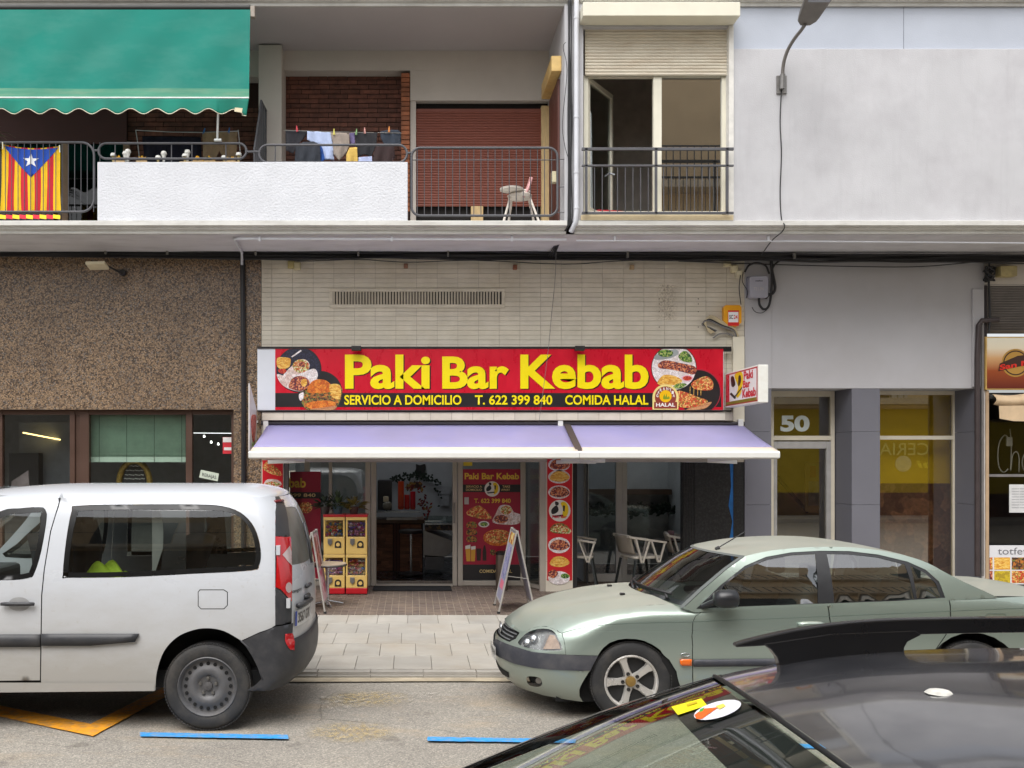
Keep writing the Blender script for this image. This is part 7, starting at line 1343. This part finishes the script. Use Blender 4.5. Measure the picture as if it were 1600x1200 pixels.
both('rear_quarter', MB().patch(belt(1484, 1620)+[(sX(4.85, .93), .93), (sX(5.02, .9), .90), (sX(5.09, .6), .6), (sX(5.05, .25), .25), (sX(4.65, .2), .2)]+rArch[::-1]+SP([(1451,1099)])+sh_(SP(dR), .004)[::-1], [], smap, .045), SGR, car, SY, smooth=180)
both('sill', MB().patch([(sX(2.0, .17), .17), (sX(3.85, .17), .17), (sX(3.85, .12), .12), (sX(2.0, .12), .12)], [], smap, .06), CT, car, SY, smooth=180)
inn_ = lambda pts, d=-.014: MB().patch(pts, [], offset_fn(smap, d), .08)
both('shut_line_liner', inn_(SP([(1076,960),(1300,948),(1490,942),(1488,985),(1455,1040),(1448,1097),(1076,1097)])), BODYK, car, SY)
for a, b, lab in ((1083, 1297, 1), (1300, 1450, 2)): both('side_moulding', MB().patch(SP([(a,1030.5),(b,1028),(b,1039.5),(a,1041)]), [], offset_fn(smap, .010), .05), CT, car, SY, smooth=180, solid=.014)
both('wing_moulding', MB().patch(SP([(1062,1031),(1065,1029.5),(1080,1029.5),(1080,1039.5),(1065,1039.5),(1062,1037)]), [], offset_fn(smap, .011), .02), M('indicator_orange', (226,104,20), .2, coat=.6), car, SY, smooth=180, solid=.012); both('wing_badge', MB().tube([Vector(offset_fn(smap, .004)(*spx(1070.5+7*math.cos(a), 1023+2.6*math.sin(a)))) for a in [i*2*math.pi/16 for i in range(16)]], .003, 5, closed=True), CHROME, car, SY, smooth=180)
crl = [(878,989),(905,982),(937,977),(980,974),(1017,973),(1081,971.5),(1180,967.5),(1294,963),(1390,959),(1484,955),(1620,949)]
both('waist_crease', MB().tube([Vector(offset_fn(smap, -.0012)(*spx(*p))) for p in crom(crl, 4, False)], .0028, 5), M('crease_dark', (70,84,76), .6), car, SY, smooth=180)
for a, b in ((1246, 1287), (1444, 1478)):
    c = [Vector(offset_fn(smap, .018)(*spx(lerp(a, b, k/6), 975.5-(4 if a > 1300 else 0)))) for k in range(7)]; both('door_handle', MB().tube(c, [.012,.02,.022,.022,.022,.02,.012], 8), SGR, car, SY, smooth=180)
both('fuel_flap', MB().tube([Vector(offset_fn(smap, .001)(*spx(*p))) for p in rrect(1540, 1572, 959, 985, 4, 3)], .0025, 4, closed=True), M('crease_dark', (70,84,76), .6), car, SY, far=False)
# cabin: window plane leaning inwards
def gmap(x, z): return (x, SY-(.728-(z-.9)*.26-.55*max(0, z-.9)**2), z)
def gpx(px, py):
    Y = 7.4; x = z = 0
    for _ in range(20): x = fx(px, Y); z = fz(py, Y); Y = gmap(x, z)[1]
    return (x, z)
GP = lambda pts: [gpx(*p) for p in pts]
ap = [(1067,951),(1100,920),(1135,890),(1164,869)]; re = [(1200,861),(1240,856.5),(1281,854.5),(1327,855),(1372,859.5),(1418,869),(1450,880),(1480,896),(1510,911),(1545,927)]
dlo = GP([(1088,951),(1125,915),(1164,884),(1197,870),(1236,863),(1281.5,860.5),(1327,861),(1372.5,866.5),(1418,877.5),(1447,890.5),(1467,908),(1477,934)]+[(1400,939),(1291,943),(1180,947)])
shell = GP(ap[:-1])+crom(GP([(1164,869)]+re), 4, False)+GP([(1560,934),(1484,938),(1293,947),(1085,957)])
both('cabin_shell', MB().patch(shell, [dlo], gmap, .022), SGR, car, SY, smooth=180)
panes = [GP([(1121,934),(1131,915),(1166,888),(1200,874.5),(1236,867.5),(1274,865.5),(1278,943),(1112,949)]), GP([(1292,865.5),(1327,866),(1372,871),(1414,882),(1421,901),(1429,936),(1304,942)]), GP([(1423,884),(1446,896),(1462,911),(1471.5,933.5),(1433,935.5)])]
go = lambda d: (lambda x, z: (gmap(x, z)[0], gmap(x, z)[1]-d, z))
both('window_frame', MB().patch(dlo, panes, go(-.004), .05), M('frame_black', (34,35,38), .4, var=.06), car, SY, smooth=180)
SGL = glass('car_glass', (170,186,180), 1.2, base=.28)
for pn_ in panes: both('side_window', MB().patch(pn_, [], go(-.008), .08), SGL, car, SY, smooth=180)
edge = [gmap(*p) for p in GP(ap)]; redge = [gmap(*p) for p in crom(GP([(1164,869)]+re), 4, False)]
def along(path, u):
    k = u*(len(path)-1); i = min(int(k), len(path)-2); return Vector(path[i]).lerp(Vector(path[i+1]), k-i)
nR = 4*6
def rooff(u, v):
    p = along(redge[:nR+1], u); t = lerp(-1, 1, v); y = (SY-p.y); bow = .20*(1-t*t)*(1-u)**2; return (p.x-bow, SY-y*-t*-1 if False else SY+y*t, p.z+.014*(1-t**2)**.8+(-.008*(1-u)**8*(1-t*t))-.0)
part('roof', MB().grid(rooff, 26, 26), SGR, car, smooth=180)
def rearg(u, v):
    p = along(redge[nR:], u); t = lerp(-1, 1, v); y = SY-p.y; return (p.x+.10*(1-t*t)*u, SY+y*t, p.z+.014*(1-t*t)**.8)
part('rear_screen', MB().grid(rearg, 10, 20), SGL, car, smooth=180)
def wscr(u, v):
    p = along(edge, u); t = lerp(-1, 1, v); y = SY-p.y; return (p.x-.20*(1-t*t), SY+y*t, p.z+lerp(.05, .013, u)*(1-t*t))
mb = MB().grid(lambda u, v: wscr(u*.985+.005, .015+.97*v), 16, 24); part('windscreen', mb, glass('screen_glass', (160,176,168), 1.3, base=.09), car, smooth=180)
fm = MB()
for v0, v1 in ((0,.022), (.978,1)): fm.grid(lambda u, v: Vector(wscr(u, lerp(v0, v1, v)))+Vector((-.001,0,.004)), 12, 2)
fm.grid(lambda u, v: Vector(wscr(lerp(.955, 1, u), v))+Vector((0,0,.003)), 2, 20); part('screen_seal', fm, M('seal_grey', (96,100,98), .5), car, smooth=180)
he3 = [Vector(smap(*p)) for p in crom(hoodedge, 5, False)]; hl = [0]
for p, q in zip(he3, he3[1:]): hl.append(hl[-1]+(q-p).length)
def hoodside(x):
    z = zsh(x); k = (x-sxf(z))/SL; sn = 1 if k >= 1 else math.sin(math.acos(max(-1, min(1, 1-k)))); return (sw(z)-.10)*sn
def hoodf(u, v):
    t = lerp(-1, 1, v); a = abs(t)*hl[-1]; i = min(max(j for j in range(len(hl)) if hl[j] <= a+1e-9), len(hl)-2); p0 = he3[i].lerp(he3[i+1], (a-hl[i])/(hl[i+1]-hl[i])); y0 = SY-p0.y
    xb = 2.02-.20*(1-t*t); x = lerp(p0.x, xb, u); zh_ = lambda x_: sinterp(ZCH, x_)-.042*abs(t)**2.2+.008*math.exp(-((abs(t)-.62)/.12)**2)
    yy = hoodside(x)*abs(t); yy += (y0-hoodside(p0.x)*abs(t))*(1-u)**5; zz = zh_(x)+(p0.z-zh_(p0.x))*(1-u)**7; return (x, SY+math.copysign(yy, t), zz)
part('bonnet', MB().grid(hoodf, 44, 40), SGR, car, smooth=180)
cw = MB().grid(lambda u, v: (lambda t: (lerp(2.035-.20*(1-t*t), 2.10-.2*(1-t*t), u), SY+t*.665, lerp(.885, .925, u)-.03*abs(t)**2+.0))(lerp(-1, 1, v)), 3, 20); part('cowl', cw, CT, car, smooth=180)
for y0, y1, k in ((-.55, .02, 0), (-.02, .52, 1)): part('wiper', MB().tube([(2.03-.2*(1-(y/.66)**2)+.03, SY+y, .925+.012*(1-(y/.6)**2)+.02) for y in (y0, (y0+y1)/2, y1)], .011, 6).tube([(2.03-.2*(1-(y0/.66)**2), SY+y0, .915), (2.04-.2*(1-(y0/.66)**2), SY+y0+.12, .95), (2.03-.2+.05, SY+(y0+y1)/2, .955)], .012, 6), M('wiper_black', (30,30,32), .5), car, smooth=180)
for y in (-.28, .22): part('washer_jet', MB().obox((1.68, SY+y, sinterp(ZCH, 1.68)+.004), (1,0,0), .02, (0,1,0), .018, (0,0,1), .008), BLK, car, bev=.005)
part('boot', MB().grid(lambda u, v: (lambda t: (lerp(4.42, 5.08, u), SY+t*.66*(1-.12*u**3), lerp(.945, .935, u)+.02*(1-t*t)-.10*max(0, u-.85)/.15))(lerp(-1, 1, v)), 12, 14), SGR, car, smooth=180)
part('tail_panel', MB().grid(lambda u, v: (5.1-.04*u+.0, SY+lerp(-.6, .6, v), lerp(.86, .25, u)), 6, 8), SGR, car, smooth=180)
part('underbody', MB().box(1.1, 4.9, SY-.62, SY+.62, .13, .3).box(wxF+.42, wxR-.42, SY-.66, SY+.66, .3, .80).box(wxF-.38, wxF+.4, SY-.46, SY+.46, .3, .72).box(wxR-.4, 4.95, SY-.5, SY+.5, .3, .8), BODYK, car)
for c in (wxF, wxR):
    aw_ = MB()
    for i in range(14):
        a0, a1 = math.pi*i/14-.2, math.pi*(i+1)/14-.2; R_ = .39
        aw_.add([(c+R_*math.cos(a0), SY-.745, wR+R_*math.sin(a0)), (c+R_*math.cos(a1), SY-.745, wR+R_*math.sin(a1)), (c+R_*math.cos(a1), SY-.45, wR+R_*math.sin(a1)), (c+R_*math.cos(a0), SY-.45, wR+R_*math.sin(a0))], [(0,1,2,3)])
    both('wheel_well', aw_, M('well_black', (24,23,22), .85), car, SY, smooth=180)
    wheel(car, c, wR, SY-.755, wR, .205, 'alloy'); wheel(car, c, wR, SY+.755, wR, .205, 'alloy', 1)
mp_ = Vector(gmap(*gpx(1098, 948)))
both('door_mirror', MB().lathe([(.001,-.09), (.045,-.085), (.066,-.05), (.07,.02), (.066,.07), (.05,.085), (.001,.088)], Vector((fx(1135, 7.12), 7.13, fz(936, 7.12))), 16, 'x'), M('mirror_black', (34,35,38), .35), car, SY, smooth=60); both('mirror_arm', MB().tube([mp_, (fx(1112, 7.18), 7.18, fz(942, 7.18)), (fx(1125, 7.13), 7.13, fz(938, 7.13))], .022, 8), M('mirror_black', (34,35,38), .35), car, SY, smooth=60); both('mirror_sail', MB().patch(GP([(1090,951),(1122,920),(1120,934),(1112,949)]), [], go(.003), .05), M('mirror_black', (34,35,38), .35), car, SY)
part('antenna', MB().tube([P(1121, 856.5, 7.75), P(1164, 831, 7.7)], .005, 6), CAB, car); part('antenna_base', MB().tube([P(1118, 858, 7.75), P(1124, 855, 7.75)], .014, 8), CAB, car)
CS = M('car_seat', (62,66,66), .9, var=.12, vs=8)
for x0_ in (2.95, 3.75):
    for y in (-.34, .34): part('seat', MB().grid(lambda u, v: (x0_+.16*u, SY+y+lerp(-.23, .23, v), .55+.45*u), 6, 6), CS, car, smooth=180, solid=.12); part('headrest', MB().obox((x0_+.2, SY+y, 1.08), (1,0,.2), .04, (0,1,0), .12, (0,0,1), .07), CS, car, bev=.025)
part('dashboard', MB().grid(lambda u, v: (lerp(2.08, 2.45, u)-.15*(1-(2*v-1)**2), SY+lerp(-.62, .62, v), lerp(.90, .86, u)+.02*math.sin(u*3)), 6, 12), M('dash_dark', (56,58,56), .8), car, smooth=180); part('steering_wheel', MB().tube([(2.52+.07*math.sin(a), SY-.34+.18*math.cos(a), .88+.17*math.sin(a)) for a in [i*2*math.pi/24 for i in range(24)]], .015, 6, closed=True), BODYK, car, smooth=180); part('parcel_shelf', MB().box(4.05, 4.55, SY-.58, SY+.58, .86, .9), CS, car); part('plate', MB().grid(lambda u, v: Vector(offset_fn(smap, .022)(.0, lerp(.36, .47, v)))*1.0+Vector((-.006-.0*(2*u-1)**2+.012*(2*u-1)**2*1.0, lerp(-.24, .24, u), 0)), 10, 2), M('plate_white', (206,206,204), .4), car, smooth=180)
text('6194 BJH', -.21, .21, .385, .448, 0, BLK, car, bold=.02, fn=lambda y, z: (offset_fn(smap, .022)(0, z)[0]-.0085+.012*(y/.24)**2, SY-y, z))
# ---------------------------------------------------------------- black car beside the camera (faces left)
bk = thing('black_car', 'black car with roof rails in the foreground at lower right', 'car', (1.6, 1.98, 0)); KY = 1.98
BKP = M('black_paint_sheen', (66,67,72), .2, metal=.3, var=.06, vs=4, coat=.9, dirt=((124,123,124), .5, 3.2)); KG = glass('black_car_glass', (206,224,212), .9, base=.05)  # grey base and dusty blotches carry the sky reflection in the colour
def kedge(u):                                              # upper edge of the body: pillar foot, screen top, roof
    return sinterp([(-.35,.93), (.0,1.045), (.25,1.155), (.55,1.285), (.85,1.388), (1.02,1.425), (1.155,1.447), (1.354,1.463), (1.684,1.47), (2.2,1.465), (2.9,1.41), (3.2,1.34)], u)
def kw(x): return sinterp([(-.35,.82), (.25,.77), (.85,.70), (1.3,.685), (2.5,.68), (3.2,.66)], x)
def ktop(x, t, off=0):
    k = interp([(-.35,.14), (.5,.07), (.85,.05), (1.4,.02), (3.2,.0)], x); return Vector((x-k*(1-t*t), KY+kw(x)*t, kedge(x)+interp([(-.35,.05), (.85,.045), (1.5,.03), (3.2,.05)], x)*(1-t*t)**.9+off))
part('windscreen', MB().grid(lambda u, v: ktop(lerp(-.3, .83, u), lerp(-.955, .955, v)), 24, 24), KG, bk, smooth=180)
part('roof', MB().grid(lambda u, v: ktop(lerp(.852, 2.95, u), lerp(-1, 1, v), .002), 40, 30), BKP, bk, smooth=180)
part('screen_seal', MB().tube([ktop(.842, lerp(-1, 1, i/24), .004) for i in range(25)], .006, 6), M('seal_black', (18,18,19), .5), bk, smooth=180)
part('sun_band', MB().grid(lambda u, v: ktop(lerp(.69, .832, u), lerp(-.95, .95, v), -.006), 4, 20), M('frit_dark', (22,23,24), .5), bk, smooth=180)
def kpil(t0, t1): return MB().grid(lambda u, v: ktop(lerp(-.34, .86, u), lerp(t0, t1, v), .004), 18, 3)
for a, b in ((.952, 1.0), (-1.0, -.952)): part('pillar', kpil(a, b), M('pillar_blue_grey', (54,58,66), .2, metal=.4, coat=.6), bk, smooth=180)
part('rear_screen', MB().grid(lambda u, v: (lambda t: (lerp(2.97, 3.35, u)+.06*(1-t*t), KY+t*lerp(.54, .62, u), lerp(1.40, .98, u)+.04*(1-t*t)*(1-u)))(lerp(-1, 1, v)), 8, 14), KG, bk, smooth=180)
part('bonnet', MB().grid(lambda u, v: (lambda t: (lerp(-.40, -1.28, u)-.16*(1-t*t)*(1-.0), KY+t*lerp(.72, .62, u), lerp(.95, .72, u**1.8)+.04*(1-t*t)))(lerp(-1, 1, v)), 14, 18), BKP, bk, smooth=180)
def kside(x, z): return (x, KY-interp([(.2,.82), (.5,.87), (.85,.86), (.95,.83), (1.45,.68)], z)*(1 if x > -1.0 else 1-((-1.0-x)/.6)**2*.4), z)
body = [(-1.38,.72),(-1.0,.86),(-.45,.94),(.0,.955),(1.5,.98),(3.3,1.0),(3.42,.8),(3.42,.3),(3.05,.25)]+[(2.6+.36*math.cos(a), .3+.36*math.sin(a)) for a in [i*math.pi/10 for i in range(11)]]+[(2.2,.2),(-.3,.2)]+[(-.68+.36*math.cos(a), .3+.36*math.sin(a)) for a in [i*math.pi/10 for i in range(11)]]+[(-1.1,.24),(-1.4,.3)]
both('side_panel', MB().patch(body, [], kside, .08), BKP, bk, KY, smooth=180)
def kwin(x, z): 
    b = .825; f_ = max(0, min(1, (z-.96)/(kedge(x)-.96+1e-6))); return (x, KY-lerp(b, kw(x), f_), z)
wl = [(-.28,.965),(.0,1.03),(.25,1.14),(.55,1.27),(.85,1.375),(1.05,1.405),(1.35,1.425)]+[(1.38,.985)]; wr_ = [(1.44,1.428),(1.9,1.438),(2.4,1.428),(2.75,1.39),(3.0,1.2),(3.1,1.0),(1.44,.985)]
both('side_window', MB().patch(inset(wl, .02), [], kwin, .1), KG, bk, KY, smooth=180); both('side_window', MB().patch(inset(wr_, .02), [], kwin, .1), KG, bk, KY, smooth=180)
both('window_frame', MB().patch([(-.36,.94),(.0,1.046),(.25,1.156),(.55,1.286),(.85,1.389),(1.02,1.426),(1.155,1.448),(1.354,1.464),(1.684,1.471),(2.2,1.466),(2.9,1.411),(3.2,1.2),(3.3,1.0),(1.5,.975),(0,.95)], [inset(wl, .018), inset(wr_, .018)], kwin, .08), BKP, bk, KY, smooth=180)
part('front_bumper', MB().grid(lambda u, v: (lambda t: (-1.42-.18*(1-t*t)+.03*u, KY+t*.62, lerp(.73, .22, u)))(lerp(-1, 1, v)), 6, 14), BKP, bk, smooth=180); part('tailgate', MB().grid(lambda u, v: (lambda t: (3.36+.1*(1-t*t)+.06*u, KY+t*.66, lerp(.98, .25, u)))(lerp(-1, 1, v)), 6, 12), BKP, bk, smooth=180)
for c in (-.68, 2.6): wheel(bk, c, .305, KY-.85, .305, .2, 'alloy'); wheel(bk, c, .305, KY+.85, .305, .2, 'alloy', 1)
part('underbody', MB().box(-1.2, 3.2, KY-.5, KY+.5, .15, .7).box(-.2, 2.2, KY-.68, KY+.68, .15, .45), BODYK, bk)
KS = M('black_car_seat', (40,42,44), .9)
part('dashboard', MB().grid(lambda u, v: (lerp(-.42, .2, u)-.1*(1-(2*v-1)**2), KY+lerp(-.66, .66, v), lerp(.90, .88, u)), 4, 8), KS, bk, smooth=180)
for y in (-.34, .34):
    part('seat', MB().grid(lambda u, v: (1.15+.2*u, KY+y+lerp(-.22, .22, v), .5+.5*u), 6, 6), KS, bk, smooth=180, solid=.12); part('headrest', MB().obox((1.4, KY+y, 1.12), (1,0,.2), .04, (0,1,0), .12, (0,0,1), .08), KS, bk, bev=.025)
# roof rails
RLK = M('rail_black', (20,20,22), .3, var=.08, coat=.3)
def rail(yy, sgn):
    Yq = KY+.665-.016; q = lambda px, py: (fx(px, Yq), fz(py, Yq))
    top = [(1150,1007),(1170,1001),(1190,996),(1236,986),(1300,976),(1372,969.5),(1450,967),(1600,965.5),(1800,967),(2000,974),(2060,985)]; bot = [(1150,1012),(1195,1009.5),(1236,1004),(1300,1000),(1372,994.5),(1450,991.5),(1600,989),(1800,990),(2000,997),(2060,1003)]
    o = crom([q(*p) for p in top], 3, False)+crom([q(*p) for p in bot], 3, False)[::-1]; part('roof_rail', MB().prism(o, lambda x, z: (x, yy-.016, z), lambda x, z: (x, yy+.016, z)), RLK, bk, bev=.006)
    for pts in ([(1192,1006),(1206,1016),(1215,1028),(1222,1050),(1300,1045),(1413,1032),(1413,1012),(1418,1003),(1440,992),(1430,985),(1300,990)], [(1700,988),(1720,1035),(1850,1035),(1870,988)], [(1980,990),(1990,1040),(2060,1045),(2060,998)]):
        part('rail_foot', MB().prism([q(*p) for p in pts], lambda x, z: (x, yy-.0175, z), lambda x, z: (x, yy+.0175, z)), RLK, bk, bev=.003)
rail(KY+.665, 1); rail(KY-.665, -1)
def on_screen(px, py):                                     # pixel -> (x, t) on the windscreen
    best = None
    for i in range(60):
        for j in range(80):
            x = lerp(0, .85, i/59); t = lerp(-.3, .98, j/79); p = ktop(x, t); d = (CX+p.x*F/p.y-px)**2+(CY-(p.z-CAMH)*F/p.y-py)**2
            if best is None or d < best[0]: best = (d, x, t)
    d, x, t = best; h = .012
    er = lambda x, t: (lambda p: (CX+p.x*F/p.y-px)**2+(CY-(p.z-CAMH)*F/p.y-py)**2)(ktop(x, t))
    for _ in range(60):
        c = min(((er(x+a*h, t+b*h), x+a*h, t+b*h) for a in (-1, 0, 1) for b in (-1, 0, 1)))
        if c[0] < d-1e-9: d, x, t = c
        else: h *= .5
    return x, t
def sticker(name, pts, col, lb, cat, dz=.003, parent=None):
    q = [on_screen(*p) for p in pts]; mb = MB().add([ktop(x, t, dz) for x, t in q], [tuple(range(len(q)))]); m_ = M('stk'+str(col), col, .5, var=.04)
    return part(name, mb, m_, parent) if parent else single(name, mb, m_, lb, cat)
ys = thing('inspection_sticker', 'yellow inspection sticker at the top corner of the black car windscreen', 'sticker', ktop(.7, .8)); sticker('sheet', [(1049,1106),(1096,1093),(1105,1104),(1059,1119)], (236,226,20), '', '', .003, ys); sticker('print', [(1072,1103),(1088,1098),(1090,1101),(1074,1106)], (206,180,20), '', '', .0045, ys)
rs_ = thing('round_sticker', 'round white sticker with orange patch on the black car windscreen', 'sticker', ktop(.75, .7)); sticker('disc', [(1121+37*math.cos(a)+0*math.sin(a), 1111-9*math.cos(a)+13*math.sin(a)) for a in [i*2*math.pi/24 for i in range(24)]], (226,226,232), '', '', .003, rs_); sticker('print', [(1085,1120),(1098,1110),(1122,1108),(1106,1119),(1097,1126),(1088,1126)], (232,100,24), '', '', .0045, rs_); sticker('print', [(1118,1106),(1130,1102),(1134,1106),(1124,1111)], (232,214,90), '', '', .0045, rs_); sticker('print', [(1094,1111),(1101,1108),(1098,1114),(1092,1116)], (60,170,60), '', '', .0046, rs_)
bdp = MB()
for px, py, r in ((1468, 1082, .03), (1453, 1081, .014), (1528, 1140, .012)):
    best = min(((ktop(lerp(.9, 2.6, i/80), lerp(-.9, .98, j/80)) for i in range(81) for j in range(81))), key=lambda p: (CX+p.x*F/p.y-px)**2+(CY-(p.z-CAMH)*F/p.y-py)**2)
    if r > .02: single('bird_dropping', MB().lathe([(r,0), (r*.7,.006), (.001,.007)], best+Vector((0,0,.002)), 9), M('dropping_white', (206,204,196), .8, var=.2, vs=60), 'white bird dropping on the black car roof', 'stain', smooth=60)
